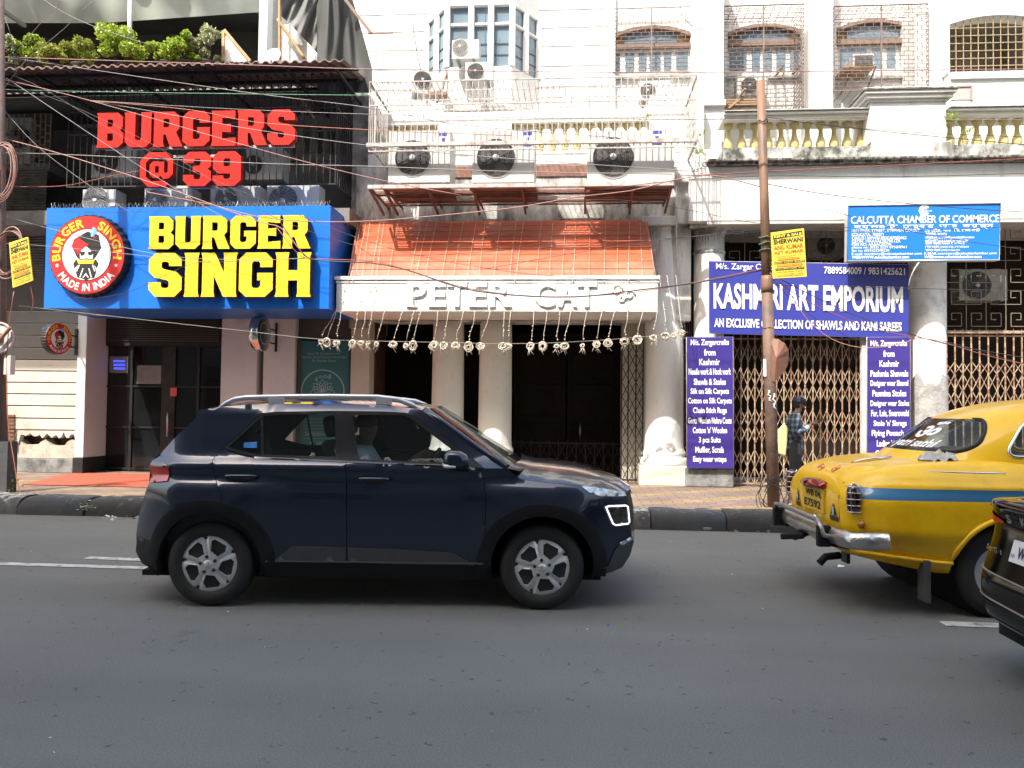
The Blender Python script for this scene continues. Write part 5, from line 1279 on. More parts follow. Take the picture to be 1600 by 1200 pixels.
# ================================================================== AIR CONDITIONER OUTDOOR UNITS
ACW = mat('off white unit casing', (.47,.475,.465), .45, .05, 3, stain=(.45,.43,.4), stain_amt=.25, stain_scale=3)
ACG = mat('greyed unit casing', (.34,.34,.32), .55, .15, 3, stain=(.16,.15,.14), stain_amt=.45, stain_scale=3)
GRL = mat('dark fan grille wire', (.13,.13,.13), .5, .2, 5)
GRL2 = mat('pale fan grille wire', (.5,.49,.46), .5, .1, 5)
FANB = mat('dark fan well', (.02,.02,.022), .6)
FANH = mat('pale fan hub', (.4,.4,.4), .5)
STK = mat('blue label print', (.03,.06,.35), .5)
def ac_unit(px0, py0, px1, py1, Y, c, r, label, depth=.34, m=ACW, g=GRL, hub=True, rz=0.0, sticker=None, lines=0, group='air conditioner outdoor units', feet=True):
    pm = (px0+px1)/2; x0, x1 = X(px0, Y, (py0+py1)/2), X(px1, Y, (py0+py1)/2); z0, z1 = Z(py1, Y, pm), Z(py0, Y, pm)
    cx, cz = X(c[0], Y, c[1]), Z(c[1], Y, c[0]); rr = r*(x1-x0)/(px1-px0)
    a = thing('air_conditioner', label, 'air conditioner', ((x0+x1)/2, Y+depth/2, z0), rz, group)
    o = Vector(((x0+x1)/2, Y+depth/2, z0)); ORG[a.name] = o
    s = MB(); s.box(x0, x1, Y, Y+depth, z0+.02, z1)
    if lines:
        for k in range(lines):
            zz_ = z0+(z1-z0)*(.2+.6*k/max(1, lines-1)); s.box(cx+rr*1.15, x1-.03, Y-.004, Y, zz_-.006, zz_+.006)
    s.box(x1-(x1-x0)*.02-.006, x1-(x1-x0)*.02, Y-.003, Y, z0+.03, z1-.02)
    b = s.build('casing', m, a, bevel=.014)
    if feet:
        for fx in (x0+.08, x1-.12): MB().box(fx, fx+.05, Y-.02, Y+depth+.02, z0, z0+.022).build('foot', mat('grey foot metal', (.2,.2,.2), .6), a)
    s = MB(); s.lathe([(rr, .002), (rr*.0, .002)], (cx, Y-.001, cz), 36, axis='Y', smooth=False); s.build('fan_well', FANB, a)
    s = MB()   # fan blades
    for k in range(3):
        t0 = k*2.094+.4
        pts = []
        for q in range(7):
            t = t0+q*.17; pts.append((cx+rr*.92*math.cos(t), Y-.008-.006*q/6, cz+rr*.92*math.sin(t)))
        inn = [(cx+rr*.2*math.cos(t0+q*.1), Y-.008, cz+rr*.2*math.sin(t0+q*.1)) for q in range(7)]
        s.add(pts+list(reversed(inn)), [list(range(14))], 0)
    s.build('fan', mat('grey fan blade', (.09,.09,.095), .5), a)
    s = MB(); nr = 9 if rr > .16 else 6
    for k in range(1, nr+1):
        q = rr*(.15+.85*k/nr); s.tube([(cx+q*math.cos(2*math.pi*j/32), Y-.022-.012*(1-(q/rr)**2), cz+q*math.sin(2*math.pi*j/32)) for j in range(32)], .0028 if k < nr else .006, 4, closed=True)
    ns = 18
    for j in range(ns):
        t = 2*math.pi*j/ns
        s.tube([(cx+rr*f*math.cos(t+.7*(1-f)), Y-.024-.012*(1-f*f), cz+rr*f*math.sin(t+.7*(1-f))) for f in (.16, .4, .7, 1.0)], .0026, 4, cap=False)
    s.build('fan_grille', g, a)
    if hub: MB().lathe([(rr*.17, .0), (rr*.17, .012), (rr*.1, .016), (0, .016)], (cx, Y-.03, cz), 20, axis='Y').build('fan_hub', FANH if g is GRL else ACW, a)
    if sticker:
        s = MB(); sx, sy, sw, sh = sticker
        RB(s, sx, sy, sx+sw, sy+sh*.22, Y-.004, .003, 0); RB(s, sx, sy+sh*.35, sx+sw, sy+sh*.7, Y-.003, .002, 1); RB(s, sx+sw*.3, sy+sh*.38, sx+sw*.7, sy+sh*.64, Y-.005, .003, 0); RB(s, sx, sy+sh*.78, sx+sw, sy+sh, Y-.004, .003, 0)
        s.build('label', [STK, WHT], a)
    return a
Ya = 12.72
ac_unit(607, 204, 703, 287, Ya, depth=.60, c=(645, 247), r=27, label='white outdoor unit at the left end of the steel shelf above the awning', sticker=(686, 207, 13, 22))
ac_unit(738, 204, 835, 287, Ya, depth=.60, c=(775, 247), r=29.5, label='white outdoor unit in the middle of the steel shelf above the awning', sticker=(818, 206, 13, 22))
ac_unit(918, 204, 1054, 286, Ya, depth=.60, c=(958, 246), r=31.5, label='widest white outdoor unit at the right end of the steel shelf above the awning', sticker=(1019, 204, 15, 22))
ac_unit(706, 62, 748, 93, 14.45, (719, 74), 12, 'white outdoor unit with pale grille under the bay window', g=GRL2)
ac_unit(727, 97, 770, 126, 14.2, (743, 112), 12.5, 'small white outdoor unit standing below the bay window, behind the cage')
ac_unit(640, 112, 690, 148, 14.3, (656, 126), 13, 'turned outdoor unit with dark fan behind the left of the white cage', rz=.3)
ac_unit(998, 126, 1048, 158, 14.5, (1012, 142), 11.5, 'outdoor unit under the leftmost grilled arched window')
ac_unit(1152, 119, 1200, 150, 14.7, (1171, 134.5), 13, 'outdoor unit with grey fan under the second grilled arched window', m=ACW)
ac_unit(129, 296, 180, 324, 13.2, (150, 313), 20, 'outdoor unit above the round badge, leftmost on top of the blue sign', m=ACW, g=GRL2)
ac_unit(226, 294, 300, 324, 13.2, (244, 313), 17, 'outdoor unit on the blue sign below the red at-symbol', m=ACW, g=GRL2)
ac_unit(329, 291, 406, 324, 13.2, (354, 312), 18, 'outdoor unit on the blue sign below the red nine', m=ACW, g=GRL2)
ac_unit(417, 289, 498, 324, 13.2, (443, 314), 23, 'outdoor unit at the right end on top of the blue sign', m=ACW, g=GRL2)
ac_unit(143, 226, 213, 279, 13.6, (166, 251), 20, 'shaded outdoor unit behind the cage left of the red at-symbol', m=ACW)
ac_unit(384, 232, 441, 282, 13.6, (396, 258), 14, 'shaded outdoor unit behind the cage right of the red nine', m=ACW)
ac_unit(8, 184, 48, 258, 14.0, (31, 215), 16, 'tall white outdoor unit behind the tan grille at the left edge', m=ACW)
ac_unit(1262, 364, 1319, 403, 14.6, (1290, 384), 14, 'shaded outdoor unit behind the yellow poster, above the wide banner', m=ACG)
ac_unit(1499, 421, 1574, 471, 14.5, (1526, 446), 22, 'dim grey outdoor unit behind the iron key grille at the far right', m=ACG, lines=4)
# one window unit on a tan shelf
Yw_ = 14.7
x0, x1, z0, z1 = X(1333, Yw_, 94), X(1366, Yw_, 94), Z(104, Yw_, 1350), Z(84, Yw_, 1350)
a = wthing('air_conditioner', 'box-shaped window unit on a rusty shelf in the third grilled window', 'air conditioner', ((x0+x1)/2, Yw_+.2, z0), 'air conditioner outdoor units')
MB().box(x0, x1, Yw_, Yw_+.5, z0, z1).build('casing', ACW, a, bevel=.01)
s = MB()
for k in range(9): s.box(x0+.03, x1-.03, Yw_-.012, Yw_+.002, z0+.02+(z1-z0-.04)*k/9, z0+.03+(z1-z0-.04)*k/9)
s.build('louvre', mat('grey louvre', (.16,.16,.16), .5), a)
s = MB(); RB(s, 1318, 103.5, 1366, 106, Yw_-.1, .5); s.bar((x0, Yw_-.08, z0-.03), (x0-.1, Yw_+.4, z0-.35), .025); s.bar((x1, Yw_-.08, z0-.03), (x1, Yw_+.4, z0-.3), .025); s.build('shelf', mat('tan rusty shelf', (.30,.19,.11), .8, .2, 8), a)
# steel shelf under the unit at the second window
s = MB(); xa, xb = X(1132, 14.3, 160), X(1188, 14.3, 160)
for k in range(6): s.box(xa, xb, 14.2+k*.11, 14.23+k*.11, Z(160, 14.3, 1160), Z(158, 14.3, 1160))
s.bar((xa+.25, 14.2, Z(158, 14.3, 1160)), (xa+.05, 14.2, Z(172, 14.3, 1160)), .03); s.bar((xa+.3, 14.0, Z(149, 14.3, 1160)), (xa+.1, 14.7, Z(166, 14.3, 1160)), .03)
tag(s.build('shelf', mat('tan rusty shelf', (.30,.19,.11), .8, .2, 8), loc=((xa+xb)/2, 14.3, Z(160, 14.3, 1160))), 'rusty slatted steel shelf above the yellow balusters near the pole', 'shelf')
s = MB()
for k, (a_, b_, c_, d_) in enumerate(((1213, 117, 1223, 103), (1238, 116, 1250, 103))): s.bar(P(a_, b_, 14.4), P(c_, d_, 15.1), .03)
s.build('support_arm', RUSTM, RBG)

# ================================================================== POLES
PM = mat('rust brown painted pole', (.21,.118,.075), .6, .2, 6, .15, stain=(.10,.065,.05), stain_amt=.45, stain_scale=4, stretch=(1,1,.3))
Yp_ = 10.95
pb, pt = P(1209, 792, Yp_), P(1188.5, 128, Yp_)
pb.z = .215
PL = wthing('utility_pole', 'leaning rust brown steel pole on the kerb with a bent brown sheet tied to it', 'pole', pb)
r_ = (X(1200, Yp_, 300)-X(1184.5, Yp_, 300))/2*.86
def lerp(a, b, t): return a+(b-a)*t
MB().tube([lerp(pb, pt, t) for t in (0, .3, .52)], [r_*1.45, r_*1.38, r_*1.32], 16).build('lower_tube', mat('lower pole brown grey', (.17,.10,.07), .65, .25, 5, .2, stain=(.07,.055,.05), stain_amt=.5, stain_scale=3), PL)
MB().tube([lerp(pb, pt, t) for t in (.5, .75, 1.0)], [r_*1.18, r_*1.05, r_], 16).build('upper_tube', PM, PL)
MB().tube([lerp(pb, pt, t) for t in (.50, .515, .53, .54)], [r_*1.4, r_*1.45, r_*1.4, r_*1.2], 16).build('collar', PM, PL)
s = MB()
for t in (.615, .6, .628): 
    c = lerp(pb, pt, t); s.tube([c+Vector((r_*1.5*math.cos(k*.7854), r_*1.5*math.sin(k*.7854), jit(.015))) for k in range(8)], .012, 5, closed=True)
s.build('green_tie', mat('green cloth tie', (.05,.10,.07), .9), PL)
s = MB()
for t in (.42, .5, .8, .905):
    c = lerp(pb, pt, t); s.tube([c+Vector((r_*1.35*math.cos(k*.7854), r_*1.35*math.sin(k*.7854), jit(.03))) for k in range(8)], .007, 4, closed=True)
s.build('wire_tie', BLACKM, PL)
s = MB()
for k in range(2):
    for j, (pa, pb_) in enumerate((((1201, 610), (1204, 628)), ((1209, 615), (1211, 640)))):
        a0, a1 = P(*pa, Yp_-r_*1.5), P(*pb_, Yp_-r_*1.5)
        s.tube([a0.lerp(a1, t/6)+Vector((.022*math.sin(t*2.3+k), 0, 0)) for t in range(7)], .005, 4)
s.build('chalk_scrawl', WHT, PL)
s = MB(); 
pts = [(1203, 528), (1217, 530), (1227, 537), (1232, 547), (1233, 556), (1231, 570), (1226, 580), (1219, 588), (1210, 597), (1205, 594)]
s.add([P(a, b, 10.9-.04*math.sin(k)) for k, (a, b) in enumerate(pts)]+[P(a, b, 10.93-.04*math.sin(k)) for k, (a, b) in enumerate(pts)]+[P(1213, 560, 10.80), P(1213, 560, 10.83)], [(k, (k+1) % 10, 20) for k in range(10)]+[((k+1) % 10+10, k+10, 21) for k in range(10)]+[(k, k+10, (k+1) % 10+10, (k+1) % 10) for k in range(10)])
s.build('bent_sheet', mat('brown rusty sheet', (.21,.10,.065), .6, .2, 6, .1), PL, fixn=True)
s = MB(); s.add([P(1192.5, 561, 10.9), P(1197, 561, 10.88), P(1197.5, 588, 10.88), P(1193, 588, 10.9)], [(3,2,1,0)]); s.build('paper_strip', WHT, PL)
# tangled wire at its foot
random.seed(11); s = MB()
for k in range(6):
    c = Vector((pb.x+jit(.05), pb.y-.03+jit(.06), .26+.2*random.random())); a = random.random()*6; rr = .10+.1*random.random()
    s.tube([c+Vector((rr*math.cos(a+j*.45)*(1+.2*math.sin(j)), .06*math.sin(j*.9), rr*1.5*math.sin(a+j*.45))) for j in range(13)], .006, 4)
tag(s.build('wire_coil', BLACKM, loc=(pb.x, pb.y, .23)), 'tangle of black wire at the foot of the rust brown pole', 'cable')
# left pole
Yl = 10.7
lb, lt = P(3, 775, Yl), P(-3, -60, Yl); lb.z = .21
LP = wthing('utility_pole', 'dark pole at the left edge hung with brown cable coils and pale discs', 'pole', lb)
LPM = mat('grimy pole paint', (.13,.10,.09), .75, .3, 4, .2, stain=(.22,.10,.07), stain_amt=.4, stain_scale=5)
MB().tube([lerp(lb, lt, t) for t in (0, .5, 1)], .075, 14).build('tube', LPM, LP)
RB(MB(), -12, 690, 11, 772, Yl-.1, .2).build('foot_box', mat('dark foot box', (.05,.05,.055), .7, .3, 5, .2), LP)
s = MB(); c = P(-1, 528, Yl-.16); s.lathe([(.19,.0),(.2,.03),(.225,.03),(.225,.0),(.2,-.01),(.04,-.012)], c, 28, axis='Y'); s.lathe([(.19,.01),(.0,.01)], c, 28, axis='Y', smooth=False); s.build('disc', mat('pale dusty disc', (.55,.48,.46), .6, .12, 5, stain=(.3,.18,.14), stain_amt=.4, stain_scale=5), LP)
s = MB(); s.bar(P(-8, 540, Yl-.24), P(16, 512, Yl-.24), .06, .02); s.lathe([(.075,.0),(.06,.03),(0,.03)], c+Vector((0,-.02,0)), 20, axis='Y'); s.build('disc_strap', mat('brown strap', (.28,.15,.11), .7), LP)
s = MB(); RB(s, 6, 555, 16, 585, Yl-.15, .1); s.build('junction_box', mat('pale junction box', (.6,.55,.5), .6), LP)
random.seed(21)
COIL = [mat('copper brown cable', (.17,.075,.055), .5, .2, 8), mat('dusty pink cable', (.33,.20,.18), .5, .2, 8)]
def coil(px, py, rx, rz_, n, label, Y=Yl-.15):
    s = MB(); c = P(px, py, Y)
    for k in range(n):
        a = rx*.0087*(1+jit(.12)); b = rz_*.0087*(1+jit(.08)); dx, dz = jit(.03), jit(.04)
        s.tube([c+Vector((dx+a*math.cos(2*math.pi*j/26), -.004*k+jit(.004), dz+b*math.sin(2*math.pi*j/26)+.05*math.cos(2*math.pi*j/26))) for j in range(26)], .009, 5, mi=k % 2, closed=True)
    tag(s.build('cable_coil', COIL, loc=c), label, 'cable coil')
coil(3, 268, 22, 44, 9, 'thick bundle of brown cable loops high on the left pole')
coil(14, 395, 24, 36, 5, 'loose brown cable loops hanging behind the tilted yellow poster')

# ================================================================== CABLES
random.seed(4)
WM = {'w': mat('dusty grey white cable', (.24,.225,.215), .5, .1, 9), 'p': mat('pinkish cable', (.33,.165,.145), .5, .1, 9), 'k': mat('black cable', (.03,.03,.032), .5, .2, 9),
      'r': mat('red brown cable', (.26,.07,.05), .5, .2, 9), 'g': mat('green cable', (.07,.26,.16), .5, .2, 9), 'o': mat('orange cable', (.42,.16,.08), .5, .2, 9), 'y': mat('grey cable', (.2,.2,.2), .5, .2, 9)}
def cable(pts, c, label, Y=10.9, th=1.6, group='overhead cables'):
    """pts: photo points the wire passes, smoothed; Y may be a pair (start, end)"""
    Y0, Y1 = Y if isinstance(Y, tuple) else (Y, Y)
    n = len(pts); q = []
    pp = [pts[0]]+list(pts)+[pts[-1]]
    L = [0]
    for a, b in zip(pts, pts[1:]): L.append(L[-1]+math.hypot(a[0]-b[0], a[1]-b[1]))
    for i in range(n-1):
        p0, p1, p2, p3 = pp[i], pp[i+1], pp[i+2], pp[i+3]
        if i == 0: p0 = (2*p1[0]-p2[0], 2*p1[1]-p2[1])
        if i == n-2: p3 = (2*p2[0]-p1[0], 2*p2[1]-p1[1])
        m = max(3, int((L[i+1]-L[i])/28))
        for k in range(m + (1 if i == n-2 else 0)):
            t = k/m
            f = [.5*(2*p1[d]+(p2[d]-p0[d])*t+(2*p0[d]-5*p1[d]+4*p2[d]-p3[d])*t*t+(3*p1[d]-p0[d]-3*p2[d]+p3[d])*t**3) for d in (0, 1)]
            s_ = (L[i]+(L[i+1]-L[i])*t)/L[-1]; q.append(P(f[0], f[1], Y0+(Y1-Y0)*s_))
    m = MB().tube(q, th*.0035, 5)
    return tag(m.build('overhead_cable', WM[c], loc=q[0]), label, 'cable', group)
W = [
 ([(-120,84),(0,89),(400,102),(575,108),(960,113),(1190,112),(1600,108),(1750,107)], 'p', 'pink cable nearly level across the whole street above the cage', 10.9, 1.9),
 ([(-60,112),(0,123),(140,157),(400,232),(575,277),(720,305)], 'p', 'pinkish cable dropping from the left pole past the red letter R', 10.85, 1.7),
 ([(0,88),(110,104),(390,145),(575,168),(720,195),(960,215)], 'w', 'white cable from the left pole crossing just under the canopy edge', 10.95, 1.5),
 ([(-80,130),(0,141),(14,140),(130,143),(400,147),(577,149)], 'g', 'green cable running level below the canopy to the white cage', 10.9, 1.5),
 ([(140,157),(400,172),(720,182),(1130,187),(1600,187),(1750,186)], 'w', 'thin white cable level through the white cage and past the pole', 10.9, 1.2),
 ([(140,157),(300,172),(400,191),(580,203),(800,212)], 'o', 'orange cable ending at the white cage rail', 10.9, 1.4),
 ([(140,157),(300,185),(400,203),(575,227),(800,248),(1090,268)], 'w', 'white cable sloping over the red letters to the right outdoor unit', 10.92, 1.5),
 ([(-60,200),(0,215),(100,242),(250,290),(400,345),(440,357),(476,400)], 'p', 'thick pink cable crossing the left of the red letters to the blue sign', 10.8, 2.2),
 ([(-60,240),(60,240),(400,255),(580,260),(800,268),(1050,272)], 'w', 'pale cable running level through the red at-symbol', 10.9, 1.8),
 ([(0,291),(60,292),(110,289),(170,276),(222,266)], 'r', 'red brown cable sagging above the blue sign badge', 10.9, 1.7),
 ([(-60,318),(0,335),(70,355),(250,398),(400,406),(476,403)], 'w', 'thin white cable crossing the round badge to the letter H', 10.85, 1.2),
 ([(0,380),(80,385),(210,398),(320,409),(476,404)], 'w', 'thin pale cable crossing the moustache of the badge', 10.87, 1.1),
 ([(75,455),(105,463),(150,466),(210,453),(290,415),(330,408)], 'k', 'thin dark cable sagging below the round badge', 11.6, 1.1),
 ([(440,350),(472,395),(500,407),(580,411),(640,423),(720,450),(800,461),(900,464),(1000,453),(1100,440),(1192,422)], 'k', 'thick black cable bundle sagging over the name fascia', 10.95, 2.8),
 ([(430,352),(470,400),(510,405),(590,409),(660,430),(740,452),(840,463),(960,460),(1060,446),(1192,420)], 'r', 'red brown cable following the thick bundle over the name fascia', 11.0, 1.7),
 ([(230,300),(330,320),(400,338),(480,346),(560,346),(640,341),(800,325),(900,308),(985,298),(1060,280),(1120,275),(1192,293)], 'p', 'pink red cable sagging over the blue sign and rising along the awning top', 10.95, 2.1),
 ([(100,330),(180,332),(300,325),(360,318)], 'k', 'black cable along the top edge of the blue sign', 11.9, 1.2),
 ([(0,165),(60,230),(140,290),(215,340)], 'y', 'grey cable dropping steeply over the tan grille', 10.8, 1.1),
 ([(10,122),(60,155),(180,235),(290,305),(360,345)], 'w', 'white cable dropping steeply from the left pole past the red letter B', 10.83, 1.3),
 ([(20,118),(75,143),(230,235),(400,308),(600,385),(800,425),(1000,440)], 'k', 'long thin black cable sloping from the left pole down over the awning', 10.88, 1.2),
 ([(0,128),(100,160),(250,232),(360,300),(440,345),(560,385),(640,400),(1190,362)], 'k', 'thin black cable crossing the yellow letters and awning to the pole', 10.9, 1.1),
 ([(1192,182),(1300,197),(1480,215),(1600,226),(1750,240)], 'k', 'black cable from the pole crossing the yellow balusters', 10.95, 1.5),
 ([(960,186),(1080,187),(1192,186),(1400,205),(1600,214)], 'k', 'thin black cable through the pole top over the balusters', 11.0, 1.1),
 ([(1060,275),(1130,272),(1200,268),(1400,258),(1600,248),(1750,240)], 'r', 'red brown cable rising along the dark cornice', 10.95, 1.9),
 ([(940,296),(1060,282),(1192,275),(1400,276),(1600,271)], 'k', 'black cable level along the underside of the cornice', 11.0, 1.3),
 ([(1192,286),(1280,302),(1420,318),(1560,329),(1750,338)], 'k', 'dark cable from the pole crossing the top of the chamber board', 10.95, 1.6),
 ([(1192,298),(1300,330),(1440,365),(1600,390),(1750,410)], 'k', 'thin black cable sloping across the middle of the chamber board', 10.97, 1.1),
 ([(1192,358),(1400,361),(1600,353),(1750,346)], 'k', 'thin level black cable across the chamber board text', 11.0, 1.1),
 ([(760,420),(900,395),(1060,372),(1192,358)], 'k', 'thin black cable rising over the awning to the pole', 11.0, 1.2),
 ([(840,318),(960,312),(1060,325),(1192,350),(1330,356)], 'k', 'thin black cable under the steel shelf toward the pole', 11.05, 1.0),
 ([(1202,425),(1240,447),(1330,490),(1420,521),(1480,538),(1560,552),(1750,585)], 'k', 'black cable fanning from the pole below the wide banner', 10.95, 1.6),
 ([(1202,428),(1260,470),(1360,512),(1470,534),(1560,560),(1750,600)], 'r', 'red brown cable fanning from the pole toward the right gate', 10.93, 1.5),
 ([(1202,430),(1250,480),(1330,528),(1400,530),(1470,532),(1600,568),(1750,600)], 'k', 'black cable crossing the last word of the wide banner', 10.96, 1.2),
 ([(1203,426),(1235,460),(1262,500),(1300,530),(1345,543),(1395,540),(1430,530)], 'p', 'pink cable sagging deepest under the wide banner', 10.9, 1.7),
 ([(1192,446),(1330,448),(1480,452),(1600,454),(1750,456)], 'k', 'level thin black cable across the word EMPORIUM', 11.0, 1.1),
 ([(30,478),(200,497),(390,518),(500,530),(640,534),(800,537),(900,534),(985,528),(1075,519)], 'w', 'thin pale carrier cable threading the string light ends', (11.0, 12.7), 1.2),
 ([(40,-20),(100,20),(160,46),(240,72)], 'w', 'pale cable slanting over the canvas awning', 10.9, 1.2),
 ([(155,-10),(100,45),(40,95),(5,140)], 'y', 'grey cable slanting across the rooftop plants to the left pole', 10.9, 1.1),
 ([(108,-10),(60,40),(20,90)], 'y', 'short grey cable slanting at the top left corner', 10.88, 1.1),
 ([(5,20),(18,60),(26,120)], 'y', 'grey cable hanging beside the left pole top', 10.9, 1.0),
 ([(10,560),(12,650),(22,720),(30,765),(45,790),(75,802)], 'o', 'orange cable running down the left pole to the gutter', 10.4, 1.9),
 ([(22,455),(15,500),(10,560)], 'r', 'red brown cable hanging under the tilted yellow poster', 10.5, 1.8),
 ([(46,440),(52,470),(48,490)], 'r', 'short brown cable end dangling beside the tilted yellow poster', 10.5, 1.6),
 ([(1056,300),(1058,400),(1062,470),(1072,520)], 'y', 'grey cable hanging down the dark gap beside the round column', 12.8, 1.1),
 ([(1074,-10),(1062,18),(1090,45),(1130,47)], 'k', 'dark cable knotted at the top of the leftmost arched window', 14.8, 1.8),
 ([(645,33),(648,60),(657,110)], 'k', 'dark conduit hanging on the white upper wall left of the bay window', 15.4, 2.6),
 ([(760,0),(758,60),(762,130),(758,180)], 'k', 'dark cable running down the middle of the bay window', 14.6, 1.6),
]
for pts, c, lab, Y, th in W: cable(pts, c, lab, Y, th)
# short dark conduits beside windows etc.
# ================================================================== STRING LIGHTS
random.seed(9)
SLM = mat('cream string light wire', (.56,.50,.41), .6, .1, 9); 
SL = [(502,534,524,545,560),(511,535,526,549,564),(526,536,533,556,572),(551,537,559,566,578),(564,536,571,580,594),(575,536,581,588,600),(588,538,601,606,622),(614,538,629,640,658),(634,540,647,650,668),(645,540,658,664,682),(678,540,684,690,706),(693,540,701,708,724),(712,540,724,730,744),(732,542,742,748,758),(751,541,766,772,782),(786,541,788,796,806),(794,541,798,806,818),(829,541,834,838,846),(848,541,855,858,864),(870,541,875,878,884),(882,541,892,896,900),(910,540,917,920,922),(932,538,941,944,946),(950,536,961,964,966),(976,534,981,982,984),(996,531,1005,1004,1000),(1021,528,1027,1024,1010),(1040,526,1038,1030,1016),(1053,524,1052,1042,1030),(1065,521,1062,1056,1046)]
for i, (tx, ty, bx, fx, wx) in enumerate(SL):
    on = bx <= 1028
    Yt_ = 12.62
    pts = []
    if on:
        for k in range(7):
            t = k/6; yy = 13.72-1.02*t**(.75)
            px = wx+(fx-wx)*t; py = 347+(429-347)*t; pts.append(P(px, py, yy-.06))
        pts += [P((fx+bx)/2, 455, Yt_-.005), P(bx, 486, Yt_-.005)]
    else:
        pts += [P(wx, 352, 13.5), P(fx, 430, 13.2)]
    pts += [P(bx+(tx-bx)*.35+jit(1.6), 487+(ty-9-487)*.4, Yt_-.03+jit(.02)), P(bx+(tx-bx)*.75+jit(1.2), 487+(ty-9-487)*.75, Yt_-.03), P(tx+1, ty-8, Yt_-.03)]
    lab = 'cream string light with a balled-up end hanging in front of the name fascia' if on else 'cream string light with a balled-up end hanging in front of the big round column'
    c = P(tx, ty, Yt_-.03)
    o = wthing('string_light', lab, 'string light', c, 'string lights along the fascia')
    s = MB(); n1 = len(pts)-4; s.tube(pts[:n1+1], .0026, 4); s.tube(pts[n1:], .0042, 4)
    s.build('strand', SLM, o)
    s = MB()
    for k in range(len(pts)-1):
        for t in (.35, .8):
            if random.random() < (.6 if k >= len(pts)-3 else .25):
                q = pts[k].lerp(pts[k+1], t)+Vector((jit(.012), -.01, jit(.01))); s.lathe([(.0,-.012),(.009,-.006),(.01,.006),(0,.013)], q, 6)
    s.build('bulb', SLM, o)
    s = MB(); bsz = random.uniform(.026, .052); ex = random.uniform(.75, 1.25)
    for k in range(random.choice((6, 8, 10))):
        r0 = bsz*(1+jit(.55)); ph = random.random()*6.28; tl = jit(.5)
        s.tube([c+Vector((r0*math.cos(ph+j*.7)*(1+.12*math.sin(j*2+k)), .02*math.sin(j+k)+tl*.03*math.cos(ph+j*.7), r0*ex*math.sin(ph+j*.7+jit(.12)))) for j in range(9)], .007, 4, closed=True)
    for k in range(4): s.tube([c+Vector((jit(.04), jit(.02), -.03)), c+Vector((jit(.07), jit(.02), -.10+jit(.05)))], .004, 4)
    s.build('wire_bundle', SLM, o)
# ================================================================== VEHICLE TOOLS
def lerp_tab(tab, z):
    if z <= tab[0][0]: return tab[0][1:] if len(tab[0]) > 2 else tab[0][1]
    for a, b in zip(tab, tab[1:]):
        if z <= b[0]:
            t = (z-a[0])/(b[0]-a[0])
            r = [p+(q-p)*t for p, q in zip(a[1:], b[1:])]
            return r if len(r) > 1 else r[0]
    return tab[-1][1:] if len(tab[-1]) > 2 else tab[-1][1]
def smooth_tab(tab, n=6):
    """Catmull-Rom through the rows of a table"""
    out = []
    for i in range(len(tab)-1):
        p0, p1, p2, p3 = tab[max(0, i-1)], tab[i], tab[i+1], tab[min(len(tab)-1, i+2)]
        for k in range(n):
            t = k/n
            out.append(tuple(.5*(2*b+(c-a)*t+(2*a-5*b+4*c-d)*t*t+(3*b-a-3*c+d)*t**3) for a, b, c, d in zip(p0, p1, p2, p3)))
    out.append(tab[-1]); return out
def in_poly(x, y, pl):
    c = False; j = len(pl)-1
    for i in range(len(pl)):
        if (pl[i][1] > y) != (pl[j][1] > y) and x < (pl[j][0]-pl[i][0])*(y-pl[i][1])/(pl[j][1]-pl[i][1])+pl[i][0]: c = not c
        j = i
    return c
def densify(pl, d, closed=True):
    out = []
    n = len(pl)
    for i in range(n if closed else n-1):
        a, b = pl[i], pl[(i+1) % n]; m = max(1, int(math.hypot(a[0]-b[0], a[1]-b[1])/d))
        out += [(a[0]+(b[0]-a[0])*k/m, a[1]+(b[1]-a[1])*k/m) for k in range(m)]
    if not closed: out.append(pl[-1])
    return out
def inset_poly(pl, d):
    """move every edge of a closed outline inwards by d"""
    A = sum(pl[i-1][0]*pl[i][1]-pl[i][0]*pl[i-1][1] for i in range(len(pl)))
    s_ = 1 if A > 0 else -1; out = []; n = len(pl)
    for i in range(n):
        a, b, c = Vector(pl[i-1]), Vector(pl[i]), Vector(pl[(i+1) % n])
        u, v = (b-a), (c-b)
        if u.length < 1e-9 or v.length < 1e-9: out.append(tuple(b)); continue
        u.normalize(); v.normalize(); n1 = Vector((-u.y, u.x))*s_; n2 = Vector((-v.y, v.x))*s_
        m = n1+n2
        if m.length < .3: out.append(tuple(b+n1*d)); continue
        m.normalize(); out.append(tuple(b+m*(d/max(.4, m.dot(n1)))))
    return out
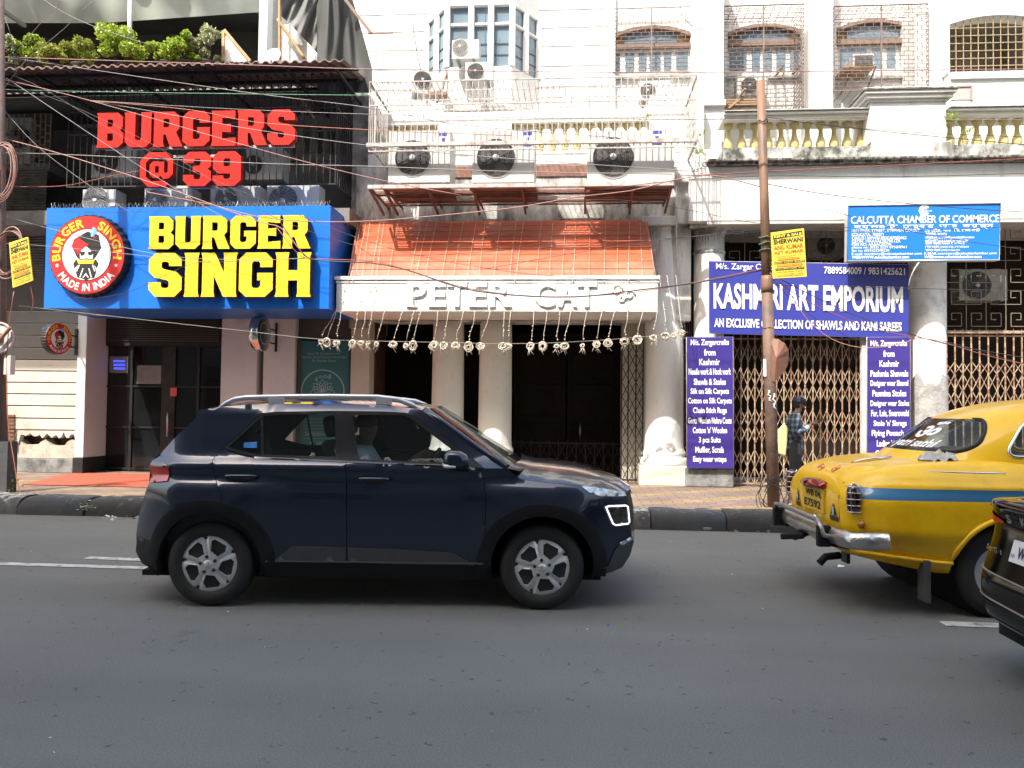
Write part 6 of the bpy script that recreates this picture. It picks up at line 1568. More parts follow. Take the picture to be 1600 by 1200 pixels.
def tri_panel(outline, holes, d=.04):
    """triangles filling an outline with holes, with even interior points; returns 2D points and triangles"""
    loops = [densify(outline, d)]+[densify(h, d) for h in holes]
    vs, es = [], []
    for lp in loops:
        o = len(vs); vs += [Vector(p) for p in lp]; es += [(o+i, o+(i+1) % len(lp)) for i in range(len(lp))]
    x0, x1 = min(p[0] for p in outline), max(p[0] for p in outline); z0, z1 = min(p[1] for p in outline), max(p[1] for p in outline)
    bl = [v.copy() for v in vs]
    j = 0; z = z0+d/2
    while z < z1:
        x = x0+(d/2 if j % 2 else 0)
        while x < x1:
            if in_poly(x, z, outline) and not any(in_poly(x, z, h) for h in holes):
                if all((q.x-x)**2+(q.y-z)**2 > (d*.55)**2 for q in bl): vs.append(Vector((x, z)))
            x += d
        z += d*.87; j += 1
    r = delaunay_2d_cdt(vs, es, [], 0, 1e-6)
    P2, T = r[0], []
    for f in r[2]:
        cx = sum(P2[i].x for i in f)/len(f); cz = sum(P2[i].y for i in f)/len(f)
        if in_poly(cx, cz, outline) and not any(in_poly(cx, cz, h) for h in holes):
            a, b, c = [P2[i] for i in f[:3]]
            if (b.x-a.x)*(c.y-a.y)-(b.y-a.y)*(c.x-a.x) < 0: f = list(reversed(f))
            T.append(list(f))
    return P2, T
class SideCar:
    """car body whose sides follow a width function w(x, z); panels are outlines in the (x, z) plane"""
    def __init__(s, root, origin, head, wfun):
        s.root = root; s.h = head; s.o = Vector(origin); s.w = wfun
        s.inv = (Matrix.Translation(s.o) @ Matrix.Rotation(head, 4, 'Z')).inverted()
    def at(s, px, py, yl=None):
        """photo point -> (x, z) on the near side surface"""
        c = s.inv @ Vector((0, 0, CAM_H)); d = s.inv.to_3x3() @ ray(px, py)
        y = yl if yl is not None else .85
        for _ in range(5):
            t = (-y-c.y)/d.y; x, z = c.x+d.x*t, c.z+d.z*t
            if yl is None: y = s.w(x, z)
        return (x, z)
    def pts(s, L, yl=None): return [s.at(*p, yl) for p in L]
    def panel(s, name, par, outline, mt, holes=(), off=0.0, side=-1, d=.04, rim=0.0, mi=0):
        P2, T = tri_panel(outline, list(holes), d)
        m = MB(); n = len(P2)
        f = (lambda q: (q.x, side*(s.w(q.x, q.y)+off), q.y))
        m.add([f(q) for q in P2], T if side < 0 else [t[::-1] for t in T], 0, True)
        if rim:
            for lp in [outline]+list(holes):
                lp = densify(lp, d); k = len(lp)
                a = [(x, side*(s.w(x, z)+off), z) for x, z in lp]; b = [(x, y-side*rim, z) for x, y, z in a]
                m.add(a+b, [(i, (i+1) % k, (i+1) % k+k, i+k) for i in range(k)], 0, False)
        return m.build(name, mt, par)
    def strip(s, name, par, pts, mt, crown=(0, 0), n=14, pw=2, off=0.0, ycut=None, yadd=0.0):
        """skin across the car between the two sides along a line of (x, z) points"""
        m = MB(); k = len(pts)
        if not isinstance(crown, list): crown = [crown]*k
        for (x, z), (dx, dz) in zip(pts, crown):
            w = s.w(x, z)+yadd
            for j in range(n+1):
                u = -1+2*j/n; b = 1-abs(u)**pw
                m.v.append((x+dx*b, u*w, z+dz*b+off))
        for i in range(k-1):
            for j in range(n): m.f.append([i*(n+1)+j, i*(n+1)+j+1, (i+1)*(n+1)+j+1, (i+1)*(n+1)+j]); m.m.append(0); m.sm.append(True)
        return m.build(name, mt, par)
def circ(cx, cz, r, n=48, a0=0., a1=2*math.pi): return [(cx+r*math.cos(a0+(a1-a0)*k/n), cz+r*math.sin(a0+(a1-a0)*k/n)) for k in range(n if abs(a1-a0-2*math.pi) < 1e-6 else n+1)]
RUB = mat('tyre rubber', (.018,.018,.018), .75, .2, 9, .15)
TRIM = mat('black plastic trim', (.013,.014,.016), .55, .1, 9, .08, spec=.2)
TRIMG = mat('grey plastic trim', (.055,.058,.062), .55, .1, 9, .05)
GAP = mat('black gap', (.003,.003,.003), .9)
CHROME = mat('chrome', (.72,.72,.72), .1, .03, 5, metal=1.0)
ALUM = mat('silver wheel paint', (.62,.63,.64), .32, .06, 7, metal=.45)
def tyre(par, c, r, w, side=-1, rimr=.2):
    """tyre with rounded shoulders; axis across the car; outer face towards side"""
    y = side
    pr = [(rimr*.97, -w*.12), (rimr*1.03, -.004), (r*.80, .004), (r*.93, -.006), (r*.985, -.028), (r, -.05), (r, -w+.05), (r*.985, -w+.028), (r*.93, -w), (rimr, -w+.02)]
    m = MB(); M = Matrix.Translation(c) @ (Matrix.Identity(4) if side < 0 else Matrix.Rotation(math.pi, 4, 'Z'))
    m.lathe(pr, (0,0,0), 56, axis='Y', M=M)
    for k in range(4):   # tread grooves
        yy = -.055-k*(w-.11)/3
        m.lathe([(r+.0015, yy), (r+.0015, yy-.006)], (0,0,0), 56, axis='Y', M=M, mi=0)
    return m.build('tyre', RUB, par)

# ================================================================== DARK BLUE SUV
PAINT = mat('dark navy car paint', (.015,.024,.050), .28, .03, 40, coat=1.0, spec=.5, metal=.65)
cr = PZ(324, 949, 0); cf = PZ(846.5, 954.5, 0)
HD = math.atan2(cf.y-cr.y, cf.x-cr.x); WB = (cf-cr).length
so = cr + Vector((-math.sin(HD), math.cos(HD), 0))*.865
SUV = thing('parked_car', 'dark navy compact SUV with silver roof rails and five-spoke wheels, side on in the road', 'car', so, HD)
SUV.name = 'suv_car'
WT = smooth_tab([(.16,.78),(.25,.82),(.35,.846),(.50,.866),(.66,.873),(.78,.872),(.86,.864),(.915,.848),(.96,.846),(1.0,.854),(1.03,.860),(1.052,.846),(1.085,.808),(1.115,.785),(1.25,.737),(1.40,.692),(1.455,.672),(1.485,.648),(1.51,.612),(1.535,.565),(1.56,.53),(1.64,.48)], 5)
def wsuv(x, z):
    w = lerp_tab(WT, z)
    if x > WB+.10: w -= .26*min(1.2, (x-WB-.10)/.70)**2.2
    if x < -.12: w -= .15*min(1.3, (-.12-x)/.42)**2.2
    if z > 1.02 and x > 1.55: w -= .05*min(1.5, (x-1.55)/.6)**2*min(1, (z-1.02)/.2)
    for cx in (0, WB):
        r = math.hypot(x-cx, z-.32)
        if .5 < z < 1.0: w += .046*max(0, min(1, (.960-z)/.065))*math.exp(-((x-cx)/.50)**4)*max(0, min(1, (z-.5)/.25))
        if z > .3: w += .016*math.exp(-((r-.44)/.07)**2)
    return w
S = SideCar(SUV, so, HD, wsuv)
A = S.pts
rear_line = A([(222,879),(213,861),(212,837),(214,822),(220,792),(227.5,768),(233,753),(234.5,735),(237,720),(254,705),(275,682),(300,659),(306.5,652)])
roof_line = A([(311,641),(344,635.5),(380,632.5),(450,631),(520,631),(600,632.5),(640,637.5),(662,641)])
apil = A([(690,661),(712,677),(735,694),(765,714),(792,732)])
hood_line = A([(803,741),(814,749),(850,753.5),(880,756),(907,759),(930,762),(958,766),(977,770)])
front_line = A([(980,782),(983,800),(985,822),(988,845),(983,868),(970,888)])
arcR, arcF = (0.0, .318), (WB, .318)
ra = .385
zsill = S.at(560, 896)[1]; zd = S.at(560, 878)[1]
# bottom line with arches
def arch(c, r, z, n=20):
    a = math.asin(max(-1, min(1, (z-c[1])/r))); return [(c[0]+r*math.cos(a+(math.pi-2*a)*k/n), c[1]+r*math.sin(a+(math.pi-2*a)*k/n)) for k in range(n+1)]
zrb = S.at(246, 890)[1]
bot_front = A([(925,899)])
dlo = A([(349,699.5),(380,672),(407,645.8),(430,643.5),(520,642),(600,643),(634,645),(650,652),(703,690),(735,713),(757,732),(730,729),(640,724.5),(541,720),(450,716.5),(400,714),(372,708.5)])
L1 = A([(340,708),(332,719),(331,730),(335,744),(340,760),(347,778)])
L2 = A([(541.5,719.8),(541.8,760),(542,820),(542.5,879)])
L3 = A([(750,731.5),(756,750),(759,775),(759,800),(757.5,835),(754,880)])
# rear arch points from the front side going over to the back
AR = arch(arcR, ra, .24); AF = arch(arcF, ra, .24)
archR_top = [p for p in AR]            # right (+x) to left
zb_r = .24
body_all = rear_line + roof_line + apil + hood_line + front_line + bot_front + [AF[0]] + AF[1:-1] + [AF[-1]] + [AR[0]] + AR[1:-1] + [AR[-1]] + A([(246,889)])
# dark under-layer that shows through the shut lines
S.panel('inner_shell', SUV, inset_poly(body_all, .006), GAP, [dlo], off=-.012, d=.06)
S.panel('inner_shell', SUV, inset_poly(body_all, .006), GAP, [dlo], off=-.012, side=1, d=.06)
iL1 = min(range(len(AR)), key=lambda i: (AR[i][0]-L1[-1][0])**2+(AR[i][1]-L1[-1][1])**2)
iL3 = min(range(len(AF)), key=lambda i: (AF[i][0]-L3[-1][0])**2+(AF[i][1]-L3[-1][1]-.0)**2)
# rear quarter: outline up the rear, along the roof, down the window line, shut line, wheel arch
dl_t = dlo; tip = dl_t[0]
near_wind = [tip]
quarter = rear_line + roof_line + apil[:-1] + [apil[-1]] + [dlo[10]] + list(reversed(dlo[:10])) + L1 + AR[iL1:] + A([(246,889)])
quarter = [p for p in quarter]
rdoor = [tip] + list(reversed(dlo[13:])) [::-1][::-1] if False else None
rd = L1[::-1] + [tip] + [dlo[16], dlo[15], dlo[14], dlo[13]] + L2 + [(AR[0][0]+.03, zd), ] + [p for p in AR[:iL1+1] if p[1] > zd]
fd = [dlo[13], dlo[12], dlo[11], L3[0]] + L3[1:] + [(L3[-1][0], zd)] + [(L2[-1][0], zd)] + L2[::-1][1:-1]
fen = [L3[0], dlo[10]] + [apil[-1]] + hood_line + front_line + bot_front + [AF[0]] + [p for p in AF[1:-1]] + [(AF[-1][0], zd)] + L3[::-1][:-1]
gp = .0035
for side in (-1, 1):
    S.panel('body_side', SUV, inset_poly(quarter, .001), PAINT, side=side, rim=.02)
    d1 = S.panel('door', SUV, inset_poly(rd, gp), PAINT, side=side, rim=.02)
    d2 = S.panel('door', SUV, inset_poly(fd, gp), PAINT, side=side, rim=.02)
    S.panel('fender', SUV, inset_poly(fen, gp*.6), PAINT, side=side, rim=.02)
    # handles
    for par, a, b, py in ((d1, 352, 404, 744.5), (d2, 560, 611, 749)):
        p, q = S.at(a, py), S.at(b, py+.6)
        m = MB(); pts = []
        for t in (0, .08, .3, .7, .92, 1):
            x, z = p[0]+(q[0]-p[0])*t, p[1]+(q[1]-p[1])*t; pts.append((x, side*(wsuv(x, z)+(.004 if t in (0, 1) else .032)), z+.006))
        m.tube(pts, [.008,.012,.013,.013,.012,.008], 10); m.build('handle', PAINT, par)
        xm, zm = (p[0]+q[0])/2, (p[1]+q[1])/2-.018
        S.panel('handle_recess', par, [(xm-.085, zm), (xm-.05, zm-.022), (xm+.05, zm-.022), (xm+.085, zm), (xm+.05, zm+.02), (xm-.05, zm+.02)], GAP, off=.0015, side=side, d=.03)
    # door trim
    S.panel('door_trim', d1, A([(430,874),(456,853.5),(500,854),(540.6,855.5),(541,878),(430,875)]), TRIMG, off=.010, side=side, rim=.014)
    S.panel('door_trim', d2, A([(543.5,855.5),(620,858.5),(700,863),(713,867),(742,883),(640,881.5),(543.8,878.5)]), TRIMG, off=.010, side=side, rim=.014)
    # sill
    S.panel('sill', SUV, [(AR[0][0]+.01, zd+.004), (AF[-1][0]-.01, zd+.004), (AF[-1][0]-.02, .215), (AR[0][0]+.02, .215)], TRIM, off=.004, side=side, rim=.05)
    S.panel('sill_strip', SUV, [(.42, zd+.006), (2.02, zd+.006), (2.02, zd-.004), (.42, zd-.004)], mat('satin grey strip', (.12,.125,.13), .35), off=.012, side=side, rim=.01, d=.1)
    # wheel arch cladding
    for c, lo0, lo1, nm in ((arcR, .30, .22, 'r'), (arcF, .22, .22, 'f')):
        o = []
        ri, ro = ra-.004, ra+.105
        a0 = -.18; n = 30
        out_ = [(c[0]+ro*math.cos(a0+(math.pi-2*a0)*k/n), c[1]+ro*.97*math.sin(a0+(math.pi-2*a0)*k/n)) for k in range(n+1)]
        inn_ = [(c[0]+ri*math.cos(a0+(math.pi-2*a0)*k/n), c[1]+ri*math.sin(a0+(math.pi-2*a0)*k/n)) for k in range(n+1)]
        S.panel('arch_trim', SUV, out_+inn_[::-1], TRIM, off=.011, side=side, rim=.05, d=.05)
    # window frame and glass
    g1 = A([(357,698.5),(384,674),(411,650),(440,648),(518,646.5),(523,651),(524.5,714),(460,712),(400,709.5),(378,705)])
    g2 = A([(551,651),(556,648.5),(630,648.5),(640,653),(672,677),(704,701),(706,712),(702,723.5),(640,721),(560,717.5)])
    S.panel('window_frame', SUV, dlo, TRIM, [g1, g2], off=-.002, side=side, rim=.01)
    GL = glass('car side glass', (.022,.026,.026), .34)
    S.panel('side_window', SUV, g1, GL, off=-.008, side=side)
    S.panel('side_window', SUV, g2, GL, off=-.008, side=side)
    b = A([(407,651),(411,650),(411.5,711),(407.5,710.5)]); S.panel('quarter_bar', SUV, b, TRIM, off=-.004, side=side)
    ch = A([(352,701),(372,710.5),(400,716.2),(541,722.5),(700,729),(700,726.4),(541,719.8),(400,713.6),(374,707.8)])
    S.panel('belt_strip', SUV, ch, mat('gloss black strip', (.01,.01,.011), .12, coat=.5), off=.004, side=side, rim=.01)
    # lamps
    tl = A([(234.8,730),(237,724),(243,722.5),(257,724),(264.5,729),(265,740),(262,751),(236,753.5)])
    S.panel('tail_lamp', SUV, tl, mat('red lamp lens', (.55,.018,.01), .12, .15, 14, coat=1.0), off=.012, side=side, rim=.02, d=.02)
    tlt = A([(234.8,729),(237,723),(243,721.5),(257,723),(265.5,728.5),(265.8,733),(256,729.5),(240,730)])
    S.panel('tail_lamp_cap', SUV, tlt, mat('dark red lens', (.09,.008,.008), .12, coat=1.0), off=.0155, side=side, rim=.01, d=.02)
    hl = A([(908,759.5),(926,760.5),(955,765),(976,769.5),(979,774.5),(960,775.5),(938,775),(922,770)])
    S.panel('headlamp', SUV, hl, mat('clear lamp lens', (.55,.57,.6), .12, .5, 26, coat=1.0, metal=.4), off=.006, side=side, rim=.01, d=.02)
    do = A([(945.5,792),(951,789.5),(978,788.5),(982,791),(984.5,815),(982,819),(962,821.5),(957,819)]); di = inset_poly(do, .011)
    S.panel('daytime_lamp', SUV, do, mat('lit white lamp', (.95,.97,1.0), .3, .02, emit=.55), [di], off=.012, side=side, rim=.014, d=.012)
    S.panel('headlamp', SUV, di, mat('smoked lamp lens', (.05,.048,.04), .08, .7, 22, coat=1.0), off=.006, side=side, d=.02)
    S.panel('bumper_trim', SUV, A([(950,884),(960,861),(972,846),(988,838),(990,846),(984,868),(972,886),(955,894),(927,899),(925,892)]), TRIMG, off=.010, side=side, rim=.02, d=.03)
    S.panel('bumper_trim', SUV, A([(212,862),(214,838),(240,845),(252,872),(254,890),(246,892),(222,880)]), TRIM, off=.006, side=side, rim=.02, d=.03)
    S.panel('reflector', SUV, A([(967,848),(985,838.5),(989,842),(972,852)]), mat('clear lamp lens', (.3,.3,.3), .1), off=.013, side=side, d=.02)
    # roof rail
    RLM = mat('silver roof rail', (.66,.67,.68), .28, .04, 8, metal=.55)
    prp = [(342,634),(353,627),(366,621.5),(385,618.8),(450,617.4),(520,617),(590,618.2),(622,622),(645,631),(662,640)]
    m = MB(); q = []
    for px, py in prp:
        x, z = S.at(px, py, .60); q.append((x, side*.585, z-.012))
    m.tube(q, [.012,.017,.02,.021,.021,.021,.021,.021,.019,.010], 10, )
    for px in (432, 600):
        x, z = S.at(px, 626, .60); m.box(x-.06, x+.06, side*.60-.012, side*.60+.012, z-.03, z+.02)
    m.build('roof_rail', RLM, SUV)
    # wheels
    for c in (arcR, arcF):
        w = empty('wheel'); w.parent = SUV; w.location = (c[0], side*.858, .318-.003)
        r = .315
        tyre(w, (0,0,0), r, .20, side, .205)
        M = Matrix.Identity(4) if side < 0 else Matrix.Rotation(math.pi, 4, 'Z')
        m = MB(); m.lathe([(.205,-.02),(.2,-.05),(.10,-.07),(0,-.07)], (0,0,0), 40, axis='Y', M=M); m.lathe([(.15,-.062),(.14,-.045),(0,-.045)], (0,0,0), 30, axis='Y', M=M, mi=1); m.build('rim_well', [mat('dark wheel well', (.02,.02,.021), .6), mat('brake disc', (.16,.15,.15), .45, metal=.8)], w)
        holes = []
        for k in range(5):
            a = 2*math.pi*k/5+R(64 if c is arcR else 66)
            h_ = [(.080, -.40), (.150, -.46), (.182, -.30), (.184, .24), (.166, .38), (.096, .34)]
            holes.append([(rr*math.cos(a+t), rr*math.sin(a+t)) for rr, t in h_])
        P2, T = tri_panel(circ(0, 0, .207, 60), holes, .016)
        def dome(x, y):
            rr = math.hypot(x, y); a = math.atan2(y, x); z_ = .012-.030*(rr/.207)**3
            if rr < .065: z_ += .006*min(1, (.065-rr)/.012)
            k5 = (a-R(64 if c is arcR else 66))/(2*math.pi/5); fr = abs(k5-round(k5))
            if .06 < rr < .20 and fr > .36: z_ -= .018*max(0, 1-abs(fr-.5)/.10)
            return z_
        m = MB(); m.add([M @ Vector((p.x, -dome(p.x, p.y), p.y)) for p in P2], T, 0, True)
        for lp in holes:
            lp = densify(lp, .016); k = len(lp)
            m.add([M @ Vector((x, -dome(x, y), y)) for x, y in lp]+[M @ Vector((x, -dome(x, y)+.022, y)) for x, y in lp], [(i, (i+1) % k, (i+1) % k+k, i+k) for i in range(k)])
        m.build('wheel_cover', ALUM, w)
        m = MB()
        for k in range(5):
            a = 2*math.pi*k/5+R(100 if c is arcR else 96); m.lathe([(.0135,.012),(.013,.021),(.008,.025),(0,.025)], (.058*math.cos(a), 0, .058*math.sin(a)), 10, axis='Y', M=M)
        m.build('lug_nut', mat('black lug nut', (.02,.02,.022), .3), w)
        m = MB(); m.lathe([(.033,.016),(.031,.0205),(0,.0215)], (0,0,0), 28, axis='Y', M=M)
        o_ = len(m.v)
        for (x0_, z0_, x1_, z1_, w_) in ((-.012,-.012,-.004,.013,.005), (.004,-.013,.012,.012,.005), (-.009,-.003,.009,.004,.004)):
            m.add([M @ v for v in [Vector((x0_-w_/2,-.0235,z0_)), Vector((x0_+w_/2,-.0235,z0_)), Vector((x1_+w_/2,-.0235,z1_)), Vector((x1_-w_/2,-.0235,z1_))]], [(0,1,2,3)], 1)
        m.build('hub_cap', [ALUM, CHROME], w)
        # inner arch liner
    for c in (arcR, arcF):
        m = MB(); n = 24; y0, y1 = side*(.86), side*.50
        vs = [(c[0]+ra*math.cos(-.25+(math.pi+.5)*k/n), yy, c[1]+ra*math.sin(-.25+(math.pi+.5)*k/n)) for yy in (y0, y1) for k in range(n+1)]
        m.add(vs, [(k, k+1, n+2+k, n+1+k) for k in range(n)], 0, True); m.add(vs[n+1:], [list(range(n+1))]); m.build('arch_liner', GAP, SUV)
    # door mirror
    x0, z0 = S.at(713, 719, 1.0); m = MB()
    pr = [(-.105,.0),(-.10,.052),(-.06,.072),(.03,.068),(.085,.04),(.105,.0),(.085,-.045),(.02,-.062),(-.085,-.06),(-.105,-.03)]
    rings = []
    for yy, sc in ((.875,.55),(.90,.92),(.96,1.0),(1.03,.96),(1.07,.80),(1.085,.45)): rings.append([(x0+px*sc*.92, side*yy, z0+pz*sc*1.0) for px, pz in pr])
    vs = sum(rings, []); n = len(pr)
    m.add(vs, [(i*n+j, i*n+(j+1) % n, (i+1)*n+(j+1) % n, (i+1)*n+j) for i in range(5) for j in range(n)]+[list(range(n)), list(range(5*n, 6*n))], 0, True)
    mr_ = m.build('mirror', PAINT, SUV, fixn=True)
    m = MB(); m.tube([(x0-.088, side*1.01, z0-.035), (x0-.07, side*1.065, z0-.04), (x0+.0, side*1.083, z0-.045)], [.017,.016,.008], 8); m.build('indicator', mat('white indicator lens', (.7,.7,.72), .2, coat=1.0), mr_)
    m = MB(); m.bar((x0+.03, side*.80, z0-.075), (x0+.04, side*.93, z0-.05), .10, .05); m.build('mirror_arm', TRIM, mr_, bevel=.015)
# ---- skins across the car
zr = [p for p in roof_line]
S.strip('roof', SUV, [rear_line[-1]]+roof_line[:-1]+[roof_line[-1]], PAINT, crown=[(-.10,.004)]+[(-.12,.012),(-.03,.03)]+[(0,.045)]*3+[(.02,.045),(.06,.04),(.08,.035)], n=18, pw=2.4)
ws = [roof_line[-1]]+apil
S.strip('windscreen', SUV, ws, glass('windscreen glass', (.05,.06,.055), .42), crown=[(.08,.035),(.10,.03),(.12,.025),(.13,.02),(.14,.015),(.15,.01)], n=18, pw=2.2, off=.004)
for side in (-1, 1):   # A pillars
    m = MB(); q = [(x, side*(wsuv(x, z)-.02), z+.004) for x, z in ws]; m.tube(q, .030, 8); m.build('pillar', PAINT, SUV)
S.strip('cowl', SUV, [apil[-1], (apil[-1][0]+.10, apil[-1][1]-.02)], TRIM, crown=[(.15,.0),(.10,.03)], n=12)
hl_ = [apil[-1]]+hood_line; nh = len(hl_)
S.strip('hood', SUV, hl_, PAINT, crown=[(.12*(1-k/(nh-1))+.10*(k/(nh-1)), (.045,.085,.105,.112,.108,.10,.085,.06,.02)[k]) for k in range(nh)], n=26, pw=3.2)
fr = [hood_line[-1]]+front_line+bot_front
S.strip('front_bumper', SUV, fr[3:], PAINT, crown=(.10,0), n=18, pw=2.2)
S.strip('grille', SUV, fr[:4], TRIM, crown=[(.10,.02),(.11,0),(.115,0),(.10,0)], n=18, pw=2.2)
m = MB()
for k in range(5):
    x, z = fr[0][0]+.085, fr[0][1]-.03-k*.045; m.tube([(x+.03*(1-abs(u)**2)+.01, u*.42, z) for u in [i/8-1 for i in range(17)]], .007, 6)
m.build('grille_bar', CHROME, SUV)
rl = rear_line
S.strip('tailgate', SUV, rl[5:10], PAINT, crown=(-.07,0), n=16, pw=2.4)
S.strip('rear_window', SUV, rl[9:], mat('dark rear glass', (.01,.011,.012), .05, coat=1.0), crown=[(-.07,0),(-.07,.005),(-.06,.01),(-.10,.004)], n=16, pw=2.4)
S.strip('rear_bumper', SUV, A([(246,889)])+rl[:6], TRIM, crown=(-.08,0), n=16, pw=2.4)
MB().box(-.55, WB+.45, -.72, .72, .20, .24).build('underbody', GAP, SUV)
# interior
INT = mat('dark cabin trim', (.02,.02,.021), .8); SEAT = mat('black seat fabric', (.022,.022,.024), .85)
m = MB(); m.box(-.45, 1.95, -.70, .70, .24, .45); m.box(1.62, 2.05, -.68, .68, .45, 1.02); m.box(-.52, -.3, -.66, .66, .45, 1.02); m.build('cabin_floor', INT, SUV, bevel=.02)
for side in (-1, 1):
    S.panel('door_card', SUV, [(-.35,.3),(1.98,.3),(1.98,1.07),(-.35,1.085)], INT, off=-.07, side=side, d=.12)
def seat(x, y, w, tilt=.22):
    m = MB(); M = Matrix.Translation((x, y, .62))
    m.box(-.25, .27, -w, w, -.1, .06, M=M)
    M2 = Matrix.Translation((x-.24, y, .66)) @ Matrix.Rotation(-tilt, 4, 'Y'); m.box(-.07, .07, -w, w, 0, .58, M=M2)
    for k in ((0,) if w < .4 else (-.38, .38)): m.box(-.05, .05, k-.12, k+.12, .60, .77, M=M2)
    return m.build('seat', SEAT, SUV, bevel=.04, seg=3)
seat(1.17, -.36, .25); seat(1.17, .36, .25); seat(.28, 0, .62)
m = MB(); c = Vector((1.56, -.37, .99)); M = Matrix.Translation(c) @ Matrix.Rotation(R(-62), 4, 'Y')
m.tube([M @ Vector((.185*math.cos(k*.2618), .185*math.sin(k*.2618), 0)) for k in range(24)], .016, 8, closed=True); m.bar(M @ Vector((-.18,0,0)), M @ Vector((.18,0,0)), .04, .02); m.bar(M @ Vector((0,-.18,0)), M @ Vector((0,.18,0)), .04, .02); m.bar(c, c+Vector((.25,0,-.08)), .05); m.build('steering_wheel', INT, SUV)
# stickers on the rear side glass
b = A([(381,691.5),(401,690.5),(401,700),(380.5,699.5)])
S.panel('window_sticker', SUV, b, mat('blue window sticker', (.04,.22,.55), .4, .3, 30), off=-.004)
m = MB()
# ================================================================== HULLS MADE OF ROUNDED PLAN SLICES
class Hull:
    def __init__(s, tab, N=128, n=5): s.tab = smooth_tab(tab, n); s.N = N      # rows: z, x rear, x front, half width, exponent
    def row(s, z):
        T = s.tab
        for a, b in zip(T, T[1:]):
            if a[0] <= z <= b[0]:
                t = (z-a[0])/max(1e-9, b[0]-a[0]); return [p+(q-p)*t for p, q in zip(a[1:], b[1:])]
        return list(T[-1][1:]) if z > T[-1][0] else list(T[0][1:])
    def ring(s, z):
        xr, xf, hw, e = s.row(z); xm, a = (xr+xf)/2, (xf-xr)/2; out = []
        for k in range(s.N):
            t = 2*math.pi*(k+.5)/s.N; c, d = math.cos(t), math.sin(t)
            out.append((xm+a*math.copysign(abs(c)**(2/e), c), hw*math.copysign(abs(d)**(2/e), d), z))
        return out
    def rear(s, y, z, off=0.0):
        xr, xf, hw, e = s.row(z); xm, a = (xr+xf)/2, (xf-xr)/2
        return Vector((xm-a*max(0, 1-min(1, abs(y)/hw)**e)**(1/e)-off, y, z))
    def side(s, x, z, sg=-1, off=0.0):
        xr, xf, hw, e = s.row(z); xm, a = (xr+xf)/2, (xf-xr)/2
        return Vector((x, sg*(hw*max(0, 1-min(1, abs(x-xm)/a)**e)**(1/e)+off), z))
    def mesh(s, zs, mi=None, bulge=None):
        m = MB(); rows = [s.ring(z) for z in zs]; N = s.N
        if bulge: rows = [[bulge(*p) for p in r] for r in rows]
        for r in rows: m.v += r
        for i in range(len(zs)-1):
            zc = (zs[i]+zs[i+1])/2
            for k in range(N):
                a = i*N+k; b = i*N+(k+1) % N
                m.f.append([a, b, b+N, a+N]); m.sm.append(True)
                p = [sum(m.v[q][d] for q in (a, b, b+N, a+N))/4 for d in range(3)]
                m.m.append(mi(p) if mi else 0)
        m.f.append(list(reversed(range(N)))); m.m.append(0); m.sm.append(False)
        o = (len(zs)-1)*N; m.f.append([o+k for k in range(N)]); m.m.append(0); m.sm.append(True)
        return m
def cut(o, cutter):
    """carve the cutter mesh out of o"""
    md = o.modifiers.new('cut', 'BOOLEAN'); md.object = cutter; md.operation = 'DIFFERENCE'; md.solver = 'EXACT'
    bpy.context.view_layer.update()
    me = bpy.data.meshes.new_from_object(o.evaluated_get(bpy.context.evaluated_depsgraph_get()))
    o.modifiers.clear(); old = o.data; nm = o.name; o.data = me; me.name = nm
    bpy.data.objects.remove(cutter)
def arange(a, b, n): return [a+(b-a)*k/n for k in range(n+1)]
# ================================================================== YELLOW TAXI
TYEL = mat('taxi yellow paint', (.86,.51,.006), .36, .06, 3, coat=.35, spec=.35, bump=.10, bscale=2.6, stain=(.70,.35,.005), stain_amt=.25, stain_scale=2)
TBLU = mat('taxi blue stripe paint', (.035,.17,.34), .4, .06, 4, coat=.6)
TH = .052
tw = PZ(1548, 968, 0)
to = tw + Vector((-math.sin(TH), math.cos(TH), 0))*.78
TAXI = thing('taxi', 'rounded yellow taxi with a blue side stripe and dented chrome rear bumper', 'car', to, TH)
LOW = Hull([(.40,-.90,3.02,.72,7.0),(.46,-.96,3.10,.78,7.5),(.54,-.985,3.16,.81,7.5),(.63,-1.0,3.19,.828,9.0),(.73,-1.01,3.20,.836,9.0),(.84,-1.01,3.19,.836,9.0),(.935,-.995,3.15,.826,6.5),(1.0,-.955,3.0,.805,5.6),(1.05,-.88,2.7,.775,4.6),(1.09,-.76,2.3,.735,3.9),(1.125,-.50,2.0,.67,3.2),(1.15,-.25,1.8,.58,2.8),(1.165,.1,1.6,.4,2.4)], 220)
st0, st1 = .852, .936
zs = sorted(set(arange(.40, st0, 20)+arange(st0, st1, 4)+arange(st1, 1.165, 22)))
def fender(x, y, z):
    # rear wings swell along their top, boot lid sinks between them
    f = math.exp(-((abs(y)-.67)/.09)**2)*max(0, min(1, (1.02-abs(z-.93))/1.0)) if x < .9 else 0
    if z > .95: z += .028*f*min(1, (z-.95)/.06)*max(0, min(1, (.9-x)/.6))
    # shoulder crease along the side
    if abs(y) > .70:
        g = math.exp(-((z-.955)/.025)**2)*.010 + math.exp(-((z-.60)/.06)**2)*(-.008)
        y += math.copysign(g, y)
    if z < .47: z -= .085*max(0, min(1, (x+.85)/.5))*min(1, (.47-z)/.06)
    return (x, y, z)
def tmi(p): return 1 if (st0 < p[2] < st1 and abs(p[1]) > .62 and p[0] > -.90) else 0
b = LOW.mesh(zs, tmi, fender).build('body', [TYEL, TBLU], TAXI)
cm = MB().lathe([(.375,-1.0),(.375,1.0)], (0,0,.33), 48, axis='Y'); cm.lathe([(.375,-1.0),(.375,1.0)], (2.46,0,.33), 48, axis='Y'); cm.box(-.375,.375,-1,1,.1,.33); 
